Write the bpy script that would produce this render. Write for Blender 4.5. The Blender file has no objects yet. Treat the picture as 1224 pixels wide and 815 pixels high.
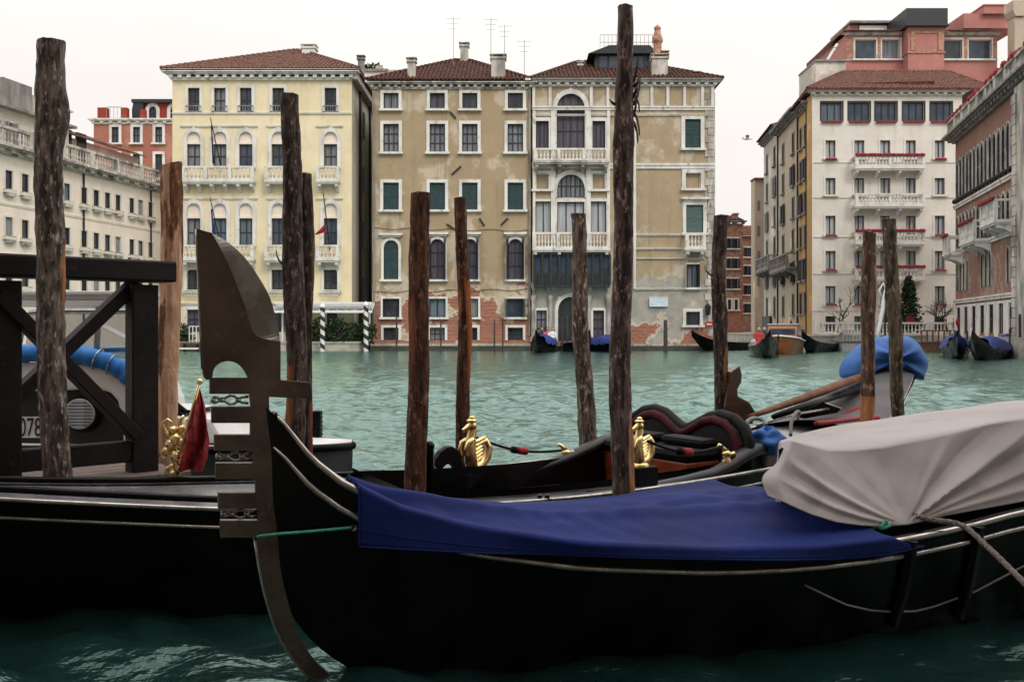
import bpy, bmesh, math, random
import numpy as np
from mathutils import Vector, Matrix
R = math.radians
random.seed(7); rng = np.random.default_rng(7)
SC = bpy.context.scene
COL = SC.collection

# ---------------------------------------------------------------- camera, sky, sun, exposure
H, HY, F, CX = 1.35, 393.0, 1190.0, 612.0
cam = bpy.data.cameras.new('camera'); camo = bpy.data.objects.new('camera', cam); COL.objects.link(camo)
camo.location = (0, 0, H); camo.rotation_euler = (R(90), 0, 0)
cam.lens = 35; cam.sensor_width = 36; cam.shift_y = -14.5/1224; cam.clip_start = .05; cam.clip_end = 3000
SC.camera = camo
SUN_EL, SUN_AZ = R(42), R(150)      # azimuth clockwise from +Y: the veiled sun stands behind and right of the viewer
w = bpy.data.worlds.new('World'); SC.world = w; w.use_nodes = True
nt = w.node_tree; nt.nodes.clear()
sky = nt.nodes.new('ShaderNodeTexSky'); sky.sky_type = 'NISHITA'; sky.sun_disc = False
sky.sun_elevation = SUN_EL; sky.sun_rotation = SUN_AZ; sky.dust_density = 4; sky.air_density = 1.5
hs = nt.nodes.new('ShaderNodeHueSaturation'); hs.inputs['Saturation'].default_value = .25
mx = nt.nodes.new('ShaderNodeMix'); mx.data_type = 'RGBA'; mx.inputs[0].default_value = .9
mx.inputs[7].default_value = (9.6, 9.1, 8.72, 1)       # the even cloud cover
bg = nt.nodes.new('ShaderNodeBackground'); bg.inputs[1].default_value = .101
wo = nt.nodes.new('ShaderNodeOutputWorld')
nt.links.new(sky.outputs[0], hs.inputs['Color']); nt.links.new(hs.outputs[0], mx.inputs[6])
tc = nt.nodes.new('ShaderNodeTexCoord'); sp = nt.nodes.new('ShaderNodeSeparateXYZ'); nt.links.new(tc.outputs['Generated'], sp.inputs[0])
gr = nt.nodes.new('ShaderNodeMapRange'); gr.interpolation_type = 'SMOOTHSTEP'; gr.inputs[1].default_value = .16; gr.inputs[2].default_value = .95; gr.inputs[3].default_value = 1; gr.inputs[4].default_value = 2.3; nt.links.new(sp.outputs[2], gr.inputs[0])
ml = nt.nodes.new('ShaderNodeVectorMath'); ml.operation = 'SCALE'; nt.links.new(mx.outputs[2], ml.inputs[0]); nt.links.new(gr.outputs[0], ml.inputs['Scale'])   # overcast: brighter overhead
cn = nt.nodes.new('ShaderNodeTexNoise'); cn.inputs['Scale'].default_value = 2.2; cn.inputs['Detail'].default_value = 4; cmap = nt.nodes.new('ShaderNodeMapping'); cmap.inputs['Scale'].default_value = (1, 1, 3.5)
nt.links.new(tc.outputs['Generated'], cmap.inputs[0]); nt.links.new(cmap.outputs[0], cn.inputs['Vector'])
cr_ = nt.nodes.new('ShaderNodeMapRange'); cr_.inputs[1].default_value = .3; cr_.inputs[2].default_value = .7; cr_.inputs[3].default_value = .94; cr_.inputs[4].default_value = 1.03; nt.links.new(cn.outputs['Fac'], cr_.inputs[0])
m2 = nt.nodes.new('ShaderNodeVectorMath'); m2.operation = 'SCALE'; nt.links.new(ml.outputs[0], m2.inputs[0]); nt.links.new(cr_.outputs[0], m2.inputs['Scale'])
nt.links.new(m2.outputs[0], bg.inputs[0]); nt.links.new(bg.outputs[0], wo.inputs[0])
sl = bpy.data.lights.new('sun', 'SUN'); sl.energy = 1.1; sl.angle = R(14); sl.color = (1, .96, .9)
so = bpy.data.objects.new('sun', sl); COL.objects.link(so)
sd = Vector((math.sin(SUN_AZ)*math.cos(SUN_EL), math.cos(SUN_AZ)*math.cos(SUN_EL), math.sin(SUN_EL)))
so.rotation_euler = sd.to_track_quat('Z', 'Y').to_euler()
vs = SC.view_settings; vs.view_transform = 'Standard'; vs.look = 'None'; vs.exposure = 0.12; vs.gamma = 1; vs.use_curve_mapping = False
SC.cycles.max_bounces = 6; SC.cycles.use_denoising = True

# ---------------------------------------------------------------- helpers
def at(px, py, Y):                       # a point of the place seen at (px, py) that stands Y metres away
    return Vector(((px-CX)*Y/F, Y, H+(HY-py)*Y/F))
def zat(py, Y): return H+(HY-py)*Y/F
class Plane:                             # an upright plane: origin, heading, x along it, z up
    def __init__(s, x0, y0, dx, dy):
        l = math.hypot(dx, dy); s.o = (x0, y0); s.d = (dx/l, dy/l); s.rot = math.atan2(dy, dx)
    def uz(s, px, py):
        rx = (px-CX)/F
        den = rx*s.d[1]-s.d[0]
        u = (s.o[0]-rx*s.o[1])/den
        Y = s.o[1]+u*s.d[1]
        return u, zat(py, Y)
    def w(s, u, z, off=0): return Vector((s.o[0]+u*s.d[0]-off*s.d[1], s.o[1]+u*s.d[1]+off*s.d[0], z))
    def p(s, px, py, off=0):
        u, z = s.uz(px, py); return s.w(u, z, off)

def tag(o, label=None, cat=None, group=None, kind=None):
    if label: o['label'] = label
    if cat: o['category'] = cat
    if group: o['group'] = group
    if kind: o['kind'] = kind
    return o
def empty(name, loc=(0, 0, 0), rz=0, label=None, cat=None, group=None):
    o = bpy.data.objects.new(name, None); COL.objects.link(o); o.location = loc; o.rotation_euler = (0, 0, rz)
    o.empty_display_size = .2
    return tag(o, label, cat, group)
def link(name, me, parent=None, loc=(0, 0, 0), rz=0):
    o = bpy.data.objects.new(name, me); COL.objects.link(o); o.location = loc; o.rotation_euler = (0, 0, rz)
    if parent: o.parent = parent
    return o
def copy_tree(o, parent=None):
    c = o.copy(); COL.objects.link(c)
    if parent: c.parent = parent
    for ch in [x for x in o.children]: copy_tree(ch, c)
    return c

class MB:
    def __init__(s): s.v = []; s.f = []; s.m = []; s.cm = 0
    def add(s, vs, fs):
        b = len(s.v); s.v += [tuple(x) for x in vs]; s.f += [tuple(i+b for i in f) for f in fs]; s.m += [s.cm]*len(fs); return s
    def box(s, x0, x1, y0, y1, z0, z1):
        return s.add([(x0,y0,z0),(x1,y0,z0),(x1,y1,z0),(x0,y1,z0),(x0,y0,z1),(x1,y0,z1),(x1,y1,z1),(x0,y1,z1)],
              [(0,3,2,1),(4,5,6,7),(0,1,5,4),(1,2,6,5),(2,3,7,6),(3,0,4,7)])
    def bar(s, a, b, wx, wy, up=(0, 0, 1), bev=0):          # a squared timber from a to b
        a = Vector(a); b = Vector(b); t = (b-a).normalized(); up = Vector(up)
        r = t.cross(up).normalized(); u = r.cross(t)
        if bev: prof = [(-.5*wx+bev,-.5*wy),(.5*wx-bev,-.5*wy),(.5*wx,-.5*wy+bev),(.5*wx,.5*wy-bev),(.5*wx-bev,.5*wy),(-.5*wx+bev,.5*wy),(-.5*wx,.5*wy-bev),(-.5*wx,-.5*wy+bev)]
        else: prof = [(-.5*wx,-.5*wy),(.5*wx,-.5*wy),(.5*wx,.5*wy),(-.5*wx,.5*wy)]
        n = len(prof)
        vs = [a+r*x+u*y for x, y in prof]+[b+r*x+u*y for x, y in prof]
        return s.add(vs, [(i,(i+1)%n,(i+1)%n+n,i+n) for i in range(n)]+[tuple(range(n))[::-1], tuple(range(n, 2*n))])
    def tube(s, pts, r, seg=8, cap=True, flat=1.0):
        pts = [Vector(p) for p in pts]; n = len(pts)
        rs = r if isinstance(r, (list, tuple, np.ndarray)) else [r]*n
        vs = []; prev = None
        for i, p in enumerate(pts):
            t = (pts[min(i+1, n-1)]-pts[max(i-1, 0)])
            if t.length < 1e-9: t = Vector((0, 0, 1))
            t.normalize()
            if prev is None:
                a = Vector((0, 0, 1)) if abs(t.z) < .9 else Vector((1, 0, 0))
                u = t.cross(a).normalized()
            else:
                u = (prev-t*prev.dot(t)).normalized()
            prev = u; v = t.cross(u)
            for k in range(seg):
                c = 2*math.pi*k/seg
                vs.append(p+u*math.cos(c)*rs[i]+v*math.sin(c)*rs[i]*flat)
        fs = [(i*seg+k, i*seg+(k+1)%seg, (i+1)*seg+(k+1)%seg, (i+1)*seg+k) for i in range(n-1) for k in range(seg)]
        if cap: fs += [tuple(range(seg))[::-1], tuple(range((n-1)*seg, n*seg))]
        return s.add(vs, fs)
    def lathe(s, prof, c=(0, 0, 0), seg=10):                # prof: (r, z)
        vs = [(c[0]+r*math.cos(2*math.pi*k/seg), c[1]+r*math.sin(2*math.pi*k/seg), c[2]+z) for r, z in prof for k in range(seg)]
        n = len(prof)
        fs = [(i*seg+k, i*seg+(k+1)%seg, (i+1)*seg+(k+1)%seg, (i+1)*seg+k) for i in range(n-1) for k in range(seg)]
        fs += [tuple(range(seg))[::-1], tuple(range((n-1)*seg, n*seg))]
        return s.add(vs, fs)
    def ball(s, c, r, seg=8, rings=5, sx=1, sy=1, sz=1):
        vs = []; 
        for i in range(rings+1):
            a = math.pi*i/rings
            for k in range(seg):
                b = 2*math.pi*k/seg
                vs.append((c[0]+sx*r*math.sin(a)*math.cos(b), c[1]+sy*r*math.sin(a)*math.sin(b), c[2]+sz*r*math.cos(a)))
        return s.add(vs, [(i*seg+k, (i+1)*seg+k, (i+1)*seg+(k+1)%seg, i*seg+(k+1)%seg) for i in range(rings) for k in range(seg)])
    def grid(s, fn, nu, nv, close=False):
        vs = [fn(i/nu, j/nv) for i in range(nu+1) for j in range(nv+1)]
        return s.add(vs, [(i*(nv+1)+j, (i+1)*(nv+1)+j, (i+1)*(nv+1)+j+1, i*(nv+1)+j+1) for i in range(nu) for j in range(nv)])
    def prism(s, poly, fn, t0, t1):                         # 2D outline -> fn(a, b, t): solid between t0 and t1
        n = len(poly)
        vs = [fn(a, b, t0) for a, b in poly]+[fn(a, b, t1) for a, b in poly]
        return s.add(vs, [tuple(range(n)), tuple(range(n, 2*n))[::-1]]+[(i, i+n, (i+1)%n+n, (i+1)%n) for i in range(n)])
    def mesh(s, name, mats, smooth=False, bevel=0, merge=0, angle=None):
        me = bpy.data.meshes.new(name); me.from_pydata(s.v, [], s.f)
        if not isinstance(mats, (list, tuple)): mats = [mats]
        for m in mats: me.materials.append(m)
        if len(mats) > 1: me.polygons.foreach_set('material_index', s.m)
        bm = bmesh.new(); bm.from_mesh(me)
        if merge: bmesh.ops.remove_doubles(bm, verts=bm.verts, dist=merge)
        if any(len(f.verts) > 8 for f in bm.faces):
            bmesh.ops.triangulate(bm, faces=[f for f in bm.faces if len(f.verts) > 8])
        bmesh.ops.recalc_face_normals(bm, faces=bm.faces)
        if bevel:
            bmesh.ops.bevel(bm, geom=[e for e in bm.edges if len(e.link_faces) == 2 and e.calc_face_angle(0) > .5], offset=bevel, segments=2, affect='EDGES', profile=.6)
        bm.to_mesh(me); bm.free()
        if smooth:
            me.polygons.foreach_set('use_smooth', [True]*len(me.polygons))
            if angle: me.set_sharp_from_angle(angle=R(angle))
        me.update(); return me
    def build(s, name, mats, parent=None, smooth=False, bevel=0, merge=0, loc=(0, 0, 0), rz=0, angle=None):
        return link(name, s.mesh(name, mats, smooth, bevel, merge, angle), parent, loc, rz)

# ---------------------------------------------------------------- materials
MATS = {}
def mat(name, base, rough=.7, metal=0, spec=.4, c2=None, scale=3, lo=.4, hi=.65, stretch=(1, 1, 1), bump=0, bscale=20, bstretch=None,
        c3=None, scale3=12, lo3=.5, hi3=.7, coat=0, rvar=0, coord='pos', detail=5, sheen=0):
    if name in MATS: return MATS[name]
    m = bpy.data.materials.new(name); m.use_nodes = True; n = m.node_tree; b = n.nodes['Principled BSDF']; L = n.links.new
    b.inputs['Roughness'].default_value = rough; b.inputs['Metallic'].default_value = metal
    b.inputs['Specular IOR Level'].default_value = spec; b.inputs['Coat Weight'].default_value = coat; b.inputs['Coat Roughness'].default_value = .12
    b.inputs['Base Color'].default_value = (*base, 1)
    if sheen: b.inputs['Sheen Weight'].default_value = sheen
    if coord == 'pos': src = n.nodes.new('ShaderNodeNewGeometry').outputs['Position']
    else: src = n.nodes.new('ShaderNodeTexCoord').outputs['Object']
    def noise(sc, st, det=detail, off=0):
        mp = n.nodes.new('ShaderNodeMapping'); mp.inputs['Scale'].default_value = st; mp.inputs['Location'].default_value = (off, off*.7, off*.3)
        L(src, mp.inputs[0]); t = n.nodes.new('ShaderNodeTexNoise'); t.inputs['Scale'].default_value = sc; t.inputs['Detail'].default_value = det
        L(mp.outputs[0], t.inputs['Vector']); return t.outputs['Fac']
    def ramp(s, lo, hi):
        r = n.nodes.new('ShaderNodeMapRange'); r.inputs[1].default_value = lo; r.inputs[2].default_value = hi; L(s, r.inputs[0]); return r.outputs[0]
    def mix(f, a, c):
        x = n.nodes.new('ShaderNodeMix'); x.data_type = 'RGBA'
        if hasattr(f, 'links'): L(f, x.inputs[0])
        else: x.inputs[0].default_value = f
        for i, q in ((6, a), (7, c)):
            if hasattr(q, 'links'): L(q, x.inputs[i])
            else: x.inputs[i].default_value = (*q, 1)
        return x.outputs[2]
    m['h'] = 1
    cur = base
    if c2: 
        f = ramp(noise(scale, stretch), lo, hi); cur = mix(f, cur, c2)
        if rvar:
            rr = n.nodes.new('ShaderNodeMapRange'); rr.inputs[3].default_value = rough-rvar; rr.inputs[4].default_value = rough+rvar; L(f, rr.inputs[0]); L(rr.outputs[0], b.inputs['Roughness'])
    if c3: cur = mix(ramp(noise(scale3, stretch, off=7.3), lo3, hi3), cur, c3)
    if hasattr(cur, 'links'): L(cur, b.inputs['Base Color'])
    if bump:
        bp = n.nodes.new('ShaderNodeBump'); bp.inputs['Strength'].default_value = bump; bp.inputs['Distance'].default_value = .02
        L(noise(bscale, bstretch or stretch), bp.inputs['Height']); L(bp.outputs[0], b.inputs['Normal'])
    MATS[name] = m; return m

def stucco(name, base, pale=None, dark=None, brick=0, brick_top=6.0, streak=.35, patch=(.56, .64), pscale=.35, patch_amt=1.0, low=None):
    """weathered plaster: broad pale repairs, thin vertical runs, brick laid bare low down"""
    m = bpy.data.materials.new(name); m.use_nodes = True; n = m.node_tree; b = n.nodes['Principled BSDF']; L = n.links.new
    b.inputs['Roughness'].default_value = .9; b.inputs['Specular IOR Level'].default_value = .15
    g = n.nodes.new('ShaderNodeNewGeometry').outputs['Position']
    def noise(sc, st=(1, 1, 1), off=0, det=6):
        mp = n.nodes.new('ShaderNodeMapping'); mp.inputs['Scale'].default_value = st; mp.inputs['Location'].default_value = (off, off, off)
        L(g, mp.inputs[0]); t = n.nodes.new('ShaderNodeTexNoise'); t.inputs['Scale'].default_value = sc; t.inputs['Detail'].default_value = det; t.inputs['Roughness'].default_value = .62
        L(mp.outputs[0], t.inputs['Vector']); return t.outputs['Fac']
    def rng_(s, lo, hi, a=0, c=1):
        r = n.nodes.new('ShaderNodeMapRange'); r.inputs[1].default_value = lo; r.inputs[2].default_value = hi; r.inputs[3].default_value = a; r.inputs[4].default_value = c; L(s, r.inputs[0]); return r.outputs[0]
    def mix(f, a, c):
        x = n.nodes.new('ShaderNodeMix'); x.data_type = 'RGBA'; L(f, x.inputs[0])
        for i, q in ((6, a), (7, c)):
            if hasattr(q, 'links'): L(q, x.inputs[i])
            else: x.inputs[i].default_value = (*q, 1)
        return x.outputs[2]
    def math_(op, a, c):
        x = n.nodes.new('ShaderNodeMath'); x.operation = op
        for i, q in ((0, a), (1, c)):
            if hasattr(q, 'links'): L(q, x.inputs[i])
            else: x.inputs[i].default_value = q
        return x.outputs[0]
    pale = pale or tuple(min(.85, c*1.35+.03) for c in base); dark = dark or tuple(c*.62 for c in base)
    cur = mix(rng_(noise(.9), .35, .7), base, tuple(c*.86 for c in base))
    cur = mix(rng_(noise(pscale, (1, 1, .8), 3.1), patch[0], patch[1], 0, patch_amt), cur, pale)
    cur = mix(rng_(noise(1.0, (2.2, 2.2, .16), 9.7), .53, .78, 0, streak), cur, dark)
    cur = mix(rng_(noise(2.6, (1, 1, 1), 5.1), .6, .75, 0, .35), cur, dark)
    sx = None
    if low:
        sx = n.nodes.new('ShaderNodeSeparateXYZ'); L(g, sx.inputs[0]); zz = math_('ADD', sx.outputs[2], rng_(noise(1.2, (1, 1, 1), 4.4), .3, .7, -.5, .5)); cur = mix(rng_(zz, low[1]+.06, low[1]-.06), cur, mix(rng_(noise(1.6), .4, .65), low[0], tuple(v*.72 for v in low[0])))
    if brick:
        if not sx: sx = n.nodes.new('ShaderNodeSeparateXYZ'); L(g, sx.inputs[0])
        cb = n.nodes.new('ShaderNodeCombineXYZ'); L(math_('ADD', sx.outputs[0], sx.outputs[1]), cb.inputs[0]); L(sx.outputs[2], cb.inputs[1])
        bt = n.nodes.new('ShaderNodeTexBrick'); L(cb.outputs[0], bt.inputs['Vector'])
        bt.inputs['Color1'].default_value = (.22, .055, .032, 1); bt.inputs['Color2'].default_value = (.34, .12, .07, 1); bt.inputs['Mortar'].default_value = (.33, .25, .2, 1)
        bt.inputs['Scale'].default_value = 1; bt.inputs['Brick Width'].default_value = .28; bt.inputs['Row Height'].default_value = .09; bt.inputs['Mortar Size'].default_value = .012
        zf = rng_(sx.outputs[2], 0, brick_top, .26*brick, -.26)
        ff = math_('ADD', noise(.5, (1, 1, 1.1), 1.7), zf)
        edge = mix(rng_(ff, .52, .56), cur, pale)
        cur = mix(rng_(ff, .57, .6), edge, bt.outputs['Color'])
    L(cur, b.inputs['Base Color'])
    bp = n.nodes.new('ShaderNodeBump'); bp.inputs['Strength'].default_value = .35; bp.inputs['Distance'].default_value = .03
    L(noise(6, (1, 1, 1), 2), bp.inputs['Height']); L(bp.outputs[0], b.inputs['Normal'])
    return m

M = {}
M['black'] = mat('black_lacquer', (.0022, .0022, .0026), .26, spec=.14, c2=(.004, .0038, .0038), scale=4, rvar=.08, bump=.06, bscale=7)
M['deck'] = mat('deck_lacquer', (.022, .022, .027), .3, spec=.7, c2=(.03, .03, .034), scale=2.2, rvar=.08, coat=.5, bump=.05, bscale=9, c3=(.05, .045, .04), scale3=30, lo3=.62, hi3=.75)
M['sky_sheen_deck'] = mat('sky_sheen_grey', (.13, .13, .15), .28, spec=.6, c2=(.09, .09, .105), scale=1.6, rvar=.08, c3=(.03, .028, .03), scale3=24, lo3=.63, hi3=.72)  # grey base paints the sky's sheen onto the black foredeck
M['silver'] = mat('silver_trim', (.5, .48, .45), .3, metal=.9, c2=(.3, .27, .24), scale=14, rvar=.1)
M['steel'] = mat('worn_steel', (.10, .075, .06), .32, metal=.5, spec=.5, c2=(.042, .026, .018), scale=5, lo=.35, hi=.68, rvar=.1, c3=(.14, .09, .06), scale3=34, lo3=.58, hi3=.8, bump=.07, bscale=40)
M['highlit_edge'] = mat('highlit_edge_steel', (.27, .265, .235), .33, metal=.6, c2=(.12, .105, .09), scale=7, lo=.4, hi=.62, rvar=.1)  # polished bevel, base lightened to paint in its highlight
M['bright'] = mat('polished_steel', (.4, .4, .37), .2, metal=.9, c2=(.2, .19, .17), scale=8, rvar=.06)
M['gold'] = mat('polished_brass', (.95, .77, .40), .3, metal=1, c2=(.8, .58, .24), scale=25, rvar=.08)
M['blue_tarp'] = mat('blue_canvas', (.006, .017, .125), .75, spec=.2, c2=(.004, .011, .085), scale=2.5, bump=.3, bscale=14, c3=(.012, .024, .125), scale3=9, lo3=.6, hi3=.8)
M['light_blue'] = mat('light_blue_canvas', (.035, .14, .42), .6, spec=.3, c2=(.02, .085, .3), scale=3, bump=.2, bscale=12)
M['roll_blue'] = mat('cyan_blue_canvas', (.03, .2, .56), .6, spec=.3, c2=(.02, .13, .42), scale=6, bump=.25, bscale=14)
M['far_blue'] = mat('far_blue_canvas', (.02, .045, .22), .7, c2=(.012, .025, .13), scale=2, bump=.3, bscale=5)
M['grey_tarp'] = mat('grey_canvas', (.41, .375, .375), .85, spec=.15, c2=(.35, .318, .32), scale=1.8, bump=.06, bscale=26, c3=(.29, .265, .265), scale3=6, lo3=.58, hi3=.8)
M['rope'] = mat('hemp_rope', (.2, .17, .15), .95, c2=(.09, .07, .07), scale=60, bump=.6, bscale=90)
M['green_rope'] = mat('green_cord', (.03, .3, .2), .6, c2=(.1, .42, .33), scale=60)
M['darkwood'] = mat('tarred_timber', (.008, .0062, .006), .7, spec=.25, c2=(.016, .0125, .011), scale=3, bump=.18, bscale=30, c3=(.03, .023, .02), scale3=14, lo3=.6, hi3=.75)
M['plank'] = mat('weathered_plank', (.13, .095, .08), .8, c2=(.2, .155, .135), scale=6, stretch=(.6, 6, 1), bump=.3, bscale=12)
M['redwood'] = mat('red_mahogany', (.26, .055, .02), .35, c2=(.17, .03, .012), scale=10, stretch=(1, 1, 5), coat=.4)
M['oarwood'] = mat('varnished_beech', (.17, .06, .02), .6, spec=.2, c2=(.09, .032, .012), scale=9, stretch=(1, 1, 1))
M['forcola'] = mat('walnut', (.055, .028, .018), .35, c2=(.09, .04, .024), scale=9, coat=.5)
M['leather'] = mat('black_leather', (.005, .005, .006), .55, spec=.13, c2=(.008, .008, .009), scale=12, bump=.15, bscale=60)
M['satin'] = mat('satin_black_wood', (.010, .010, .012), .34, spec=.4, c2=(.016, .016, .019), scale=6, bump=.06, bscale=20)
M['maroon'] = mat('maroon_leather', (.05, .003, .006), .55, spec=.12, c2=(.03, .002, .004), scale=10, bump=.12, bscale=50)
M['red'] = mat('red_cloth', (.36, .015, .02), .7, c2=(.22, .01, .015), scale=14)
M['flagred'] = mat('crimson_flag', (.32, .024, .03), .8, c2=(.17, .012, .018), scale=26, c3=(.42, .10, .07), scale3=40, lo3=.6, hi3=.68, bump=.2, bscale=40)
M['white'] = mat('white_paint', (.7, .7, .69), .45, c2=(.55, .54, .52), scale=3, lo=.5, hi=.8)
M['boatgrey'] = mat('grey_hull_paint', (.16, .165, .17), .4, c2=(.1, .1, .11), scale=2)
M['olive'] = mat('dark_olive_paint', (.022, .021, .016), .45, c2=(.03, .028, .022), scale=2)
M['stone'] = mat('istrian_stone', (.66, .645, .61), .8, c2=(.46, .44, .405), scale=1.6, lo=.45, hi=.72, stretch=(1, 1, .5), c3=(.2, .185, .16), scale3=3.2, lo3=.6, hi3=.78, bump=.2, bscale=8)
M['oldstone'] = mat('weathered_stone', (.46, .43, .38), .85, c2=(.15, .14, .125), scale=1.3, lo=.42, hi=.66, stretch=(1, 1, .35), c3=(.62, .6, .56), scale3=2.5, lo3=.55, hi3=.7, bump=.3, bscale=7)
M['greystone'] = mat('grey_stone', (.26, .25, .235), .85, c2=(.14, .13, .12), scale=2, stretch=(1, 1, .4), bump=.2, bscale=6)
M['wetstone'] = mat('algae_stone', (.05, .05, .04), .6, c2=(.018, .022, .016), scale=2, stretch=(1, 1, 3), bump=.3, bscale=8)
M['quaystone'] = mat('quay_stone', (.42, .39, .34), .85, c2=(.26, .24, .2), scale=1.2, c3=(.12, .115, .1), scale3=4, lo3=.58, hi3=.72, bump=.3, bscale=6)
M['glass'] = mat('window_glass', (.022, .026, .034), .12, spec=.35, c2=(.05, .055, .065), scale=1.4, rvar=.05)
M['glass_b'] = mat('blue_window_glass', (.03, .045, .07), .1, spec=.4, c2=(.06, .075, .1), scale=1.1, rvar=.04)
M['curtain'] = mat('grey_mauve_curtain', (.085, .075, .1), .6, c2=(.045, .04, .055), scale=5, stretch=(3, 3, .12))
M['palecurtain'] = mat('pale_curtain', (.42, .44, .46), .7, c2=(.25, .27, .29), scale=4, stretch=(4, 4, .1))
M['bluecurtain'] = mat('blue_grey_curtain', (.12, .16, .2), .6, c2=(.05, .07, .095), scale=4, stretch=(4, 4, .1))
M['sheer'] = mat('net_curtain', (.2, .21, .23), .7, c2=(.1, .105, .12), scale=4, stretch=(4, 4, .1))
M['green_sh'] = mat('green_shutter_paint', (.008, .03, .034), .6, c2=(.013, .042, .045), scale=3, bump=.9, bscale=9, bstretch=(.1, .1, 3))
M['dark_sh'] = mat('dark_shutter_paint', (.011, .016, .026), .6, c2=(.017, .024, .035), scale=3)
M['grey_sh'] = mat('grey_shutter_paint', (.25, .26, .27), .7, c2=(.19, .2, .21), scale=3, bump=.8, bscale=9, bstretch=(.1, .1, 3))
M['oldgreen'] = mat('old_green_paint', (.05, .1, .09), .7, c2=(.09, .13, .12), scale=4, stretch=(1, 1, 4))
M['loggia'] = mat('dark_green_joinery', (.012, .017, .018), .6, c2=(.022, .03, .03), scale=3)
M['sash'] = mat('dark_sash', (.02, .02, .026), .5)
M['whitesash'] = mat('white_sash', (.5, .5, .49), .6)
M['iron'] = mat('wrought_iron', (.012, .012, .012), .6)
M['foliage'] = mat('dark_leaves', (.012, .026, .010), .6, c2=(.03, .05, .018), scale=2.5, spec=.2)
M['foliage2'] = mat('hedge_leaves', (.014, .03, .012), .6, c2=(.035, .06, .022), scale=3, spec=.2)
M['bark'] = mat('tree_bark', (.035, .03, .026), .9, c2=(.06, .05, .045), scale=9)
M['redawn'] = mat('red_awning', (.3, .02, .02), .75, c2=(.2, .012, .014), scale=3)
M['flowers'] = mat('red_geraniums', (.26, .016, .03), .8, c2=(.04, .05, .02), scale=4, lo=.55, hi=.62)
M['signblue'] = mat('pale_blue_sign', (.4, .52, .6), .6, c2=(.6, .68, .72), scale=2.2, stretch=(1, 1, 8))
M['signred'] = mat('red_sign_paint', (.45, .03, .03), .5)
M['skin'] = mat('skin', (.4, .24, .17), .6)
M['coat_dark'] = mat('dark_coat', (.02, .02, .03), .8); M['coat_pink'] = mat('pink_coat', (.5, .09, .16), .8); M['coat_white'] = mat('white_coat', (.6, .6, .6), .8); M['coat_red'] = mat('red_coat', (.3, .03, .03), .8)
M['hair'] = mat('dark_hair', (.03, .02, .015), .7)
M['taxi'] = mat('varnished_taxi', (.24, .085, .03), .35, c2=(.16, .055, .018), scale=3, stretch=(.4, .4, 5), coat=.2)
M['brick_chim'] = mat('chimney_brick', (.3, .13, .085), .9, c2=(.42, .27, .2), scale=4, bump=.4, bscale=8)
M['quaybrick'] = mat('weathered_hull_wood', (.12, .055, .035), .8, c2=(.2, .1, .065), scale=4)
def tile_mat(name, a, b2, c):
    return mat(name, a, .9, spec=.1, c2=b2, scale=2.6, lo=.38, hi=.66, c3=c, scale3=7, lo3=.55, hi3=.7, bump=.6, bscale=9)
M['tiles'] = tile_mat('clay_tiles', (.155, .078, .06), (.09, .043, .034), (.24, .145, .115))
M['oldtiles'] = tile_mat('dark_clay_tiles', (.085, .038, .03), (.042, .021, .017), (.15, .085, .064))
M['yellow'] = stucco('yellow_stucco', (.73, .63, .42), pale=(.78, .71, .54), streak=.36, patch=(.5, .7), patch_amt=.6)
M['yellowside'] = stucco('streaked_side_stucco', (.55, .5, .4), pale=(.62, .58, .49), dark=(.12, .11, .09), streak=.9, patch=(.45, .6))  # greyer than the front, with dark vertical streaks
M['tan'] = stucco('tan_stucco', (.37, .285, .18), pale=(.52, .445, .35), dark=(.2, .15, .095), brick=.85, brick_top=10, streak=.75, patch=(.53, .6), pscale=.5, patch_amt=.75)
M['tan2'] = stucco('tan_grey_stucco', (.385, .30, .195), pale=(.52, .46, .38), dark=(.2, .155, .1), brick=.62, brick_top=5, low=((.36, .34, .3), 4.6), streak=.75, patch=(.53, .6), pscale=.55, patch_amt=.7)
M['cream'] = stucco('cream_stucco', (.76, .67, .57), pale=(.78, .72, .65), streak=.2, patch=(.5, .7), patch_amt=.5)
M['creamup'] = stucco('pale_cream_stucco', (.66, .6, .52), pale=(.7, .66, .6), streak=.25)
M['redst'] = stucco('salmon_stucco', (.35, .145, .105), pale=(.41, .2, .15), streak=.2)
M['redbrick'] = stucco('dark_red_plaster', (.27, .05, .035), pale=(.3, .08, .06), streak=.3)
M['hotel'] = stucco('off_white_stucco', (.68, .64, .58), pale=(.74, .71, .67), dark=(.42, .39, .35), streak=.45, patch=(.45, .7), patch_amt=.6)
M['pink'] = stucco('rose_stucco', (.42, .185, .165), pale=(.48, .24, .215), streak=.25)
M['palepink'] = stucco('pale_rose_stucco', (.6, .42, .38), streak=.2)
M['ochre'] = stucco('ochre_stucco', (.52, .33, .15), streak=.3)
M['beige'] = stucco('beige_stucco', (.46, .385, .30), streak=.3)
M['greige'] = stucco('grey_beige_stucco', (.45, .415, .37), streak=.35)
M['gothic'] = stucco('russet_stucco', (.27, .15, .12), pale=(.33, .26, .21), dark=(.09, .055, .042), brick=.35, brick_top=14, streak=.5)
M['brown'] = stucco('brown_brick_wall', (.25, .15, .1), pale=(.34, .25, .19), brick=1, brick_top=30, streak=.4)

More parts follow.
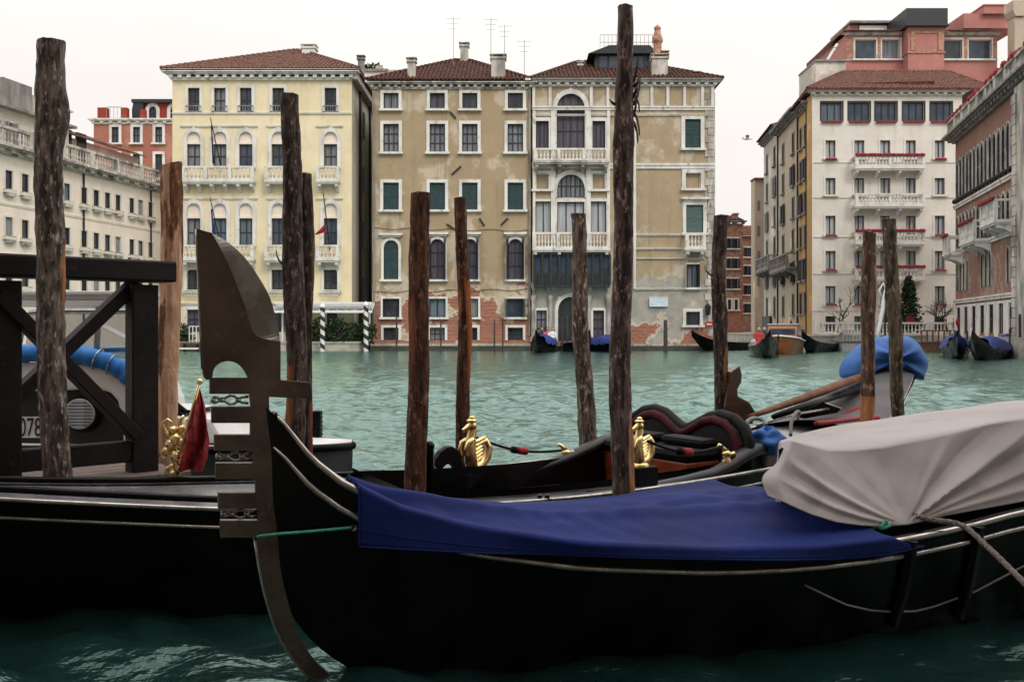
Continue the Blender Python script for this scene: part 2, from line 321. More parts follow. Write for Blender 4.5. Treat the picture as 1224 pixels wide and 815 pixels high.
# ---------------------------------------------------------------- water and quays
def water():
    def axis(lo, mid0, mid1, hi, step, g):
        a = list(np.arange(mid0, mid1, step)); s = step; x = mid1
        while x < hi: a.append(x); s = min(s*g, 60); x += s
        a.append(hi); s = step; x = mid0; b = []
        while x > lo: s = min(s*g, 60); x -= s; b.append(max(x, lo))
        return np.array(sorted(set(b))+a)
    xs = axis(-500, -6.5, 7.5, 500, .06, 1.03); ys = axis(-60, 3.2, 20, 700, .06, 1.014)
    X, Y = np.meshgrid(xs, ys); Z = np.zeros_like(X)
    r = np.random.default_rng(3)
    DX = np.abs(np.gradient(X, axis=1)); DY = np.abs(np.gradient(Y, axis=0)); D = np.maximum(DX, DY)
    for lam in np.geomspace(.145, 1.5, 92):
        th = r.normal(R(62), .62); k = 2*math.pi/lam; a = .0066*lam**.75*r.uniform(.6, 1.3)
        fade = np.clip((lam/D-2.5)/2, 0, 1)
        ph = k*(X*math.cos(th)+Y*math.sin(th))+r.uniform(0, 6.28)+.9*np.sin(X*.31*r.uniform(.6, 1.4)+r.uniform(0, 6))+.9*np.sin(Y*.27*r.uniform(.6, 1.4)+r.uniform(0, 6))
        sn = np.sin(ph); Z += fade*a*(sn+.3*np.cos(2*ph))
    calm = .8+.2*np.clip((Y-4.5)/6, 0, 1)
    Z *= calm
    n, m_ = X.shape
    v = np.stack([X, Y, Z], -1).reshape(-1, 3)
    i = np.arange(n-1)[:, None]*m_+np.arange(m_-1)[None, :]
    f = np.stack([i, i+1, i+m_+1, i+m_], -1).reshape(-1, 4)
    me = bpy.data.meshes.new('water'); me.from_pydata(v, [], f.tolist())
    me.polygons.foreach_set('use_smooth', [True]*len(me.polygons))
    m = bpy.data.materials.new('canal_water'); m.use_nodes = True; nn = m.node_tree; nn.nodes.remove(nn.nodes['Principled BSDF']); L = nn.links.new
    g = nn.nodes.new('ShaderNodeNewGeometry').outputs['Position']
    def noise(sc, st, det=4):
        mp = nn.nodes.new('ShaderNodeMapping'); mp.inputs['Scale'].default_value = st; mp.inputs['Rotation'].default_value = (0, 0, .3)
        L(g, mp.inputs[0]); t = nn.nodes.new('ShaderNodeTexNoise'); t.inputs['Scale'].default_value = sc; t.inputs['Detail'].default_value = det
        L(mp.outputs[0], t.inputs['Vector']); return t.outputs['Fac']
    cm = nn.nodes.new('ShaderNodeMix'); cm.data_type = 'RGBA'; L(noise(.16, (1, .5, 1)), cm.inputs[0])
    cm.inputs[6].default_value = (.0045, .018, .016, 1); cm.inputs[7].default_value = (.008, .03, .0265, 1)
    b1 = nn.nodes.new('ShaderNodeBump'); b1.inputs['Strength'].default_value = .85; b1.inputs['Distance'].default_value = .08; L(noise(2.2, (1, 1.7, 1), 5), b1.inputs['Height'])
    b2 = nn.nodes.new('ShaderNodeBump'); b2.inputs['Strength'].default_value = .5; b2.inputs['Distance'].default_value = .012; L(noise(9, (1, 1.5, 1), 3), b2.inputs['Height'])
    L(b1.outputs[0], b2.inputs['Normal'])
    df = nn.nodes.new('ShaderNodeBsdfDiffuse'); L(cm.outputs[2], df.inputs[0]); gl = nn.nodes.new('ShaderNodeBsdfGlossy'); gl.inputs[0].default_value = (.72, 1.0, .94, 1); gl.inputs['Roughness'].default_value = .16
    fr = nn.nodes.new('ShaderNodeLayerWeight'); pw = nn.nodes.new('ShaderNodeMath'); pw.operation = 'POWER'; L(fr.outputs['Facing'], pw.inputs[0]); pw.inputs[1].default_value = 3.05; sc = nn.nodes.new('ShaderNodeMath'); sc.operation = 'MULTIPLY_ADD'; L(pw.outputs[0], sc.inputs[0]); sc.inputs[1].default_value = .98; sc.inputs[2].default_value = .02; ms = nn.nodes.new('ShaderNodeMixShader')
    for q in (df, gl, fr): L(b2.outputs[0], q.inputs['Normal'])
    L(sc.outputs[0], ms.inputs[0]); L(df.outputs[0], ms.inputs[1]); L(gl.outputs[0], ms.inputs[2]); L(ms.outputs[0], nn.nodes['Material Output'].inputs[0])
    me.materials.append(m)
    tag(link('water', me, None, (0, 0, -.035)), kind='structure')
water()

def quay(name, poly, top, lip=.12):
    mb = MB()
    mb.prism(poly, lambda a, b, t: (a, b, t), -1.5, top-lip)
    cx = sum(p[0] for p in poly)/len(poly); cy = sum(p[1] for p in poly)/len(poly)
    mb.prism([(cx+(a-cx)*1.0+(.06 if a > cx else -.06), b-(.06 if b < cy else -.06)) for a, b in poly], lambda a, b, t: (a, b, t), top-lip+.002, top)
    o = mb.build(name, M['quaystone']); tag(o, kind='structure')
quay('quay', [(19.2, 66), (60, 66), (60, 140), (25.2, 140)], .95)
quay('quay', [(-60, 62.6), (-9.6, 62.6), (-9.6, 140), (-60, 140)], .55)
quay('quay', [(-40, -30), (40, -30), (40, .9), (-40, .9)], .62)

# ---------------------------------------------------------------- building kit
class Bld:
    def __init__(s, name, label, pl, cat='building'):
        s.pl = pl; s.root = empty(name, (pl.o[0], pl.o[1], 0), pl.rot, label, cat)
        s.open = []
    def u(s, px): return s.pl.uz(px, 393)[0]
    def z(s, px, py): return s.pl.uz(px, py)[1]
    def wall(s, ua, ub, za, zb, depth, m, name='wall', y0=0.0, opens=None, side=None):
        op = [o for o in (s.open if opens is None else opens) if o[0] > ua+.01 and o[1] < ub-.01 and o[2] > za-.001 and o[3] < zb-.01]
        xs = sorted({ua, ub, *[o[0] for o in op], *[o[1] for o in op]}); zs = sorted({za, zb, *[o[2] for o in op], *[o[3] for o in op]})
        mb = MB()
        for i in range(len(xs)-1):
            for j in range(len(zs)-1):
                xc = (xs[i]+xs[i+1])/2; zc = (zs[j]+zs[j+1])/2
                if any(o[0] < xc < o[1] and o[2] < zc < o[3] for o in op): continue
                mb.add([(xs[i], y0, zs[j]), (xs[i+1], y0, zs[j]), (xs[i+1], y0, zs[j+1]), (xs[i], y0, zs[j+1])], [(0, 1, 2, 3)])
        for a, b, c, d in [o[:4] for o in op]:
            e = y0+.32
            mb.add([(a,y0,c),(b,y0,c),(b,y0,d),(a,y0,d),(a,e,c),(b,e,c),(b,e,d),(a,e,d)], [(0,1,5,4),(1,2,6,5),(2,3,7,6),(3,0,4,7),(4,5,6,7)])
        mb.cm = 1
        y1 = y0+depth
        mb.add([(ua,y0,za),(ub,y0,za),(ub,y0,zb),(ua,y0,zb),(ua,y1,za),(ub,y1,za),(ub,y1,zb),(ua,y1,zb)], [(1,2,6,5),(3,0,4,7),(4,5,6,7),(2,3,7,6)])
        me = mb.mesh(name, [m, side or m], merge=.0005)
        return link(name, me, s.root)
    def part(s, name, mb, m, parent=None, **k): return mb.build(name, m, parent or s.root, **k)
    def band(s, ua, ub, za, zb, proj=.08, m=None, name='string_course'):
        mb = MB(); h = zb-za
        mb.box(ua, ub, -proj, .03, za, za+h*.6); mb.box(ua-.02, ub+.02, -proj*1.5, .028, za+h*.6+.002, zb)
        return s.part(name, mb, m or M['stone'])
    def cornice(s, ua, ub, za, zb, proj=.5, m=None, dent=.55, name='cornice'):
        mb = MB(); h = zb-za
        mb.box(ua-.05, ub+.05, -proj*.3, .05, za, za+h*.35)
        mb.box(ua-proj*.9, ub+proj*.9, -proj, .04, za+h*.72, zb); mb.box(ua-proj*.6, ub+proj*.6, -proj*.75, .045, za+h*.55, za+h*.72-.003)
        k = max(2, int((ub-ua)/dent))
        for i in range(k+1):
            x = ua+(ub-ua)*i/k; mb.box(x-dent*.22, x+dent*.22, -proj*.62, .042, za+h*.18, za+h*.553)
        return s.part(name, mb, m or M['stone'])
MESHES = {}
def cached(key, fn):
    if key not in MESHES: MESHES[key] = fn()
    return MESHES[key]
def arch_ring(mb, w, zs, r0, r1, y0, y1, n=12, a0=0, a1=math.pi):
    for k in range(n):
        p, q = a0+(a1-a0)*k/n, a0+(a1-a0)*(k+1)/n
        P = lambda r, a, y: (r*math.cos(a), y, zs+r*math.sin(a))
        mb.add([P(r0,p,y0),P(r1,p,y0),P(r1,q,y0),P(r0,q,y0),P(r0,p,y1),P(r1,p,y1),P(r1,q,y1),P(r0,q,y1)],
               [(0,1,2,3),(1,5,6,2),(4,0,3,7),(7,6,5,4)])
def spandrel(mb, w, zs, ztop, y0, y1, n=12):
    r = w/2
    for k in range(n):
        a, b = math.pi*k/n, math.pi*(k+1)/n
        def pt(t):
            c, q = math.cos(t), math.sin(t); sc = min(r/max(abs(c), 1e-6), (ztop-zs)/max(abs(q), 1e-6))
            return (r*c, r*q), (c*sc, q*sc)
        (i0, o0), (i1, o1) = pt(a), pt(b)
        mb.add([(i0[0],y0,zs+i0[1]),(o0[0],y0,zs+o0[1]),(o1[0],y0,zs+o1[1]),(i1[0],y0,zs+i1[1]),(i0[0],y1,zs+i0[1]),(i1[0],y1,zs+i1[1])], [(0,1,2,3),(0,3,5,4)])
def frame_mesh(w, h, t, arch, sill, hood, m, proj):
    def fn():
        mb = MB(); r = w/2; zs = h-r if arch else h
        for sx in (-1, 1):
            a, b = sorted((sx*r, sx*(r+t))); mb.box(a, b, -proj, .06, 0, zs)
        if arch:
            arch_ring(mb, w, zs, r-.012, r+t, -proj, .06); spandrel(mb, w-.002, zs, h-.001, -.012, .3)
            mb.box(-t*.4, t*.4, -proj*1.5, .05, h-.03, h+t*1.15)
        else: mb.box(-r-t, r+t, -proj*1.02, .058, zs, zs+t)
        if sill: mb.box(-r-t-.08, r+t+.08, -proj-.16, .055, -.14, -.002); 
        if hood: mb.box(-r-t-.12, r+t+.12, -proj-.2, .05, h+t+.12, h+t+.26); mb.box(-r-t, r+t, -proj-.06, .05, h+t+.003, h+t+.118)
        return mb.mesh('window', m)
    return cached(('fr', round(w, 2), round(h, 2), t, arch, sill, hood, m.name, proj), fn)
def pane_mesh(w, h, gm, sm, nx, nz, arch, y=.2):
    def fn():
        mb = MB(); r = w/2
        mb.add([(-r, y, 0), (r, y, 0), (r, y, h), (-r, y, h)], [(0, 1, 2, 3)])
        mb.cm = 1; b = .035
        for i in range(nx+1):
            x = -r+w*i/nx; q = b if 0 < i < nx else b*1.6; mb.box(max(-r, x-q), min(r, x+q), y-.05, y-.004, 0, h)
        for j in range(nz+1):
            z = h*j/nz; q = b*.8 if 0 < j < nz else b*1.6; mb.box(-r+b, r-b, y-.047, y-.006, max(0, z-q), min(h, z+q))
        return mb.mesh('pane', [gm, sm])
    return cached(('pa', round(w, 2), round(h, 2), gm.name, sm.name, nx, nz, arch, y), fn)
def shutter_mesh(w, h, m, slats=True):
    def fn():
        mb = MB(); mb.box(0, w, -.03, .03, 0, h); e = min(.07, w*.15)
        mb.box(0, e, -.045, -.032, 0, h); mb.box(w-e, w, -.045, -.032, 0, h)
        for z in (0, h*.5-e/2, h-e): mb.box(e+.002, w-e-.002, -.044, -.032, z, z+e)
        if slats:
            k = int(h/.16)
            for i in range(k):
                z = h*(i+.5)/k; mb.add([(e,-.042,z-.05),(w-e,-.042,z-.05),(w-e,-.031,z+.05),(e,-.031,z+.05)], [(0,1,2,3)])
        return mb.mesh('shutter', m)
    return cached(('sh', round(w, 2), round(h, 2), m.name, slats), fn)
def window(b, ua, ub, za, zb, t=.18, arch=False, sill=True, hood=False, fm=None, gm=None, sm=None, nx=2, nz=3, shut=None, shm=None, proj=.07, name='window', lunette=None, y0=0.0, py=.2):
    w_, h_ = ub-ua, zb-za
    if y0 == 0.0: b.open.append((ua, ub, za, zb))
    o = link(name, frame_mesh(w_, h_, t, arch, sill, hood, fm or M['stone'], proj), b.root, ((ua+ub)/2, y0, za))
    gm = gm or M['glass']
    if gm.name == 'window_glass' and random.random() < .3: gm = random.choice((M['sheer'], M['glass_b'], M['curtain']))
    if gm.name == 'blue_window_glass' and random.random() < .45: gm = random.choice((M['sheer'], M['glass'], M['bluecurtain'], M['bluecurtain']))
    sm = sm or M['sash']; shm = shm or M['green_sh']
    if shut == 'closed':
        for sx in (-1, 1):
            q = link('shutter', shutter_mesh(w_/2-.004, h_-.02, shm), o, (-w_/2+.002 if sx < 0 else .002, .1, .01))
        return o
    link('pane', pane_mesh(w_, h_ if not lunette else h_*lunette, gm, sm, nx, nz, arch, py), o)
    if lunette:
        mb = MB(); zl = h_*lunette
        mb.box(-w_/2, w_/2, .1, .2, zl+.12, h_); mb.box(-w_/2, w_/2, -.03, .21, zl, zl+.118)
        k = ('lu', round(w_, 2), round(h_, 2)); link('lunette', cached(k, lambda: mb.mesh('lunette', M['cream'])), o)
    if shut in ('open', 'half', 'inner'):
        for sx in (-1, 1):
            sw = w_/2
            a = {'open': R(172), 'half': R(100), 'inner': R(75)}[shut]
            q = link('shutter', shutter_mesh(sw-.01, h_*(lunette or 1)-.02, shm), o)
            if sx < 0: q.location = (-w_/2, -proj-.045 if shut == 'open' else -.02, .01); q.rotation_euler = (0, 0, -a)
            else:
                q.location = (w_/2, -proj-.045 if shut == 'open' else -.02, .01); q.rotation_euler = (0, 0, math.pi+a)
    return o
def baluster_row(mb, xa, xb, y, z0, h, step=.2):
    k = max(1, int((xb-xa)/step)); r = .062
    for i in range(k):
        x = xa+(xb-xa)*(i+.5)/k
        mb.lathe([(r, 0), (r, h*.06), (r*.55, h*.14), (r*1.05, h*.34), (r*.5, h*.62), (r*.9, h*.8), (r*.5, h*.86), (r, h*.93), (r, h)], (x, y, z0), 6)
def balcony(b, ua, ub, z, h, proj=.75, m=None, posts=0, name='balcony', step=.22, corb=None, balm=None, flower=False):
    m = m or M['stone']; mb = MB(); y = -proj+.12
    mb.box(ua, ub, -proj, .05, z-.16, z); mb.box(ua+.06, ub-.06, -proj+.06, .04, z-.26, z-.162)
    k = corb or max(2, int((ub-ua)/1.6)+1)
    for i in range(k):
        x = ua+.2+(ub-ua-.4)*i/(k-1)
        mb.prism([(-.02, 0), (-proj*.85, 0), (-proj*.85, -.14), (-proj*.45, -.24), (-.02, -.5)], lambda a, c, t, x=x: (x+t, a, z-.262+c), -.1, .1)
    o = b.part(name, mb, m)
    mb = MB()
    mb.box(ua, ub, -proj+.03, -proj+.2, z+h-.12, z+h); mb.box(ua+.02, ub-.02, -proj+.04, -proj+.19, z+.002, z+.08)
    ps = [ua+(ub-ua)*i/(posts+1) for i in range(posts+2)]
    for i, x in enumerate(ps):
        x = min(max(x, ua+.11), ub-.11); mb.box(x-.1, x+.1, -proj+.02, -proj+.21, z+.082, z+h-.122)
    for i in range(len(ps)-1): baluster_row(mb, ps[i]+.12, ps[i+1]-.12, -proj+.115, z+.08, h-.2, step)
    for x in (ua+.1, ub-.1): mb.box(x-.075, x+.075, -proj+.2, .03, z+h-.118, z+h-.002)
    b.part('balustrade', mb, balm or m, o)
    if flower:
        mb = MB(); 
        mb.box(ua+.05, ub-.05, -proj-.08, -proj+.03, z+h-.07, z+h+.01)
        for i in range(int((ub-ua)/.12)):
            x = ua+.1+i*.12; mb.ball((x, -proj-.02+random.uniform(-.03, .03), z+h+.03), random.uniform(.08, .13), 6, 4)
        b.part('flower_row', mb, M['flowers'], o)
    return o
def rail(b, ua, ub, z, h, proj=.1, m=None, step=.12, name='railing', flower=False):
    mb = MB(); mb.box(ua, ub, -proj-.02, -proj+.02, z+h-.05, z+h); mb.box(ua, ub, -proj-.02, -proj+.02, z, z+.04)
    k = int((ub-ua)/step)
    for i in range(k+1):
        x = ua+(ub-ua)*i/k; mb.box(x-.012, x+.012, -proj-.012, -proj+.012, z+.041, z+h-.051)
    o = b.part(name, mb, m or M['iron'])
    return o
def tile_plane(mb, e0, e1, r0, r1, du=.27, hgt=.075):
    """rows of barrel tiles between the eave e0-e1 and the ridge r0-r1 (a trapezoid or triangle)"""
    e0, e1, r0, r1 = map(Vector, (e0, e1, r0, r1)); ax = (e1-e0); Lg = ax.length; ax.normalize()
    nrm = ax.cross((r0+r1)/2-(e0+e1)/2).normalized()
    if nrm.z < 0: nrm = -nrm
    mb.add([e0-nrm*.02, e1-nrm*.02, r1-nrm*.02, r0-nrm*.02], [(0, 1, 2, 3)])
    up = (r0-e0)-ax*(r0-e0).dot(ax); a0 = (r0-e0).dot(ax); a1 = (r1-e0).dot(ax)
    k = int(Lg/du)
    def lim(u):
        f = 1.0
        if a0 > .01 and u < a0: f = min(f, u/a0)
        if a1 < Lg-.01 and u > a1: f = min(f, (Lg-u)/(Lg-a1))
        return f
    for i in range(k):
        u = Lg*(i+.5)/k; f = lim(u)
        if f < .03: continue
        seg = max(1, int(up.length*f/.5)); hw = Lg/k*.42
        for j in range(seg):
            s0, s1 = f*j/seg, f*(j+1)/seg+.012; lift = random.uniform(0, .02); 
            A = e0+ax*u+up*s0; B = e0+ax*u+up*min(s1, 1)
            vs = []
            for P, l, q in ((A, lift+.02, 1), (B, lift, .86)):
                for x, zz in ((-1, 0), (-.6, .75), (0, 1), (.6, .75), (1, 0)): vs.append(P+ax*x*hw*q+nrm*(zz*hgt+l))
            mb.add(vs, [(0,1,6,5),(1,2,7,6),(2,3,8,7),(3,4,9,8),(0,4,3,2,1)[::-1]])
def hip_roof(b, x0, x1, y0, y1, z, ra, rb, yr, zr, m=None, name='roof', skew=0):
    mb = MB()
    E = [(x0,y0,z),(x1,y0,z),(x1,y1,z),(x0+skew,y1,z)]; A = (ra,yr,zr); B = (rb,yr,zr)
    tile_plane(mb, E[0], E[1], A, B)
    tile_plane(mb, E[1], E[2], B, B); tile_plane(mb, E[3], E[0], A, A)
    mb.add([E[2], E[3], A, B], [(0, 1, 2, 3)])
    for p, q in ((E[0], A), (E[1], B), (A, B)):
        n = max(2, int((Vector(q)-Vector(p)).length/.45))
        for i in range(n):
            a = Vector(p).lerp(Vector(q), i/n); c = Vector(p).lerp(Vector(q), (i+1.1)/n); mb.tube([a+Vector((0, 0, .06)), c+Vector((0, 0, .03))], [.13, .11], 6)
    mb.prism([e[:2] for e in E], lambda p, q, t: (p, q, t), z-.1, z-.02)
    return b.part(name, mb, m or M['tiles'])
def chimney(b, parent, x, y, z0, z1, w, d=None, m=None, cap=True, pot=False):
    d = d or w; mb = MB()
    mb.box(x-w/2, x+w/2, y-d/2, y+d/2, z0, z1-.3)
    mb.box(x-w/2-.08, x+w/2+.08, y-d/2-.08, y+d/2+.08, z1-.3, z1-.18)
    for sx in (-1, 1):
        for sy in (-1, 1): mb.box(x+sx*(w/2-.07)-.06, x+sx*(w/2-.07)+.06, y+sy*(d/2-.07)-.06, y+sy*(d/2-.07)+.06, z1-.18, z1-.05)
    mb.box(x-w/2-.1, x+w/2+.1, y-d/2-.1, y+d/2+.1, z1-.05, z1)
    return b.part('chimney', mb, m or M['oldstone'], parent)
def antenna(b, parent, x, y, z0, z1, arms=3):
    mb = MB(); mb.tube([(x, y, z0), (x, y, z1)], .018, 5)
    for i in range(arms):
        z = z1-.1-i*.35; mb.tube([(x-.5+.1*i, y, z), (x+.5-.12*i, y, z)], .01, 4)
    return b.part('antenna', mb, M['greystone'], parent)

# ---------------------------------------------------------------- yellow palazzo
FR = Plane(0, 64, 1, 0)
def px4(b, xa, xb, ya, yb, pl=None):
    u0, u1 = b.u(xa), b.u(xb); xm = (xa+xb)/2
    return u0, u1, b.z(xm, yb), b.z(xm, ya)
def yellow():
    b = Bld('yellow_palazzo', 'yellow stucco palazzo with white arched windows, stone balconies and a hipped tile roof', FR)
    cs = [231.8, 263, 294, 332.8, 395.2]
    for c in cs:
        window(b, *px4(b, c-7, c+7, 105.5, 134), gm=M['glass_b'], t=.2, nx=2, nz=2, sill=False, fm=M['stone'])
        a = px4(b, c-8, c+8, 157.5, 201); window(b, *a, gm=M['glass_b'], t=.24, arch=True, sill=False, nx=2, nz=2, lunette=.655, shm=M['dark_sh'])
        a = px4(b, c-8, c+8, 243, 294.5); window(b, *a, gm=M['glass_b'], t=.24, arch=True, sill=False, nx=2, nz=2, lunette=.65)
        window(b, *px4(b, c-8, c+8, 322.5, 347.5), gm=M['glass'], t=.18, nx=2, nz=2, sill=True, fm=M['stone'])
        mbx = px4(b, c-10, c+10, 346.5, 353.5); rail(b, mbx[0], mbx[1], mbx[2], mbx[3]-mbx[2], .28, M['stone'], step=.15, name='window_railing')
        window(b, *px4(b, c-8, c+8, 370, 405), gm=M['glass'], t=.22, nx=2, nz=3, sill=False)
        a = px4(b, c-9, c+9, 126.5, 134); rail(b, a[0], a[1], a[2], a[3]-a[2], .1, M['greystone'], step=.14, name='window_railing')
    x0, x1 = b.u(206), b.u(420.5)
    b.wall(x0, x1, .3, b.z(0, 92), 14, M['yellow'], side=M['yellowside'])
    for (xa, xb, po) in ((220.5, 306.5, 2), (319, 347, 0), (380, 407.5, 0)):
        for y0, y1 in ((200.5, 216.5), (293.7, 309.5)):
            a = px4(b, xa, xb, y0, y1); balcony(b, a[0], a[1], a[2], a[3]-a[2], .7, M['stone'], po, corb={2: 6}.get(po, 2))
    for y in (136, 151.5, 238): 
        for xa, xb in (((206, 421),) if y == 136 else ((216, 308), (319, 348), (378, 410))):
            a = px4(b, xa, xb, y-1, y+1); b.band(a[0], a[1], a[2], a[3], .07, M['stone'])
    a = px4(b, 206, 420.5, 362, 364.5); b.band(a[0], a[1], a[2], a[3], .1, M['stone'])
    b.cornice(x0, x1, b.z(0, 96.5), b.z(0, 85), .6, M['stone'])
    mb = MB(); mb.box(x0-.05, x1+.05, -.12, .02, .35, 1.15); b.part('plinth', mb, M['oldstone'])
    r = hip_roof(b, x0-.55, x1+.55, -.6, 14, b.z(0, 85.2), b.u(316)*.985, b.u(330), 7.2, b.z(0, 59)+1.9)
    # side wall on the alley: cornice and pipes
    mb = MB(); mb.box(x1, x1+.4, -.3, 14, b.z(0, 96), b.z(0, 87)); b.part('side_cornice', mb, M['oldstone'])
    for y in (3, 7.5):
        mb = MB(); mb.tube([(x1+.1, y, .4), (x1+.1, y, b.z(0, 97))], .09, 6); b.part('drainpipe', mb, M['iron'])
    for i in range(4):
        for y in (4.6, 10):
            z = 3.2+i*3.8; mb = MB(); mb.box(x1-.02, x1+.06, y, y+.9, z, z+1.7); b.part('side_window', mb, M['sash'])
    # attic dormer on the right of the roof
    y = 7; k = 71/64
    mb = MB(); mb.box(b.u(374)*k, b.u(416)*k, 7, 12, 17.5, 19.1); d = b.part('dormer', mb, M['loggia'], r)
    mb = MB(); e0, e1 = b.u(370)*k, b.u(419)*k
    tile_plane(mb, (e0, 6.3, 19.1), (e1, 6.3, 19.1), (e0, 9.5, 20.2), (e1, 9.5, 20.2)); mb.box(e0, e1, 6.4, 12, 19.0, 19.08); b.part('dormer_roof', mb, M['tiles'], r)
    chimney(b, r, b.u(373.5)*k, 6, 18.5, zat(55, 70), .9, m=M['stone']); chimney(b, r, b.u(425)*k*.985, 8.5, 16, zat(65, 72), .42, m=M['greystone'])
    return b
yellow()

def canopy():
    t = empty('entrance_canopy', (at(385, 418, 62.8).x, 62.9, 0), 0, 'white glazed landing canopy on striped poles beside the alley', 'canopy')
    x0, x1 = at(328, 0, 62.9).x-t.location.x, at(445, 0, 62.9).x-t.location.x; za, zb = zat(373, 62.9), zat(361, 62.9)
    mb = MB(); mb.box(x0, x1, -.1, .1, zb-.12, zb); mb.box(x0, x1, -.12, .1, za-.05, za+.12); mb.box(x0, x1, 1.0, 1.1, zb-.1, zb)
    for i in range(12):
        x = x0+(x1-x0)*i/11; mb.bar((x, -.02, za+.12), (x, 1.05, zb-.05), .05, .05)
    mb.build('canopy_frame', M['white'], t)
    mb = MB(); mb.add([(x0, -.01, za+.2), (x1, -.01, za+.2), (x1, 1.0, zb-.02), (x0, 1.0, zb-.02)], [(0, 1, 2, 3)]); mb.build('canopy_glass', M['palecurtain'], t)
    for x in (x0+.3, (x0+x1)/2, x1-.3):
        mb = MB(); mb.box(x-.05, x+.05, .9, 1.0, .56, zb-.1); mb.build('post', M['white'], t)
canopy()
def striped_mat():
    m = bpy.data.materials.new('black_white_spiral_paint'); m.use_nodes = True; n = m.node_tree; b = n.nodes['Principled BSDF']; L = n.links.new
    g = n.nodes.new('ShaderNodeTexCoord').outputs['Object']; s = n.nodes.new('ShaderNodeSeparateXYZ'); L(g, s.inputs[0])
    at2 = n.nodes.new('ShaderNodeMath'); at2.operation = 'ARCTAN2'; L(s.outputs[1], at2.inputs[0]); L(s.outputs[0], at2.inputs[1])
    d = n.nodes.new('ShaderNodeMath'); d.operation = 'MULTIPLY'; L(at2.outputs[0], d.inputs[0]); d.inputs[1].default_value = 1/(2*math.pi)
    z = n.nodes.new('ShaderNodeMath'); z.operation = 'MULTIPLY_ADD'; L(s.outputs[2], z.inputs[0]); z.inputs[1].default_value = 1.75; L(d.outputs[0], z.inputs[2])
    f = n.nodes.new('ShaderNodeMath'); f.operation = 'FRACT'; L(z.outputs[0], f.inputs[0])
    c = n.nodes.new('ShaderNodeMath'); c.operation = 'GREATER_THAN'; L(f.outputs[0], c.inputs[0]); c.inputs[1].default_value = .5
    x = n.nodes.new('ShaderNodeMix'); x.data_type = 'RGBA'; L(c.outputs[0], x.inputs[0]); x.inputs[6].default_value = (.015, .015, .016, 1); x.inputs[7].default_value = (.62, .6, .57, 1)
    L(x.outputs[2], b.inputs['Base Color']); b.inputs['Roughness'].default_value = .6; return m
M['stripe'] = striped_mat()
for (x, y0, lab) in ((437.5, 364, 'black and white spiral striped mooring pole beside the tan palazzo'), (385.5, 366, 'black and white spiral striped mooring pole in the middle of the dark hedge')):
    p = at(x, 418, 61.6); t = empty('striped_mooring_pole', (p.x, p.y, 0), 0, lab, 'mooring pole', 'striped mooring poles')
    zt = zat(y0, 61.6); mb = MB(); mb.lathe([(.15, -1), (.15, zt-.1)], seg=12); mb.build('shaft', M['stripe'], t, smooth=True, angle=40)
    mb = MB(); mb.lathe([(.17, zt-.1), (.19, zt-.02), (.15, zt+.05), (.06, zt+.18)], seg=12); mb.build('cap', M['white'], t, smooth=True)

def leaf_cloud(mb, c, rad, n, size, squash=(1, 1, 1)):
    for _ in range(n):
        d = Vector((random.gauss(0, 1), random.gauss(0, 1), random.gauss(0, 1))).normalized()*(random.random()**.4)
        p = Vector(c)+Vector((d.x*rad*squash[0], d.y*rad*squash[1], d.z*rad*squash[2]))
        a = Vector((random.gauss(0, 1), random.gauss(0, 1), random.gauss(0, 1))).normalized(); u = a.orthogonal().normalized(); v = a.cross(u)
        s = size*random.uniform(.6, 1.3)
        mb.add([p-u*s*.5, p+v*s*.35, p+u*s*.6, p-v*s*.35], [(0, 1, 2, 3)])
def hedge(xa, xb, y0, Y, label, depth=1.0):
    a = at(xa, 0, Y).x; c = at(xb, 0, Y).x; zt = zat(y0, Y)
    t = empty('hedge', ((a+c)/2, Y, .55), 0, label, 'hedge'); mb = MB(); w_ = (c-a)/2; h = zt-.55
    k = max(3, int((c-a)/.35))
    for i in range(k):
        x = -w_+(c-a)*(i+.5)/k; hh = h*random.uniform(.75, 1.08)
        for z in np.arange(.15, hh, .35): leaf_cloud(mb, (x, random.uniform(-.2, .2), z), .42, 40, .22, (1, 1, .8))
    mb.build('foliage', M['foliage2'], t)
    mb = MB()
    for i in range(k): 
        x = -w_+(c-a)*(i+.5)/k; mb.tube([(x, 0, -.1), (x+.05, .05, h*.7)], .04, 5)
    mb.build('stem', M['bark'], t)
hedge(371, 418, 384, 62.9, 'dark clipped hedge along the landing in front of the yellow palazzo')
hedge(419, 447, 386, 62.95, 'dark hedge closing the foot of the alley beside the tan palazzo')
hedge(211, 228, 391, 63.0, 'small dark bush at the left corner of the yellow palazzo')
def landing():
    a, c = at(208, 0, 61.5).x, at(242, 0, 61.5).x
    t = empty('landing_stage', ((a+c)/2, 61.5, 0), 0, 'low brown wooden landing stage with white handrail at left palazzo corner', 'landing stage'); w_ = (c-a)/2
    mb = MB()
    for i in range(5): mb.box(-w_, w_, -.8+i*.36, -.8+i*.36+.33, .42, .52)
    mb.build('deck', M['quaybrick'], t)
    for x in (-w_+.1, 0, w_-.1): 
        mb = MB(); mb.box(x-.08, x+.08, -.75, -.6, -.8, .418); mb.build('pile', M['darkwood'], t)
    mb = MB(); mb.box(-w_, w_, -.8, -.72, .1, .2); mb.build('fender_board', M['white'], t)
    mb = MB()
    for x in np.linspace(-.1, w_-.1, 5): mb.tube([(x, .5, .52), (x, .5, 1.5)], .03, 5)
    mb.tube([(-.1, .5, 1.5), (w_-.1, .5, 1.5)], .03, 5); mb.build('handrail', M['white'], t)
landing()
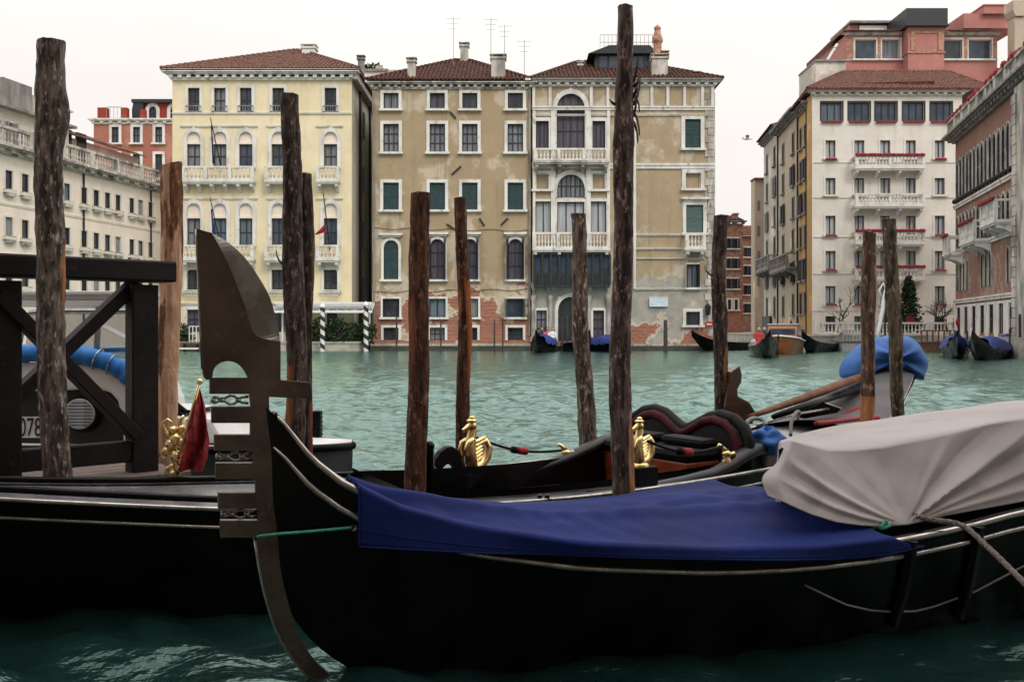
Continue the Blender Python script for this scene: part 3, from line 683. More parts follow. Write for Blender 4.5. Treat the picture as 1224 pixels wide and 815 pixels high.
def flagpole(name, pts, Y, label, m=None, fl=None):
    a = at(*pts[0], Y); c = at(*pts[1], Y); a.y = 63.9
    t = empty(name, a, 0, label, 'flag'); mb = MB(); mb.tube([(0, 0, 0), c-a], [.045, .03], 6); mb.build('flagpole', M['iron'], t)
    if fl:
        P = [at(x, y, Y)-a for x, y in fl]; mb = MB(); n = len(P)//2
        vs = []
        for i in range(n):
            l, r = P[i], P[2*n-1-i]
            for k in range(5): q = l.lerp(r, k/4); vs.append(q+Vector((0, .1*math.sin(k*2.3+i), 0)))
        mb.add(vs, [(i*5+k, i*5+k+1, i*5+k+6, i*5+k+5) for i in range(n-1) for k in range(4)]); mb.build('flag', m, t, smooth=True)
flagpole('flag_on_pole', ((257, 201), (251.5, 141)), 62.4, 'furled dark flag on the upper balcony of the yellow palazzo', M['dark_sh'], [(252, 150), (252.5, 175), (253.5, 196), (257, 196), (255, 175), (253.5, 150)])
flagpole('flag_on_pole', ((256, 295), (251, 236)), 62.4, 'furled blue flag on the lower long balcony of the yellow palazzo', M['far_blue'], [(252, 250), (252.5, 265), (253, 284), (257.5, 284), (255.5, 265), (253.5, 250)])
flagpole('flag_on_pole', ((389, 296), (386.5, 231)), 62.4, 'small red flag on a pole over the lower right balcony', M['redawn'], [(388, 268), (382, 274), (376, 280), (378, 281), (385, 279), (389.5, 278)])

# ---------------------------------------------------------------- tan palazzo, left part
def tan_left():
    b = Bld('tan_palazzo', 'tan stucco palazzo with plain white framed windows and bare brick at its foot', FR)
    cs = [467.5, 522.8, 561.6, 616]
    for i, c in enumerate(cs):
        window(b, *px4(b, c-9, c+9, 111.5, 130.5), t=.2, nx=2, nz=1, fm=M['stone'])
        window(b, *px4(b, c-9.3, c+9.3, 148.5, 182), t=.2, nx=3, nz=3, fm=M['stone'], gm=M['sheer'] if i in (1, 2, 3) else M['glass'])
        window(b, *px4(b, c-9.3, c+9.3, 218.5, 251), t=.2, shut='closed', fm=M['stone'])
        if i == 0: o = window(b, *px4(b, c-8.8, c+8.8, 287, 334), t=.17, arch=True, shut='closed', hood=True)
        else: window(b, *px4(b, c-8.5, c+8.5, 285.5, 334), t=.15, arch=True, gm=M['curtain'], nx=2, nz=3, shut='half', shm=M['dark_sh'], hood=True)
        window(b, *px4(b, c-10, c+10, 357, 379), t=.13, nx=2, nz=1, gm=M['glass_b'], fm=M['stone'], shut='half' if i == 3 else None, shm=M['oldgreen'])
        window(b, *px4(b, c-9, c+9, 391.5, 406.5), t=.16, nx=3, nz=2, fm=M['stone'], sill=False)
    x0, x1 = b.u(445), b.u(634.5)
    b.wall(x0, x1, -.6, b.z(0, 103), 13, M['tan'], side=M['yellowside'])
    b.cornice(x0, x1, b.z(0, 107), b.z(0, 98), .45, M['oldstone'], .5)
    mb = MB(); mb.box(x0-.1, x1, -.25, .02, -.6, b.z(0, 410.5)); b.part('plinth', mb, M['quaystone'])
    mb = MB(); mb.box(x0-.12, x1, -.27, -.02, -.6, .26); b.part('tide_band', mb, M['wetstone'])
    mb = MB()
    for (xa, ya, xb, yb) in ((538, 134, 545, 142), (540, 209, 551, 199), (534, 268, 545, 275), (573, 261, 579, 270), (599, 269, 607, 261)):
        p0 = (b.u(xa), -.06, b.z(0, ya)); p1 = (b.u(xb), -.06, b.z(0, yb)); mb.bar(p0, p1, .1, .08, (0, 1, 0))
    b.part('wall_anchor', mb, M['iron'])
    for px_, yy in ((447.5, 110), (632.5, 110)): mb = MB(); mb.tube([(b.u(px_), -.09, .9), (b.u(px_), -.09, b.z(0, yy))], .055, 6); b.part('drainpipe', mb, M['greystone'])
    for ya, yb in ((272, 275), (348, 345)): mb = MB(); mb.tube([(b.u(446+188*f), -.05, b.z(0, ya+(yb-ya)*f)-.12*math.sin(f*math.pi*4)**2) for f in np.linspace(0, 1, 30)], .018, 4); b.part('cable', mb, M['iron'])
    r = hip_roof(b, x0-.3, x1+.1, -.45, 13, b.z(0, 97.5), b.u(535), b.u(556), 6.5, b.z(0, 70)+1.6, M['oldtiles'])
    chimney(b, r, b.u(491), .6, b.z(0, 100), b.z(0, 67), .5, m=M['oldstone']); chimney(b, r, b.u(595.5), .5, b.z(0, 99), b.z(0, 64), .9, .7, m=M['oldstone'])
    chimney(b, r, b.u(555)*1.1, 6.4, 17.8, zat(52, 70.4), .55, m=M['oldstone'])
    for x, y0 in ((541, 21), (586.5, 22), (603, 30), (627, 48)): antenna(b, r, b.u(x)*1.05, 4, 17.2, zat(y0, 68))
tan_left()

# ---------------------------------------------------------------- tan palazzo, right part with the loggia
def tan_right():
    b = Bld('loggia_palazzo', 'tan palazzo with white central loggia, roof terrace and quoined right corner', FR)
    st = M['stone']; U = b.u; Z = lambda y: b.z(0, y)
    x0, x1 = U(636), U(854)
    win = lambda xa, xb, ya, yb, **k: window(b, *px4(b, xa, xb, ya, yb), **k)
    win(665.5, 699, 112, 178.5, arch=True, gm=M['curtain'], nx=4, nz=3, t=.28, sill=False)
    for xa, xb in ((640.5, 656), (708, 723.5)):
        win(xa, xb, 145, 178.5, gm=M['curtain'], nx=3, nz=1, t=.22, sill=False)
        win(xa, xb, 208, 226.5, gm=M['tan2'], nx=1, nz=1, sm=st, t=.2)
    win(818.8, 837.5, 142.8, 177.5, shut='closed', t=.24); win(819.5, 837.5, 207, 225.5, gm=M['tan2'], nx=1, nz=1, sm=st, t=.24)
    win(666, 699, 208.5, 236, arch=True, gm=M['sheer'], nx=6, nz=2, t=.26, sill=False)
    win(640, 659, 241, 279, gm=M['palecurtain'], nx=2, nz=1, t=.16, sill=False); win(666, 698.5, 241.5, 279, gm=M['palecurtain'], nx=3, nz=1, t=.2, sill=False); win(706, 724.5, 241, 279, gm=M['palecurtain'], nx=2, nz=1, t=.2, sill=False)
    win(820, 840.5, 245, 278.5, t=.22, shut='closed', shm=M['oldgreen'], hood=True)
    win(821.5, 834, 316, 343.5, t=.1, gm=M['sheer'], nx=2, nz=1, shut='half', shm=M['dark_sh'], fm=M['stone'])
    win(820, 836.5, 372.5, 388.5, t=.2, nx=3, nz=3, fm=M['stone'])
    win(667, 698, 354.5, 408, arch=True, gm=M['loggia'], sm=M['sash'], nx=2, nz=2, t=.22, sill=False, name='door')
    win(641, 653.5, 371, 403, gm=M['glass'], nx=2, nz=3, t=.16, sill=False, name='door'); win(709, 722, 371, 403, gm=M['glass'], nx=2, nz=3, t=.16, sill=False, name='door')
    b.wall(x0, x1, -.6, Z(100), 14, M['tan2'], side=M['tan'])
    # frieze of blind panels under the eaves
    b.cornice(x0, x1, Z(104), Z(96), .5, st, .55); a = px4(b, 636, 854, 127.5, 132); b.band(*a, .1, st)
    for x in (638, 657.5, 706.5, 726.5, 745, 761, 779, 798, 818, 839.5, 851.5): mb = MB(); mb.box(U(x-1.7), U(x+1.7), -.13, .02, Z(127.4), Z(104.2)); b.part('pilaster', mb, st)
    for xa, xb, ya, yb in ((636, 854, 195.5, 202), (758, 842, 279.8, 282), (758, 842, 296.5, 298.5), (758, 842, 308.5, 310), (758, 854, 344.5, 346.5), (636, 854, 137, 139)):
        a = px4(b, xa, xb, ya, yb); b.band(*a, .09, st)
    mb = MB()                                   # quoins at the right corner
    for i in range(34):
        z = .9+i*.46; w_ = .62 if i % 2 else .42; mb.box(x1-w_, x1+.03, -.05-.015*(i % 3), .02, z, z+.43)
    b.part('quoins', mb, M['oldstone'])
    mb = MB()
    for xa, xb in ((637, 640), (658.5, 664), (700.5, 706), (725.5, 729), (757, 760)): mb.box(U(xa), U(xb), -.14, .02, Z(345), Z(133))
    b.part('lesene', mb, st)
    for (xa, xb, ya, yb, po) in ((637.5, 727, 179.8, 194, 2), (636, 728, 279, 297.5, 2), (816.5, 841, 280.5, 297, 0)):
        a = px4(b, xa, xb, ya, yb); balcony(b, a[0], a[1], a[2], a[3]-a[2], .85, st if yb > 200 else M['oldstone'], po, step=.2, balm=st)
    # enclosed dark green wooden gallery below the second balcony
    xa, xb = U(638), U(728); mb = MB(); za, zb = Z(341), Z(302)
    mb.box(xa, xb, -.75, .02, za-.15, za); mb.box(xa, xb, -.7, .02, zb-.18, zb); mb.box(xa, xb, -.62, -.56, za, za+.75)
    for i in range(10): x = xa+(xb-xa)*i/9; mb.box(x-.06, x+.06, -.68, -.56, za+.002, zb-.182)
    for i in range(60): x = xa+(xb-xa)*i/60; mb.box(x, x+.02, -.65, -.622, za+.03, za+.74)
    g = b.part('gallery', mb, M['loggia'])
    mb = MB(); mb.box(xa+.05, xb-.05, -.5, -.45, za+.75, zb-.2); b.part('gallery_glass', mb, M['glass_b'], g)
    mb = MB()
    for x in (645, 660, 700, 716): mb.box(U(x-3), U(x+3), -.44, -.4, za+.8, zb-.5)
    b.part('gallery_curtain', mb, M['sheer'], g)
    for x in (637.5, 658, 703.5, 727): mb = MB(); mb.lathe([(.2, .5), (.2, .8), (.15, .9), (.13, 3.1), (.2, 3.25), (.2, 3.5)], (U(x), -.14, 0), 10); b.part('column', mb, M['oldstone'], smooth=True, angle=40)
    for x in (637.5, 655, 705, 726): mb = MB(); mb.lathe([(.05, 3.7), (.16, 4.0), (.18, 4.3)], (U(x), -.2, 0), 8); b.part('bracket', mb, M['oldstone'], smooth=True, angle=40)
    mb = MB(); mb.box(x0, x1+.12, -.25, .02, -.6, Z(411)); b.part('plinth', mb, M['quaystone'])
    mb = MB(); mb.box(x0, x1+.14, -.27, -.02, -.6, .26); b.part('tide_band', mb, M['wetstone'])
    r = hip_roof(b, x0-.1, x1+.45, -.5, 14, Z(96.2), U(697), U(772), 6.2, Z(72)+1.5, M['oldtiles'])
    # roof terrace (dark dormer with a railed deck on top)
    k = 1.05; y = 3.4; xa, xb = U(712)*k, U(778)*k; z0, z1, z2 = Z(92), zat(76, 67), zat(64, 67)
    mb = MB(); mb.box(xa, xb, y, y+3.5, z0, z2); mb.prism([(xa-.5, z2), (xb+.5, z2), (xb-.1, z2+.55), (xa+.9, z2+.55)], lambda p, q, t: (p, t, q), y-.4, y+4); d = b.part('dormer', mb, M['loggia'], r)
    mb = MB(); 
    for i in range(5): q = xa+.2+(xb-xa-.4)*i/5; mb.box(q+.06, q+(xb-xa-.4)/5-.06, y-.03, y-.002, z0+.55, z2-.12)
    b.part('dormer_window', mb, M['glass_b'], r)
    zt = zat(41, 67)
    for yy in (y-.2, y+3.6):
        mb = MB()
        for i in range(14): q = xa+.3+(xb-xa-.2)*i/13; mb.tube([(q, yy, z2+.5), (q, yy, zt)], .015, 4)
        for z in (zt, zt-.5): mb.tube([(xa+.3, yy, z), (xb+.1, yy, z)], .018, 4)
        b.part('terrace_railing', mb, M['greystone'], r)
    chimney(b, r, U(790.5), .9, Z(97), Z(62), 1.0, .8, m=M['oldstone'], cap=False)
    mb = MB(); c = (U(788.3), .9, 0); q = lambda v: Z(v)
    mb.lathe([(.27, q(63)), (.27, q(48)), (.36, q(45)), (.36, q(43)), (.2, q(33)), (.2, q(31)), (.24, q(29.5)), (.22, q(28)), (.05, q(25))], c, 8); b.part('chimney_pot', mb, M['brick_chim'], r)
    chimney(b, r, U(797.5), .9, Z(66), Z(57), .32, m=M['brick_chim']); chimney(b, r, U(837), 1.3, Z(94), Z(80), .35, m=M['oldstone']); chimney(b, r, U(699), 4, Z(78)+.4, Z(73)+1.0, .3, m=M['oldstone'])
    mb = MB(); mb.lathe([(.05, Z(377)), (.16, Z(375)), (.2, Z(366)), (.05, Z(363))], (U(845), -.3, 0), 8); mb.box(U(845)-.02, U(845)+.02, -.3, .02, Z(363), Z(362)); b.part('wall_lantern', mb, M['iron'])
tan_right()
def sign(name, xa, xb, ya, yb, m, label, stripe=None):
    c = at((xa+xb)/2, (ya+yb)/2, 63.9); t = empty(name, c, 0, label, 'sign'); w_ = (xb-xa)/2*63.9/F; h = (yb-ya)/2*63.9/F
    mb = MB(); mb.box(-w_, w_, -.04, .09, -h, h); mb.build('board', m, t, bevel=.01)
    mb = MB()
    if stripe == 'bar': mb.box(-w_*.7, w_*.7, -.055, -.042, -h*.22, h*.22)
    else:
        for e in (-1, 1): mb.box(-w_, w_, -.055, -.042, e*h-.02, e*h+.02); mb.box(e*w_-.02, e*w_+.02, -.055, -.042, -h+.021, h-.021)
    mb.build('bar' if stripe else 'rim', M['white'], t)
sign('wall_sign', 776.5, 798, 355.5, 366, M['signblue'], 'pale blue signboard low on the tan facade'); sign('warning_sign', 843.2, 852, 384.5, 390.5, M['signred'], 'small red sign with white bar on the quoined corner', 'bar')

# ---------------------------------------------------------------- long cream building on the left
def cream():
    pl = Plane(-26.1, 50.8, 2.9, 15.2)
    b = Bld('cream_palace', 'long cream stucco building with grey shutters and balustraded terrace at far left', pl)
    def row(pxs, py, px_ref, wm, hm, **k):
        for x in pxs:
            u, z = pl.uz(x, py(x)); window(b, u-wm/2, u+wm/2, z-hm/2, z+hm/2, **k)
    L1 = lambda x: 213+(x-10)*.092+.6          # floor below the cornice
    xs = [-14, 10, 29.5, 49, 79.5, 100, 114.5, 128, 140.5, 157, 167.5, 179.5]
    kw = dict(py=.07, t=.09, nx=1, nz=1, fm=M['creamup'], shm=M['grey_sh'])
    for i, x in enumerate(xs):
        for j, (yc, sl_) in enumerate(((213.8, .21), (270, .165), (330, .085))):
            u, z = pl.uz(x, yc+sl_*x); hm = 1.02
            window(b, u-.27, u+.27, z-hm/2, z+hm/2, sill=True, shut=('closed' if (i*5+j*3) % 7 == 1 else None), proj=.05, **kw)
            mb = MB(); mb.box(-.36, .36, -.2, .02, 0, .36); k = link('window_box', cached(('wb',), lambda: mb.mesh('window_box', M['oldstone'])), b.root, (u, 0, z-hm/2-.30))
    zc = 10.3; zb = 11.0
    b.wall(-14, pl.uz(192, 300)[0], .2, zc, 10, M['cream'])
    u1 = pl.uz(192, 300)[0]
    b.cornice(-14, u1, zc, zc+.45, .6, M['oldstone'], 1.1)
    mb = MB(); mb.box(-14, u1, -.35, -.15, zc+1.25, zc+1.4); mb.box(-14, u1, -.35, -.15, zc+.452, zc+.55)
    for i in range(12): u = -14+(u1+13.7)*i/11; mb.box(u, u+.35, -.36, -.14, zc+.551, zc+1.249)
    baluster_row(mb, -14, u1, -.25, zc+.55, .7, .26); b.part('terrace_balustrade', mb, M['oldstone'])
    for yc, sl_ in ((247, .11), (305, .072)):
        u, z = pl.uz(60, yc+sl_*60); b.band(-14, u1, z-.06, z+.06, .04, M['cream'])
    # set back upper floor
    b.open = []
    ue = pl.uz(99, 200)[0]+.6
    for x, y in ((26, 158), (46, 162), (76, 175), (92, 178)):
        u, z = pl.uz(x, y); u -= .3; window(b, u-.32, u+.32, z-.9, z+.7, t=.1, shut='half', shm=M['grey_sh'], y0=1.6, fm=M['creamup'])
        b.open.append((u-.32, u+.32, z-.9, z+.7))
    zt = zat(127, 51)+.4
    b.wall(-14, ue, zc+.3, zt, 8, M['creamup'], name='upper_wall', y0=1.6)
    mb = MB(); mb.box(-14, ue+.5, 1.1, 10, zt, zt+.14); rf = b.part('upper_roof', mb, M['greystone'])
    mb = MB(); u0, u2 = pl.uz(47, 150)[0], pl.uz(80, 150)[0]; mb.box(u0, u2, 2.2, 6, zt+.18, zt+1.9); b.part('roof_hut', mb, M['greystone'], rf)
    mb = MB(); u0, u2 = pl.uz(82, 150)[0], pl.uz(97, 150)[0]; mb.box(u0, u2, 2, 6, zt+.18, zt+1.5); b.part('roof_hut', mb, M['creamup'], rf)
    mb = MB(); u0, u2 = pl.uz(100, 150)[0], pl.uz(113, 150)[0]; mb.box(u0, u2, 1.7, 4, zc+.3, zat(130, 58)); mb.box(u0-.2, u2+.2, 1.5, 4.2, zat(130, 58), zat(128, 58)); b.part('stair_tower', mb, M['creamup'])
    mb = MB(); u0, u2 = pl.uz(-8, 150)[0], pl.uz(9, 150)[0]; mb.box(u0, u2, 1.8, 5, zt+.18, zat(98, 50)); mb.box(u0-.15, u2+.15, 1.6, 5.2, zat(98, 50), zat(95, 50)); b.part('stair_tower', mb, M['creamup'])
    u0, u2 = pl.uz(114, 150)[0], pl.uz(150, 150)[0]+5
    mb = MB(); mb.box(u0, u2, 2.2, 8, zc+.3, zat(172, 62)); b.part('end_wall', mb, M['palepink'])
    for x in (119, 136):
        u = pl.uz(x, 190)[0]; mb = MB(); mb.box(u-.45, u+.45, 2.14, 2.3, zc+1.3, zc+3.0); b.part('end_window', mb, M['glass'])
    mb = MB(); z = zat(172, 62); tile_plane(mb, (u0, 1.6, z), (u2, 1.6, z), (u0, 5, z+1.2), (u2, 5, z+1.2)); b.part('end_roof', mb, M['tiles'])
    mb = MB()
    for x in (99, 179.5): u = pl.uz(x, 200)[0]; mb.tube([(u, -.06, .5), (u, -.06, zc)], .06, 5)
    b.part('drainpipe', mb, M['iron'])
cream()

def red_house():
    b = Bld('red_house', 'salmon red house with a darker red attic rising behind the cream building', Plane(0, 84, 1, 0))
    st = M['stone']
    for c in (138, 163.5, 190, 216):
        for ya, yb in ((152, 171), (184.5, 205), (216, 236)): window(b, *px4(b, c-4.2, c+4.2, ya, yb), t=.22, nx=2, nz=2, gm=M['glass_b'])
    b.wall(b.u(112), b.u(230), 0, b.z(0, 145), 12, M['redst']); b.cornice(b.u(112), b.u(230), b.z(0, 148.5), b.z(0, 142.5), .4, st, .7)
    b.open = []
    for c in (175, 201): window(b, *px4(b, c-4.5, c+4.5, 122.5, 139.5), t=.28, nx=2, nz=2, arch=True, gm=M['glass_b'], y0=1.5); b.open.append(px4(b, c-4.5, c+4.5, 122.5, 139.5))
    b.wall(b.u(152), b.u(230), b.z(0, 145), b.z(0, 119), 9, M['redbrick'], name='attic_wall', y0=1.5)
    mb = MB(); mb.box(b.u(151), b.u(231), 1.1, 11, b.z(0, 119), b.z(0, 115)); b.part('attic_roof', mb, M['sash'])
    mb = MB(); mb.prism([(b.u(151.5), b.z(0, 143)), (b.u(164.5), b.z(0, 143)), (b.u(165), b.z(0, 118)), (b.u(153), b.z(0, 118)), (b.u(151), b.z(0, 128))], lambda p, q, t: (p, t, q), 1.2, 1.48); b.part('mansard_slope', mb, M['sash'])
    for xa, xb in ((117, 128), (145, 152), (168, 173)):
        mb = MB(); mb.box(b.u(xa), b.u(xb), -.1, .5, b.z(0, 142.4), b.z(0, 129 if xa < 168 else 131)); b.part('parapet_pier', mb, M['redbrick'])
    rail(b, b.u(128), b.u(145), b.z(0, 142.4), 1.0, .1, M['greystone'], .25)
red_house()
def back_house():
    b = Bld('back_house', 'pale low house with roof garden seen between the two palazzi roofs', Plane(0, 95, 1, 0))
    b.wall(b.u(425), b.u(492), 0, b.z(0, 86), 8, M['hotel']); 
    mb = MB(); mb.box(b.u(424), b.u(464), -.2, 8, b.z(0, 86), b.z(0, 83)); b.part('parapet', mb, M['greystone'])
    mb = MB(); mb.box(b.u(446), b.u(488), 3, 8, b.z(0, 86), b.z(0, 77)); mb.box(b.u(444), b.u(490), 2.8, 8.2, b.z(0, 77), b.z(0, 74.5)); b.part('penthouse', mb, M['beige'])
    mb = MB()
    for x in (433, 438, 443, 449): leaf_cloud(mb, (b.u(x), 1, b.z(0, 79)), .55, 90, .25)
    b.part('roof_plants', mb, M['foliage'])
    mb = MB(); mb.box(b.u(449), b.u(457), 0, 1, b.z(0, 86), b.z(0, 79)); b.part('chimney', mb, M['beige'])
back_house()

# ---------------------------------------------------------------- white hotel and its neighbours on the right
def hotel():
    b = Bld('white_hotel', 'tall off white hotel with red flower boxes and narrow white balconies', Plane(21.7, 72, 1, 0))
    W = lambda *a, **k: window(b, *px4(b, *a), **k)
    kw = dict(t=.12, nx=2, nz=1, fm=M['hotel'], gm=M['palecurtain'], sm=M['sash'], sill=True, proj=.04)
    for c in (994.2, 1027, 1059, 1092, 1125): 
        W(c-12.5, c+12.5, 122.5, 145, t=.1, nx=3, nz=1, fm=M['dark_sh'], gm=M['glass_b'], sm=M['dark_sh'], sill=False, proj=.02)
    for c in (992.6, 1027, 1058, 1088.5, 1123):
        for ya, yb in ((168, 189), (213, 233), (258, 280.5), (300, 322), (342, 363), (378, 396)):
            k2 = dict(kw); k2['gm'] = M['palecurtain']
            if ya == 378: k2['gm'] = M['glass']
            W(c-6, c+6, ya, yb, **k2)
    b.wall(0, b.u(1150), .5, b.z(1060, 113), 1.3, M['hotel'], side=M['ochre'])
    for c in (994.2, 1027, 1059, 1092, 1125):
        a = px4(b, c-12.5, c+12.5, 145.3, 147); mb = MB(); mb.box(a[0], a[1], -.22, .02, a[2], a[3]); b.part('flower_box', mb, M['flowers'])
    for c, ys in ((992.6, (189.5, 280.8, 322.3, 363.3)), (1123, (189.5, 280.8, 322.3, 363.3)), (1027, (363.3,)), (1058, (363.3,)), (1088.5, (363.3,))):
        for y in ys: a = px4(b, c-6.5, c+6.5, y, y+2); mb = MB(); mb.box(a[0], a[1], -.26, .02, a[2], a[3]); b.part('flower_box', mb, M['flowers'])
    for ya, yb, fl in ((188, 203, True), (233, 248, False), (277.5, 292.5, True), (320, 334.5, True)):
        a = px4(b, 1017.5, 1100, ya, yb); balcony(b, a[0], a[1], a[2]+.1, a[3]-a[2]-.1, .9, M['stone'], 1, step=.24, corb=4, flower=fl)
    for y in (194, 236, 283, 327, 371): a = px4(b, 972, 1150, y, y+1.2); b.band(a[0]+.02, a[1]-.02, a[2], a[3], .04, M['hotel'])
    x0, x1 = b.u(972), b.u(1149)
    b.cornice(0.02, x1, b.z(0, 115), b.z(0, 108.5), .5, M['stone'], .6)
    r = hip_roof(b, -.5, b.u(1185), -.55, 12, b.z(0, 108.4), b.u(1040)*1.06, b.u(1180), 6.5, b.z(0, 88.5)+1.8, skew=1.3)
    # ochre return front on the side canal
    return b
hotel()
def side_canal():
    pl = Plane(23.95, 95, 21.7-23.95, 72-95)
    Ltot = math.hypot(2.25, 23)
    segs = [('ochre_house', 'narrow ochre house with dark shutters on the side canal corner', 955, 971, M['ochre'], 118, M['dark_sh']),
            ('grey_beige_house', 'grey beige house with projecting eaves in the middle of the side canal row', 931, 955, M['beige'], 140, M['dark_sh']),  # the house's own beige stucco
            ('long_grey_house', 'pale grey house with stone balconies at the far end of the side canal row', 913, 931, M['greige'], 160, M['grey_sh'])]
    for name, lab, xa, xb, m, ytop, sm in segs:
        b = Bld(name, lab, pl); ua, ub = b.u(xa), b.u(xb)-(1.6 if ytop == 118 else .05); zt = pl.uz((xa+xb)/2, {118: 132, 140: 150, 160: 166}[ytop])[1]
        n = max(2, int((ub-ua)/3.1)); rows = 6
        for i in range(n):
            u = ua+(ub-ua)*(i+.5)/n
            for j in range(rows):
                z = 2.0+(zt-2.6)*(j)/rows; h = (zt-2.6)/rows*.62
                window(b, u-.42, u+.42, z+.5, z+.5+h, t=.12, nx=2, nz=1, gm=M['sheer'] if (i+j) % 2 else M['glass'], shut='open' if (i*2+j) % 5 in (1, 3) else None, shm=sm, proj=.05, fm=M['greystone'], py=.06)
        b.wall(ua, ub, -.5, zt, 9, m); b.cornice(ua+.02, ub-.02, zt, zt+.45, .75 if ytop == 140 else .5, M['greystone'], .7)
        mb = MB(); z = zt+.45; tile_plane(mb, (ua, -.7, z), (ub, -.7, z), (ua, 4, z+1.3), (ub, 4, z+1.3)); mb.box(ua, ub, 4, 9, z-.3, z+1.3); b.part('roof', mb, M['oldtiles'])
        if ytop != 118:
            z = pl.uz((xa+xb)/2, 322)[1]; balcony(b, ua+.5, ub-.5, z, 1.1, .9, M['greystone'], 1, step=.3, corb=5)
        if ytop == 160: q0, q1, q2, q3 = b.u(914), b.u(923), .0, pl.uz(918, 378)[1]; mb = MB(); mb.box(q0, q1, -.25, .02, q2, q3); b.part('water_gate', mb, M['sash'])
        mb = MB(); mb.box(ua, ub, -.12, .02, -.6, 1.3); b.part('plinth', mb, M['wetstone'])
        mb = MB(); mb.tube([(ub-.2, -.08, 1), (ub-.2, -.08, zt)], .07, 5); b.part('drainpipe', mb, M['iron'])
side_canal()
def far_houses():
    b = Bld('pale_beige_house', 'tall narrow pale beige house end beyond the side canal row', Plane(0, 100, 1, 0)); b.wall(b.u(902), b.u(916), -.5, b.z(0, 215), 1.5, M['beige'])
    for y in (240, 270, 300, 330): a = px4(b, 905, 908.5, y, y+12); mb = MB(); mb.box(a[0], a[1], -.04, .05, a[2], a[3]); b.part('window', mb, M['sheer'])
    mb = MB(); mb.box(b.u(901), b.u(917), -.3, 1.5, b.z(0, 215), b.z(0, 213)); b.part('roof', mb, M['tiles'])
    b = Bld('brown_brick_house', 'brown brick house with a stout chimney at the end of the open canal', Plane(0, 106, 1, 0)); 
    for c in (872, 880):
        for y in (285, 309, 333, 358): window(b, *px4(b, c-1.9, c+1.9, y, y+12), t=.15, nx=2, nz=1, gm=M['glass'], shut='open' if y % 2 else None, shm=M['dark_sh'])
    b.wall(b.u(845), b.u(888), -.5, b.z(0, 268), 10, M['brown']); b.cornice(b.u(845), b.u(888), b.z(0, 269), b.z(0, 264), .4, M['greystone'], .7)
    mb = MB(); mb.box(b.u(880), b.u(885), 1, 2, b.z(0, 265), b.z(0, 255)); mb.box(b.u(879), b.u(886), .9, 2.1, b.z(0, 255), b.z(0, 253.5)); b.part('chimney', mb, M['brick_chim'])
    mb = MB(); tile_plane(mb, (b.u(845), -.4, b.z(0, 264)), (b.u(889), -.4, b.z(0, 264)), (b.u(845), 4, b.z(0, 260)+.6), (b.u(887), 4, b.z(0, 260)+.6)); b.part('roof', mb, M['oldtiles'])
    b = Bld('dark_red_house', 'small dark red house in the gap beyond the brown brick house', Plane(0, 118, 1, 0))
    for c in (891.5, 897.5):
        for y in (296, 318, 341, 363): window(b, *px4(b, c-1.6, c+1.6, y, y+11), t=.15, nx=2, nz=1, shut='open', shm=M['dark_sh'], gm=M['glass'])
    b.wall(b.u(884), b.u(912), -.5, b.z(0, 282), 10, M['gothic']); mb = MB(); z = b.z(0, 282); tile_plane(mb, (b.u(883), -.5, z), (b.u(913), -.5, z), (b.u(886), 4, z+1.6), (b.u(913), 4, z+1.6)); b.part('roof', mb, M['tiles'])
far_houses()
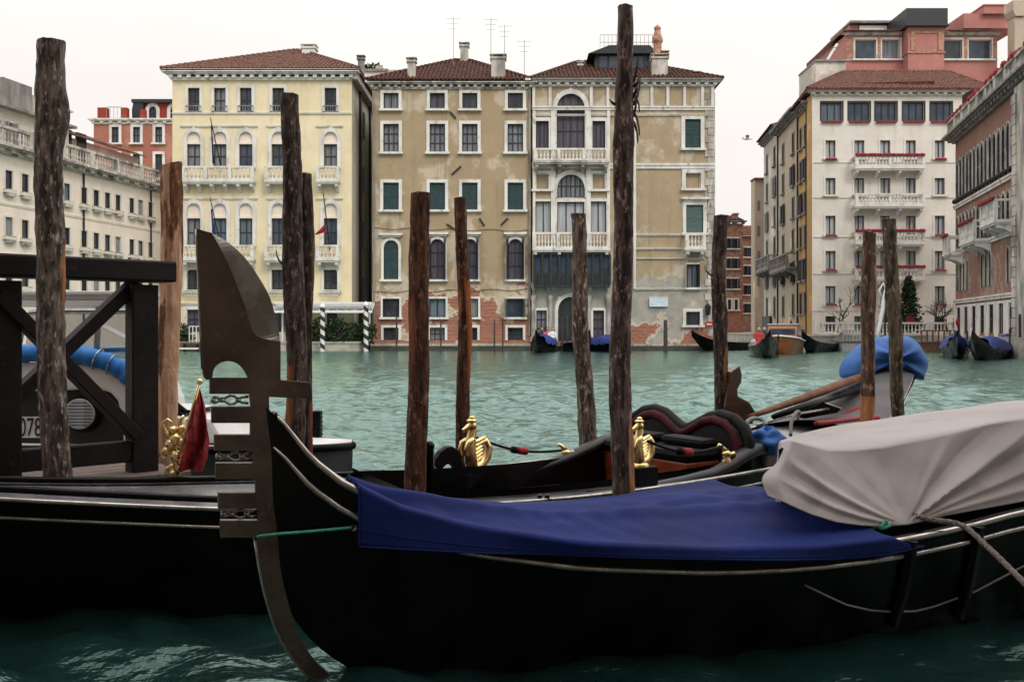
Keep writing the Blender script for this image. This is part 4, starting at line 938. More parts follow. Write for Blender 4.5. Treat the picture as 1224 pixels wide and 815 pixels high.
def pink_block():
    b = Bld('rose_penthouse_block', 'rose pink upper block with wide windows and a dark roof tower behind the hotel', Plane(0, 88, 1, 0)); U, Z = b.u, lambda y: b.z(0, y)
    for xa, xb in ((1022, 1047), (1054, 1075), (1122.5, 1150), (1157.5, 1185)): window(b, U(xa), U(xb), Z(71), Z(48), t=.2, nx=1, nz=1, gm=M['glass_b'], sm=M['whitesash'], fm=M['stone'])
    b.wall(U(1011), U(1192), 0, Z(42), 14, M['pink'])
    mb = MB()
    for xa, xb in ((1011.5, 1020), (1048.5, 1052.5), (1151.5, 1156), (1186.5, 1191)): mb.box(U(xa), U(xb), -.08, .02, Z(70), Z(43))
    b.part('brick_pier', mb, M['brick_chim'])
    a = (U(1011), U(1192), Z(73), Z(71.3)); b.band(*a, .1, M['stone']); b.band(U(1010), U(1193), Z(43), Z(40), .3, M['oldstone'], 'eaves_band')
    mb = MB(); mb.box(U(1079), U(1121.5), -1.2, .02, 0, Z(38)); by = b.part('bay', mb, M['pink'])
    mb = MB(); mb.box(U(1078), U(1122.5), -1.3, .02, Z(68.5), Z(66.5)); mb.box(U(1082), U(1087), -1.28, -1.19, Z(66), Z(42)); mb.box(U(1114), U(1119), -1.28, -1.19, Z(66), Z(42)); mb.box(U(1087), U(1114), -1.28, -1.19, Z(45), Z(42)); b.part('bay_frame', mb, M['brick_chim'], by)
    mb = MB(); mb.box(U(1075), U(1123.5), -1.6, 5, Z(36), Z(17)); mb.box(U(1074), U(1124.5), -1.75, 5.1, Z(38), Z(36)); b.part('roof_tower', mb, M['sash'])
    z = Z(40)
    mb = MB(); tile_plane(mb, (U(1007), -.7, z), (U(1074), -.7, z), (U(1022), 4, Z(27)+.3), (U(1074), 4, Z(27)+.3)); tile_plane(mb, (U(1125), -.7, z), (U(1196), -.7, z), (U(1125), 4, Z(25)+.3), (U(1190), 4, Z(25)+.3)); tile_plane(mb, (U(1007), 10, z), (U(1007), -.7, z), (U(1022), 4, Z(27)+.3), (U(1022), 4, Z(27)+.3))
    mb.box(U(1020), U(1195), 4.01, 14, z-.5, Z(26)); r = b.part('roof', mb, M['tiles'])
    mb = MB(); mb.box(U(1029), U(1040), 3, 6, Z(32), Z(18)); mb.box(U(1030), U(1104), 4.5, 8, Z(28), Z(17)); b.part('roof_room', mb, M['pink'], r)
    mb = MB(); mb.box(U(1041), U(1084), 2.9, 3.2, Z(25), Z(19)); b.part('roof_awning', mb, M['white'], r)
    mb = MB(); mb.box(U(1028), U(1106), 2.5, 8.2, Z(16.9), Z(14.2)); b.part('flat_roof', mb, M['greystone'], r)
    mb = MB(); 
    for x in (1050, 1070, 1092): mb.tube([(U(x), 5, Z(15)), (U(x), 5, Z(9))], .02, 4)
    mb.tube([(U(1050), 5, Z(9)), (U(1092), 5, Z(9))], .02, 4); b.part('railing', mb, M['greystone'], r)
    mb = MB(); mb.box(U(1158), U(1226), 1, 7, Z(30), Z(12)); mb.box(U(1180), U(1224), .6, 6, Z(14), Z(4.5)); mb.box(U(1179), U(1225), .5, 6.2, Z(4.5), Z(3)); b.part('roof_room', mb, M['pink'], r)
    mb = MB(); mb.box(U(1195), U(1207), -2.6, -1.4, Z(85), Z(32)); mb.prism([(U(1195), Z(31)), (U(1207), Z(31)), (U(1210), Z(24)), (U(1210), Z(13)), (U(1192), Z(13)), (U(1192), Z(24))], lambda p, q, t: (p, t, q), -2.8, -1.2); b.part('chimney_shaft', mb, M['beige'])
    b2 = Bld('grey_stair_block', 'plain grey beige flat roofed block left of the rose penthouse', Plane(0, 86, 1, 0)); b2.wall(b2.u(975), b2.u(1011), 0, b2.z(0, 74), 5, M['greige'])
    mb = MB(); mb.box(b2.u(974), b2.u(1011), -.2, 5, b2.z(0, 74), b2.z(0, 72)); b2.part('coping', mb, M['greystone'])
    mb = MB(); mb.tube([(b2.u(993), 2, b2.z(0, 72)), (b2.u(1010), 2, b2.z(0, 45))], .12, 6); b2.part('roof_pipe', mb, M['white'])
    rail(b2, b2.u(996), b2.u(1010), b2.z(0, 72), 1.1, .0, M['greystone'], .25)
pink_block()
def gothic():
    pl = Plane(28.6, 64.2, 25.0-28.6, 48.5-64.2)
    b = Bld('gothic_palace', 'russet red gothic palace with white pointed windows and projecting balconies at right edge', pl)
    U = b.u; Lg = math.hypot(3.6, 15.7); ue = Lg+6
    zc = 13.4
    def gwin(u, z0, z1, w_=.68, gm=None): 
        window(b, u-w_/2, u+w_/2, z0, z1, arch=True, t=.09, nx=1, nz=2, gm=gm or M['glass'], proj=.06, sill=False, fm=M['oldstone'], py=.03)
    us = np.arange(.7, ue-4.6, .95)
    for u in us:
        gwin(u, 9.5, 12.0); gwin(u, 6.55, 8.5, .6); 
        if int(u*10) % 3: gwin(u, 3.75, 5.6, .5)
    for u in np.arange(1.2, ue-5, 2.1): window(b, u-.5, u+.5, 1.1, 2.7, t=.14, nx=2, nz=2, gm=M['glass'], fm=M['stone'], sill=False, py=.04)
    b.wall(0, ue-3.8, .3, zc, 12, M['gothic'])
    mb = MB(); mb.box(0, ue-3.9, -.1, .02, .3, 3.05); b_ = [(o[0]-.1, o[1]+.1) for o in b.open]
    # white ground floor as pieces between its windows
    mb = MB(); e = sorted(o for o in b.open if o[3] < 2.8); x = 0
    for o in e: mb.box(x, o[0]-.14, -.06, .02, .3, 2.85); x = o[1]+.14
    mb.box(x, ue-3.9, -.06, .02, .3, 2.85); b.part('ground_floor_facing', mb, M['stone'])
    for z in (2.95, 6.1, 9.0): b.band(0, ue-3.82, z, z+.25, .12, M['stone'])
    b.cornice(0, ue-3.7, zc-.15, zc+.35, .75, M['greystone'], .7)
    mb = MB(); baluster_row(mb, 0, ue, -.4, zc+.35, .75, .3); mb.box(0, ue, -.55, -.25, zc+1.1, zc+1.25)
    for u in np.arange(0, ue, 2): mb.box(u, u+.5, -.52, -.28, zc+.351, zc+1.099)
    b.part('parapet', mb, M['oldstone'])
    mb = MB(); mb.box(0, ue, 2.4, 12, zc, zc+2.7); tw = b.part('terrace_wall', mb, M['gothic'])
    mb = MB()
    for u in np.arange(.6, ue, 2.2): mb.box(u, u+1.3, 2.32, 2.39, zc+.6, zc+2.1)
    b.part('terrace_window', mb, M['glass'], tw)
    mb = MB(); tile_plane(mb, (0, 1.2, zc+2.6), (ue, 1.2, zc+2.6), (0, 5, zc+3.5), (ue, 5, zc+3.5)); mb.box(0, ue, 5, 12, zc+2.4, zc+3.4); b.part('roof', mb, M['tiles'])
    mb = MB()
    for u in np.arange(.3, ue, .35): mb.ball((u, -.45+random.uniform(-.1, .1), zc+1.32), random.uniform(.1, .2), 6, 4)
    b.part('flower_row', mb, M['flowers'])
    for ua, ub, z, ff in ((1.0, 2.6, 6.1, True), (6.0, 9.6, 6.35, True), (11.2, 14.3, 6.9, True)): balcony(b, ua, ub, z, 1.05, 1.0, M['stone'], 1, step=.22, corb=3, flower=ff)
    for u in us: mb = MB(); mb.ball((u, -.2, 9.45), .17, 6, 4); b.part('window_flowers', mb, M['iron'])
    mb = MB()                                     # white quoined pier and bay at the near end
    q0 = Lg-.6
    mb.box(q0, q0+8, -.35, 4, .3, zc-.2)
    for i in range(24): mb.box(q0-(.28 if i % 2 else .12), q0+.5, -.43, -.352, .9+i*.5, 1.36+i*.5)
    b.part('corner_pier', mb, M['oldstone'])
gothic()

# distant roof birds
def bird(px, py, Y, label):
    t = empty('seagull', at(px, py, Y), 0, label, 'bird'); mb = MB()
    mb.tube([(-.3, 0, 0), (-.1, 0, .02), (.15, 0, .03), (.32, 0, 0)], [.02, .08, .07, .02], 7); 
    for s in (-1, 1): mb.grid(lambda u, v, s=s: (.12-.22*v-.1*u, s*u*.55, .05+.12*math.sin(u*2.2)), 6, 2)
    mb.build('body', M['white'], t, smooth=True)
bird(893, 166.5, 60, 'pale seagull flying in the open sky right of the loggia palazzo')

# ---------------------------------------------------------------- unseen house behind the viewer, added and sized to shade the foreground
def shade_house():
    b = Bld('unseen_shade_house', 'tall shuttered house behind the viewer, unseen, added to shade the foreground', Plane(24, -5, -1, 0))
    for i in range(12):
        for j in range(4): window(b, 2+i*3.9, 3.1+i*3.9, 1.8+j*3.9, 3.9+j*3.9, t=.18, shut='half' if (i+j) % 3 else 'closed')
    b.wall(0, 48, .6, 19, 9, M['gothic']); b.cornice(0, 48, 19, 19.5, .6, M['oldstone'], .8)
    hip_roof(b, -.5, 48.5, -.7, 9, 19.5, 5, 43, 4.5, 22, M['oldtiles'])
shade_house()

# ---------------------------------------------------------------- mooring poles
def pole_mat(name, dark, mid, bare, amount, zones):
    """rough bark with long strips worn off to the bare wood; zones: (z0, z1) heights where one side is stripped"""
    m = bpy.data.materials.new(name); m.use_nodes = True; n = m.node_tree; b = n.nodes['Principled BSDF']; L = n.links.new
    b.inputs['Roughness'].default_value = .85; b.inputs['Specular IOR Level'].default_value = .2
    dark, mid, bare = (dark[0]*1.1, dark[1]*1.02, dark[2]*.94), (mid[0]*1.6, mid[1]*1.5, mid[2]*1.36), tuple(q*1.2 for q in bare)
    oc = n.nodes.new('ShaderNodeTexCoord').outputs['Object']
    def noise(sc, st, det=6, rough=.6, off=0):
        mp = n.nodes.new('ShaderNodeMapping'); mp.inputs['Scale'].default_value = st; mp.inputs['Location'].default_value = (off, off, off); L(oc, mp.inputs[0])
        t = n.nodes.new('ShaderNodeTexNoise'); t.inputs['Scale'].default_value = sc; t.inputs['Detail'].default_value = det; t.inputs['Roughness'].default_value = rough; L(mp.outputs[0], t.inputs['Vector']); return t.outputs['Fac']
    def rg(s, lo, hi, a=0, c=1):
        r = n.nodes.new('ShaderNodeMapRange'); r.inputs[1].default_value = lo; r.inputs[2].default_value = hi; r.inputs[3].default_value = a; r.inputs[4].default_value = c; L(s, r.inputs[0]); return r.outputs[0]
    def mix(f, a, c):
        x = n.nodes.new('ShaderNodeMix'); x.data_type = 'RGBA'; L(f, x.inputs[0])
        for i, q in ((6, a), (7, c)):
            if hasattr(q, 'links'): L(q, x.inputs[i])
            else: x.inputs[i].default_value = (*q, 1)
        return x.outputs[2]
    def mt(op, a, c):
        x = n.nodes.new('ShaderNodeMath'); x.operation = op
        for i, q in ((0, a), (1, c)):
            if hasattr(q, 'links'): L(q, x.inputs[i])
            else: x.inputs[i].default_value = q
        return x.outputs[0]
    off = random.uniform(0, 40)
    bark = mix(rg(noise(34, (1, 1, .22), off=off), .40, .62), dark, mid); bark = mix(rg(noise(7, (1, 1, .4), off=off+13), .42, .66, 0, .65), bark, tuple(q*.45 for q in dark))
    bark = mix(rg(noise(38, (1, 1, .45), off=off+3), .56, .70, 0, .9), bark, tuple(min(1, c*2.3+.02) for c in mid))
    wood = mix(rg(noise(22, (1.6, 1.6, .07), off=off), .3, .72), bare, tuple(c*.42 for c in bare))
    wood = mix(rg(noise(5, (1, 1, .5), off=off+9), .55, .75, 0, .75), wood, tuple(c*.3 for c in bare))
    mask = noise(5.5, (1, 1, .13), 5, .55, off+5)
    th = None
    sp = n.nodes.new('ShaderNodeSeparateXYZ'); L(oc, sp.inputs[0])
    for z0, z1, sx, amt in zones:
        zz = mt('MULTIPLY', rg(sp.outputs[2], z0, z0+.12), rg(sp.outputs[2], z1, z1-.12)); side = rg(mt('MULTIPLY', sp.outputs[0], sx), .0, .03, 0, 1) if sx else None
        q = mt('MULTIPLY', zz, side) if side else zz
        q = mt('MULTIPLY', q, amt); th = q if th is None else mt('ADD', th, q)
    mk = mt('ADD', mask, amount) if th is None else mt('ADD', mt('ADD', mask, amount), th)
    cur = mix(rg(mk, .63, .67), bark, wood)
    wet = rg(sp.outputs[2], .55, .15, 0, .8); cur = mix(wet, cur, (.01, .012, .008)); L(cur, b.inputs['Base Color'])
    bp = n.nodes.new('ShaderNodeBump'); bp.inputs['Strength'].default_value = 1.0; bp.inputs['Distance'].default_value = .02
    L(mt('ADD', noise(30, (1, 1, .35), off=off), mt('MULTIPLY', mk, -1.2)), bp.inputs['Height']); L(bp.outputs[0], b.inputs['Normal'])
    return m
DK, MD = (.022, .016, .0145), (.09, .07, .063)
OR, BR = (.3, .115, .045), (.11, .036, .018)
def pole(top, bot, Y, wt, wb, label, mt, lumps=(), seed=0, stubs=(), rough=1.0, slant=.0):
    T = at(*top, Y); Bp = at(*bot, Y)
    k = (-.7-Bp.z)/(T.z-Bp.z); Bw = Bp+(T-Bp)*k                       # carried on below the water
    t = empty('mooring_pole', (Bw.x, Bw.y, 0), 0, label, 'mooring pole', 'rough wooden mooring poles in the near water')
    r = np.random.default_rng(seed+11); mb = MB(); seg = 22; hgt = T.z+.7; n = int(hgt/.035); vs = []
    ph = r.uniform(0, 6.28, 12); d = T-Bw
    for i in range(n+1):
        f = i/n; z = -.7+hgt*f; c = d*f; rt = wt/2*Y/F; rb = wb/2*Y/F
        fz = (z-Bp.z)/(T.z-Bp.z); rad = rb+(rt-rb)*min(max(fz, -.1), 1)
        wob = .012*math.sin(z*1.9+ph[0])+.007*math.sin(z*4.7+ph[1])
        for s in range(seg):
            a = 2*math.pi*s/seg
            q = 1+.045*math.sin(2*a+ph[2]+z*.8)+.03*math.sin(3*a+ph[3]-z*1.7)+rough*(.03*math.sin(5*a+ph[4]+z*9)+.028*math.sin(z*23+ph[5]+2*a)+r.normal(0, .022))
            for (la, lz, lr, lh) in lumps: 
                dz = (z-lz)/lh; da = math.cos(a-la); q += lr*math.exp(-dz*dz)*max(0, da)**2
            zt = 0
            if i == n: zt = slant*math.cos(a)+r.normal(0, .0015)
            vs.append((c.x+wob+rad*q*math.cos(a), c.y+rad*q*math.sin(a), z+zt))
    fs = [(i*seg+s, i*seg+(s+1)%seg, (i+1)*seg+(s+1)%seg, (i+1)*seg+s) for i in range(n) for s in range(seg)]
    vs.append((d.x, d.y, T.z+.012)); fs += [(n*seg+s, n*seg+(s+1)%seg, len(vs)-1) for s in range(seg)]
    mb.add(vs, fs); mb.build('trunk', mt, t, smooth=True, angle=55)
    for (px, py, dx, dz) in stubs:
        p = at(px, py, Y)-Vector((t.location.x, t.location.y, 0)); q = MB(); q.tube([p, p+Vector((dx*.55, -.012, dz*.35)), p+Vector((dx*.9, -.02, dz*.8)), p+Vector((dx, -.02, dz*1.3))], [.009, .0065, .005, .003], 6); q.build('branch_stub', mt, t, smooth=True)
    return t
pm = lambda n, a, z=(), d=DK, m_=MD, b_=OR: pole_mat(n, d, m_, b_, a, z)
pole((58.5, 50), (66, 572), 5.58, 33, 31, 'tall dark bark mooring pole with an orange stripe in front of the dock railing', pm('bark_striped_pole', -.16, [(.5, 2.15, 1, .32)], (.035, .029, .026), (.14, .12, .11), (.4, .14, .05)), [(0, 2.55, .5, .12), (2.5, 1.95, .12, .2)], 1)
pole((207.5, 197), (195, 556), 6.9, 24, 25, 'bare peeled light orange mooring pole behind the dock railing', pm('peeled_pole', .15, (), (.1, .05, .03), (.16, .08, .045), (.72, .43, .28)), [(math.pi, 1.75, .14, .12), (0, 2.3, .12, .1), (math.pi, 1.2, .18, .08), (4.7, 1.5, .12, .06)], 2, rough=.8, slant=.02)
pole((347.5, 113), (354, 534), 6.6, 21, 25, 'tall dark mooring pole joined to a shorter one behind the steel bow iron', pm('dark_scarred_pole', -.08, [(.5, 1.2, -1, .3)]), [(3.6, 1.6, .25, .3)], 3, stubs=[(340, 318, -.05, .08)])
pole((364.5, 208), (366.5, 534), 6.72, 16, 15, 'shorter pole lashed close against the tall pole behind the bow iron', pm('reddish_pole', -.02, [(.2, .95, 1, .3)], b_=(.2, .06, .03)), (), 4)
pole((501, 231), (500, 592), 5.12, 22, 25, 'thick reddish brown mooring pole left of the black arched armrest', pm('red_brown_pole', .0, (), (.035, .017, .012), (.10, .05, .033), (.2, .075, .04)), [(1.5, 1.1, .12, .2), (.4, 1.7, .1, .15)], 5, rough=.8)
pole((551.5, 237), (553.5, 590), 6.9, 15, 18, 'slim rusty orange mooring pole behind the gilded figure with black rope', pm('rusty_pole', .01, [(.85, 1.75, 1, .2)], (.03, .016, .011), (.085, .042, .028), (.36, .115, .035)), [(0, 1.3, .12, .2)], 6, rough=.8)
pole((690, 256), (704, 534), 7.6, 17, 21, 'leaning grey brown mooring pole with a flared top', pm('grey_brown_pole', -.12, (), (.045, .036, .031), (.17, .14, .125)), [(math.pi, 2.26, .5, .04), (math.pi, .62, .2, .06)], 7)
pole((743.5, 8), (745.5, 594), 5.3, 19, 26, 'tallest mooring pole, dark and knotty, with dead twigs high on its side', pm('tall_knotty_pole', -.1, [(.3, .95, 1, .5)], (.03, .021, .020), (.12, .09, .088), (.42, .2, .105)), [(0, 2.4, .3, .2), (3.3, 2.2, .2, .2), (0, 1.0, .12, .3)], 8, stubs=[(756, 118, .03, .10), (757, 126, .035, .12), (757, 134, .03, -.10), (757, 112, .03, -.08), (757, 140, .02, .14), (735, 125, -.03, .02), (757, 146, .022, -.09), (757, 104, .035, .05), (757, 98, .02, .10)])
pole((861.5, 258), (862, 482), 7.9, 16.5, 16, 'mooring pole with yellowish worn side beside the carved walnut rowlock', pm('worn_yellow_pole', -.06, [(.6, 1.25, 1, .4)], b_=(.28, .14, .035)), [(0, 1.45, .25, .08)], 9, stubs=[(852, 330, -.06, .05)])
pole((1037, 278), (1035, 506), 6.1, 16, 17, 'brown mooring pole with bare orange foot in front of the blue covered stern', pm('orange_foot_pole', -.04, [(.2, 1.02, 0, .4)], (.05, .034, .027), (.13, .09, .068), (.46, .21, .09)), [(0, 1.6, .3, .15)], 10, slant=-.01)
pole((1064, 262), (1076, 500), 6.4, 15, 14.5, 'dark greenish mooring pole leaning right beside the blue covered stern', pm('mossy_pole', -.25, (), (.032, .028, .02), (.10, .088, .067)), [(3.1, 1.55, .3, .12), (0, 1.3, .2, .1)], 11)

# ---------------------------------------------------------------- gondolas
def smooth(x): x = min(max(x, 0), 1); return x*x*(3-2*x)
class Hull:
    """a boat laid out along a bending centre line: W(s, n, z) is a point s along, n to the far side"""
    def __init__(s, S, P, bN, bF, zg, zk, bw, heel=None):
        s.heel = heel or (lambda q: 0.0)
        s.S = np.array(S); s.P = np.array(P); s.bN, s.bF, s.zg, s.zk, s.bw = bN, bF, zg, zk, bw
        d = np.gradient(s.P, s.S, axis=0); d /= np.linalg.norm(d, axis=1)[:, None]; s.D = d
    def frame(s, q):
        x = np.interp(q, s.S, s.P[:, 0]); y = np.interp(q, s.S, s.P[:, 1]); dx = np.interp(q, s.S, s.D[:, 0]); dy = np.interp(q, s.S, s.D[:, 1]); l = math.hypot(dx, dy)
        return x, y, dx/l, dy/l
    def W(s, q, n, z):
        x, y, dx, dy = s.frame(q); return Vector((x-dy*n, y+dx*n, z))
    def section(s, q, side, k):                          # k 0 gunwale .. 1 keel
        b = (s.bN if side < 0 else s.bF)(q); zg, zk, bw = s.zg(q)-(s.heel(q) if side > 0 else 0), s.zk(q), min(s.bw(q), b)
        t = min(max(-zk/.18, 0), 1)
        kk = [0, .25, .5, .75, 1]
        nA = np.interp(k, kk, [b, b*.86, b*.66, b*.38, .004]); zA = zg+(zk-zg)*k
        nB = np.interp(k, kk, [b, (b+bw)*.5+.02, bw, bw*.82, 0]); zB = np.interp(k, kk, [zg, zg*.5, 0, zk*.75, zk])
        n = nA*(1-t)+nB*t; z = zA*(1-t)+zB*t
        return s.W(q, side*n, z)
    def skin(s, qs, nk=14):
        mb = MB()
        for side in (-1, 1): mb.grid(lambda u, v: s.section(qs[int(round(u*(len(qs)-1)))], side, v), len(qs)-1, nk)
        return mb
    def edge(s, qs, side, dn=0, dz=0): return [s.W(q, side*((s.bN if side < 0 else s.bF)(q)+dn), s.zg(q)+dz-(s.heel(q) if side > 0 else 0)) for q in qs]
    def side_line(s, qs, side, ks, off=.008):
        out = []
        for q, k in zip(qs, ks):
            p = s.section(q, side, k); x, y, dx, dy = s.frame(q); out.append(p+Vector((-dy, dx, 0))*side*off)
        return out
    def deck(s, qs, crown, drop=.015, nn=12):
        mb = MB()
        mb.grid(lambda u, v: (lambda q: s.W(q, -s.bN(q)+(s.bN(q)+s.bF(q))*v, s.zg(q)-s.heel(q)*v-drop+crown(q)*(1-(2*v-1)**2)))(qs[int(round(u*(len(qs)-1)))]), len(qs)-1, nn)
        return mb
def interp(xs, ys): 
    xs = np.array(xs); ys = np.array(ys); return lambda q: float(np.interp(q, xs, ys))
def pchip(xs, ys):
    """smooth curve through the points"""
    xs = np.array(xs, float); ys = np.array(ys, float); h = np.diff(xs); dl = np.diff(ys)/h; m_ = np.zeros(len(xs)); m_[0], m_[-1] = dl[0], dl[-1]
    for i in range(1, len(xs)-1): m_[i] = (dl[i-1]*h[i]+dl[i]*h[i-1])/(h[i]+h[i-1])
    def f(q):
        q = min(max(q, xs[0]), xs[-1]); i = int(min(max(np.searchsorted(xs, q)-1, 0), len(xs)-2)); t = (q-xs[i])/h[i]
        return float(ys[i]*(1+2*t)*(1-t)**2+h[i]*m_[i]*t*(1-t)**2+ys[i+1]*t*t*(3-2*t)+h[i]*m_[i+1]*t*t*(t-1))
    return f
def px_of(p): return CX+F*p.x/p.y, HY-F*(p.z-H)/p.y
def solve_z(P, px, py):                               # height at which the point over P lies on the line py(px)
    x = CX+F*P.x/P.y; return zat(float(np.interp(x, px, py)), P.y)

# --- the near gondola with the blue and the grey cover
A1 = R(22); B1 = Vector((-.945, 3.8, 0))
S1 = np.linspace(-.3, 10.9, 60)
P1 = [(B1.x+s*math.cos(A1), B1.y+s*math.sin(A1)) for s in S1]
b1 = pchip([-.1, 0, .12, .3, .6, 1.0, 1.77, 2.9, 3.65, 5.2, 7, 8.5, 9.8, 10.8], [.016, .018, .05, .1, .19, .3, .43, .52, .6, .7, .66, .5, .28, .03])
gpx, gpy = [318, 330, 353.6, 374, 393, 413, 480, 560, 700, 860, 973, 1077, 1095, 1156, 1224, 1500], [470, 495, 526, 551, 567, 581, 614, 636, 656, 663, 659, 647, 643, 630.6, 612, 560]
G1 = Hull(S1, P1, b1, b1, None, None, None)
qz = np.linspace(-.05, 4.2, 40); zz = [solve_z(G1.W(q, -b1(q), 0), gpx, gpy) for q in qz]
zmid = zz[-1]
def zg1(q):
    if q <= 4.2: return float(np.interp(q, qz, zz))
    return zmid+.02*(q-4.2)+.9*smooth((q-7.5)/3.4)*1.0
zk1 = pchip([-.12, .0, .06, .12, .2, .32, .5, .8, 1.4, 9.4, 10.2, 10.8], [.62, .47, .33, .22, .12, .02, -.1, -.18, -.2, -.2, .1, 1.0])
bw1 = pchip([0, .5, 1, 2, 3, 3.9, 5.4, 7, 9, 10.8], [0, .06, .14, .3, .4, .47, .52, .5, .2, 0])
G1.zg, G1.zk, G1.bw = zg1, zk1, bw1
CP = Plane(B1.x, B1.y, math.cos(A1), math.sin(A1))    # upright plane through the keel
BOWS = np.concatenate([np.linspace(-.02, 1.2, 32), np.linspace(1.28, 10.8, 60)])
def gondola_near():
    g = empty('gondola', (B1.x, B1.y, 0), A1, 'nearest black gondola with steel bow iron, under a blue and a grey cover', 'gondola')
    inv = g.matrix_basis.inverted()
    def put(mb, name, m, parent=None, **k):
        mb.v = [tuple(inv @ Vector(v)) for v in mb.v]; return mb.build(name, m, parent or g, **k)
    put(G1.skin(BOWS), 'hull', M['black'], smooth=True, merge=.0004)
    put(G1.deck(BOWS, lambda q: .015+.025*smooth(q/1.2), .02), 'deck', M['deck'], smooth=True)
    q = np.concatenate([np.linspace(.03, 1.2, 30), np.linspace(1.3, 10.7, 50)])
    for side in (-1, 1):
        mb = MB(); mb.tube(G1.edge(q, side, .0, .004), [.006+.008*smooth(x/.3) for x in q], 8); put(mb, 'gunwale_trim', M['silver'], smooth=True)
        mb = MB(); mb.tube(G1.edge(q, side, -.055, .012) if False else G1.edge(q, side, -.02-.03*1, .0), .012, 6); put(mb, 'inner_rail', M['black'], smooth=True)
        ks = [ .24-.0*x for x in q]
        # rub rail, lying a constant drop below the gunwale
        line = []
        for x in q:
            dz = np.interp(x, [0, .25, .8, 3, 11], [.13, .10, .085, .07, .07]); hgt = max(zg1(x)-max(zk1(x), 0), .1); k_ = min(.5, dz/hgt*.5) if zk1(x) < -.1 else min(.5, dz/max(zg1(x)-zk1(x), .1)); line.append(k_)
        mb = MB(); mb.tube(G1.side_line(q, side, line, .004), [.005+.007*smooth(x/.2) for x in q], 8); put(mb, 'rub_rail', M['silver'], smooth=True)
    # lower moulding seen along the near side
    tgt = [(955, 700), (985, 712), (1012, 721), (1045, 728), (1073, 732), (1100, 730), (1121, 725.6), (1165, 708), (1224, 673), (1300, 630)]
    pts = []
    for x, y in tgt:
        best = None
        for s_ in np.linspace(1.5, 5.2, 240):
            for k_ in (None,):
                pass
            p0 = G1.section(s_, -1, .3)
            if abs(px_of(p0)[0]-x) < 2.2:
                for k_ in np.linspace(.02, .5, 40):
                    p = G1.section(s_, -1, k_); e = abs(px_of(p)[1]-y)+abs(px_of(p)[0]-x)*.5
                    if best is None or e < best[0]: best = (e, s_, k_)
        if best: pts.append(G1.side_line([best[1]], -1, [best[2]], .005)[0])
    mb = MB(); mb.tube(pts, .0045, 6); put(mb, 'side_moulding', M['greystone'], smooth=True)
    for x in (1084, 1162):                            # fender boards hung on the side
        s_ = min(np.linspace(1.5, 5, 300), key=lambda s_: abs(px_of(G1.section(s_, -1, .1))[0]-x))
        mb = MB(); mb.tube(G1.side_line([s_]*6, -1, np.linspace(0, .46, 6), .018), .022, 6, flat=1.3); put(mb, 'fender_board', M['black'])
    # the bow iron: outline in the keel plane, 16 mm plate
    def pl(pts): return [CP.uz(x, y) for x, y in pts]
    left = [(234.4, 274), (235.5, 300), (237, 323), (238.4, 357), (239.7, 391.5), (242, 441), (243, 449.5), (246, 453.5), (250.6, 453.5)]
    notch = [(253.5, 450), (254.5, 443), (258, 437), (264, 433), (272, 431.5), (280, 433), (287, 437), (292.5, 444), (296, 451)]
    t1 = [(250.6, 451), (250.6, 470.5), (297, 470.5)]
    teeth = [(298, 470.5), (299.5, 485.5), (252.6, 485.5), (252.6, 505), (299, 505), (299, 519), (256, 519), (256, 538), (301, 538), (302, 552.7), (257.5, 552.7), (257.5, 571.7), (305, 571.7), (305.5, 588), (260.6, 588), (260.6, 607), (307, 607), (308.5, 621), (263, 621), (263, 641), (306, 641)]
    lowo = [(309, 660), (312, 679), (319.4, 713), (332.6, 754), (349.5, 784), (370, 808.7), (384, 826), (402, 843)]
    lowi = [(432, 838), (406, 814), (376, 788), (357, 758), (344, 720), (334.5, 679), (330.7, 634), (325.5, 600), (323.5, 533), (321.5, 500), (320.7, 474)]
    rear = [(331.6, 474.5), (369, 476), (369.3, 457), (334.5, 454)]
    crease = [(252.7, 279), (262, 296), (273, 318), (284, 345), (293, 368), (300, 392), (309, 403), (334.5, 408)][::1]
    redge = [(252.7, 279), (273, 290), (293, 308.5), (309, 331), (321.5, 353), (329.6, 379), (333, 394), (334.5, 408)]
    def fine(P, n=4):                                  # rounder curve through the points
        o_ = []
        for i in range(len(P)-1):
            p0, p1, p2, p3 = P[max(i-1, 0)], P[i], P[i+1], P[min(i+2, len(P)-1)]
            for k in range(n):
                t = k/n; o_.append(tuple(.5*(2*p1[j]+(p2[j]-p0[j])*t+(2*p0[j]-5*p1[j]+4*p2[j]-p3[j])*t*t+(3*p1[j]-p0[j]-3*p2[j]+p3[j])*t**3) for j in (0, 1)))
        return o_+[P[-1]]
    crease, redge, notch, lowo = fine(crease), fine(redge), fine(notch), fine(lowo); lowi = fine(lowi[:8])+lowi[8:]
    TH = .019
    P3 = lambda a, c, t: inv @ CP.w(a, c, t)
    def outline_part(poly, mb, t0=-TH, t1=TH): mb.prism(pl(poly), lambda a, c, t: tuple(P3(a, c, t)), t0, t1)
    mb = MB()
    outline_part(left+notch[0:1]+[(253.5, 449)]*0+notch+[(298, 451), (334.5, 454), (334.5, 408)]+[p for p in crease[::-1][1:]], mb)
    # bevelled cutting edge of the blade, thinning to the rim
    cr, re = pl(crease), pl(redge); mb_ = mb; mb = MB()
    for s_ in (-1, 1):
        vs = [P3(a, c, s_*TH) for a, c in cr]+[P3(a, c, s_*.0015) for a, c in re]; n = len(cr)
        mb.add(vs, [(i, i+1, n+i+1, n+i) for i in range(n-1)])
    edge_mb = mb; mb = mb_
    # body with its teeth
    outline_part([(250.6, 451.001), (250.6, 470.5), (298, 470.5)]+teeth[1:]+lowo+lowi+rear+[(334.5, 454.001), (298, 451.001)], mb)
    fe = put_raw(mb, 'bow_iron', M['steel'], g)
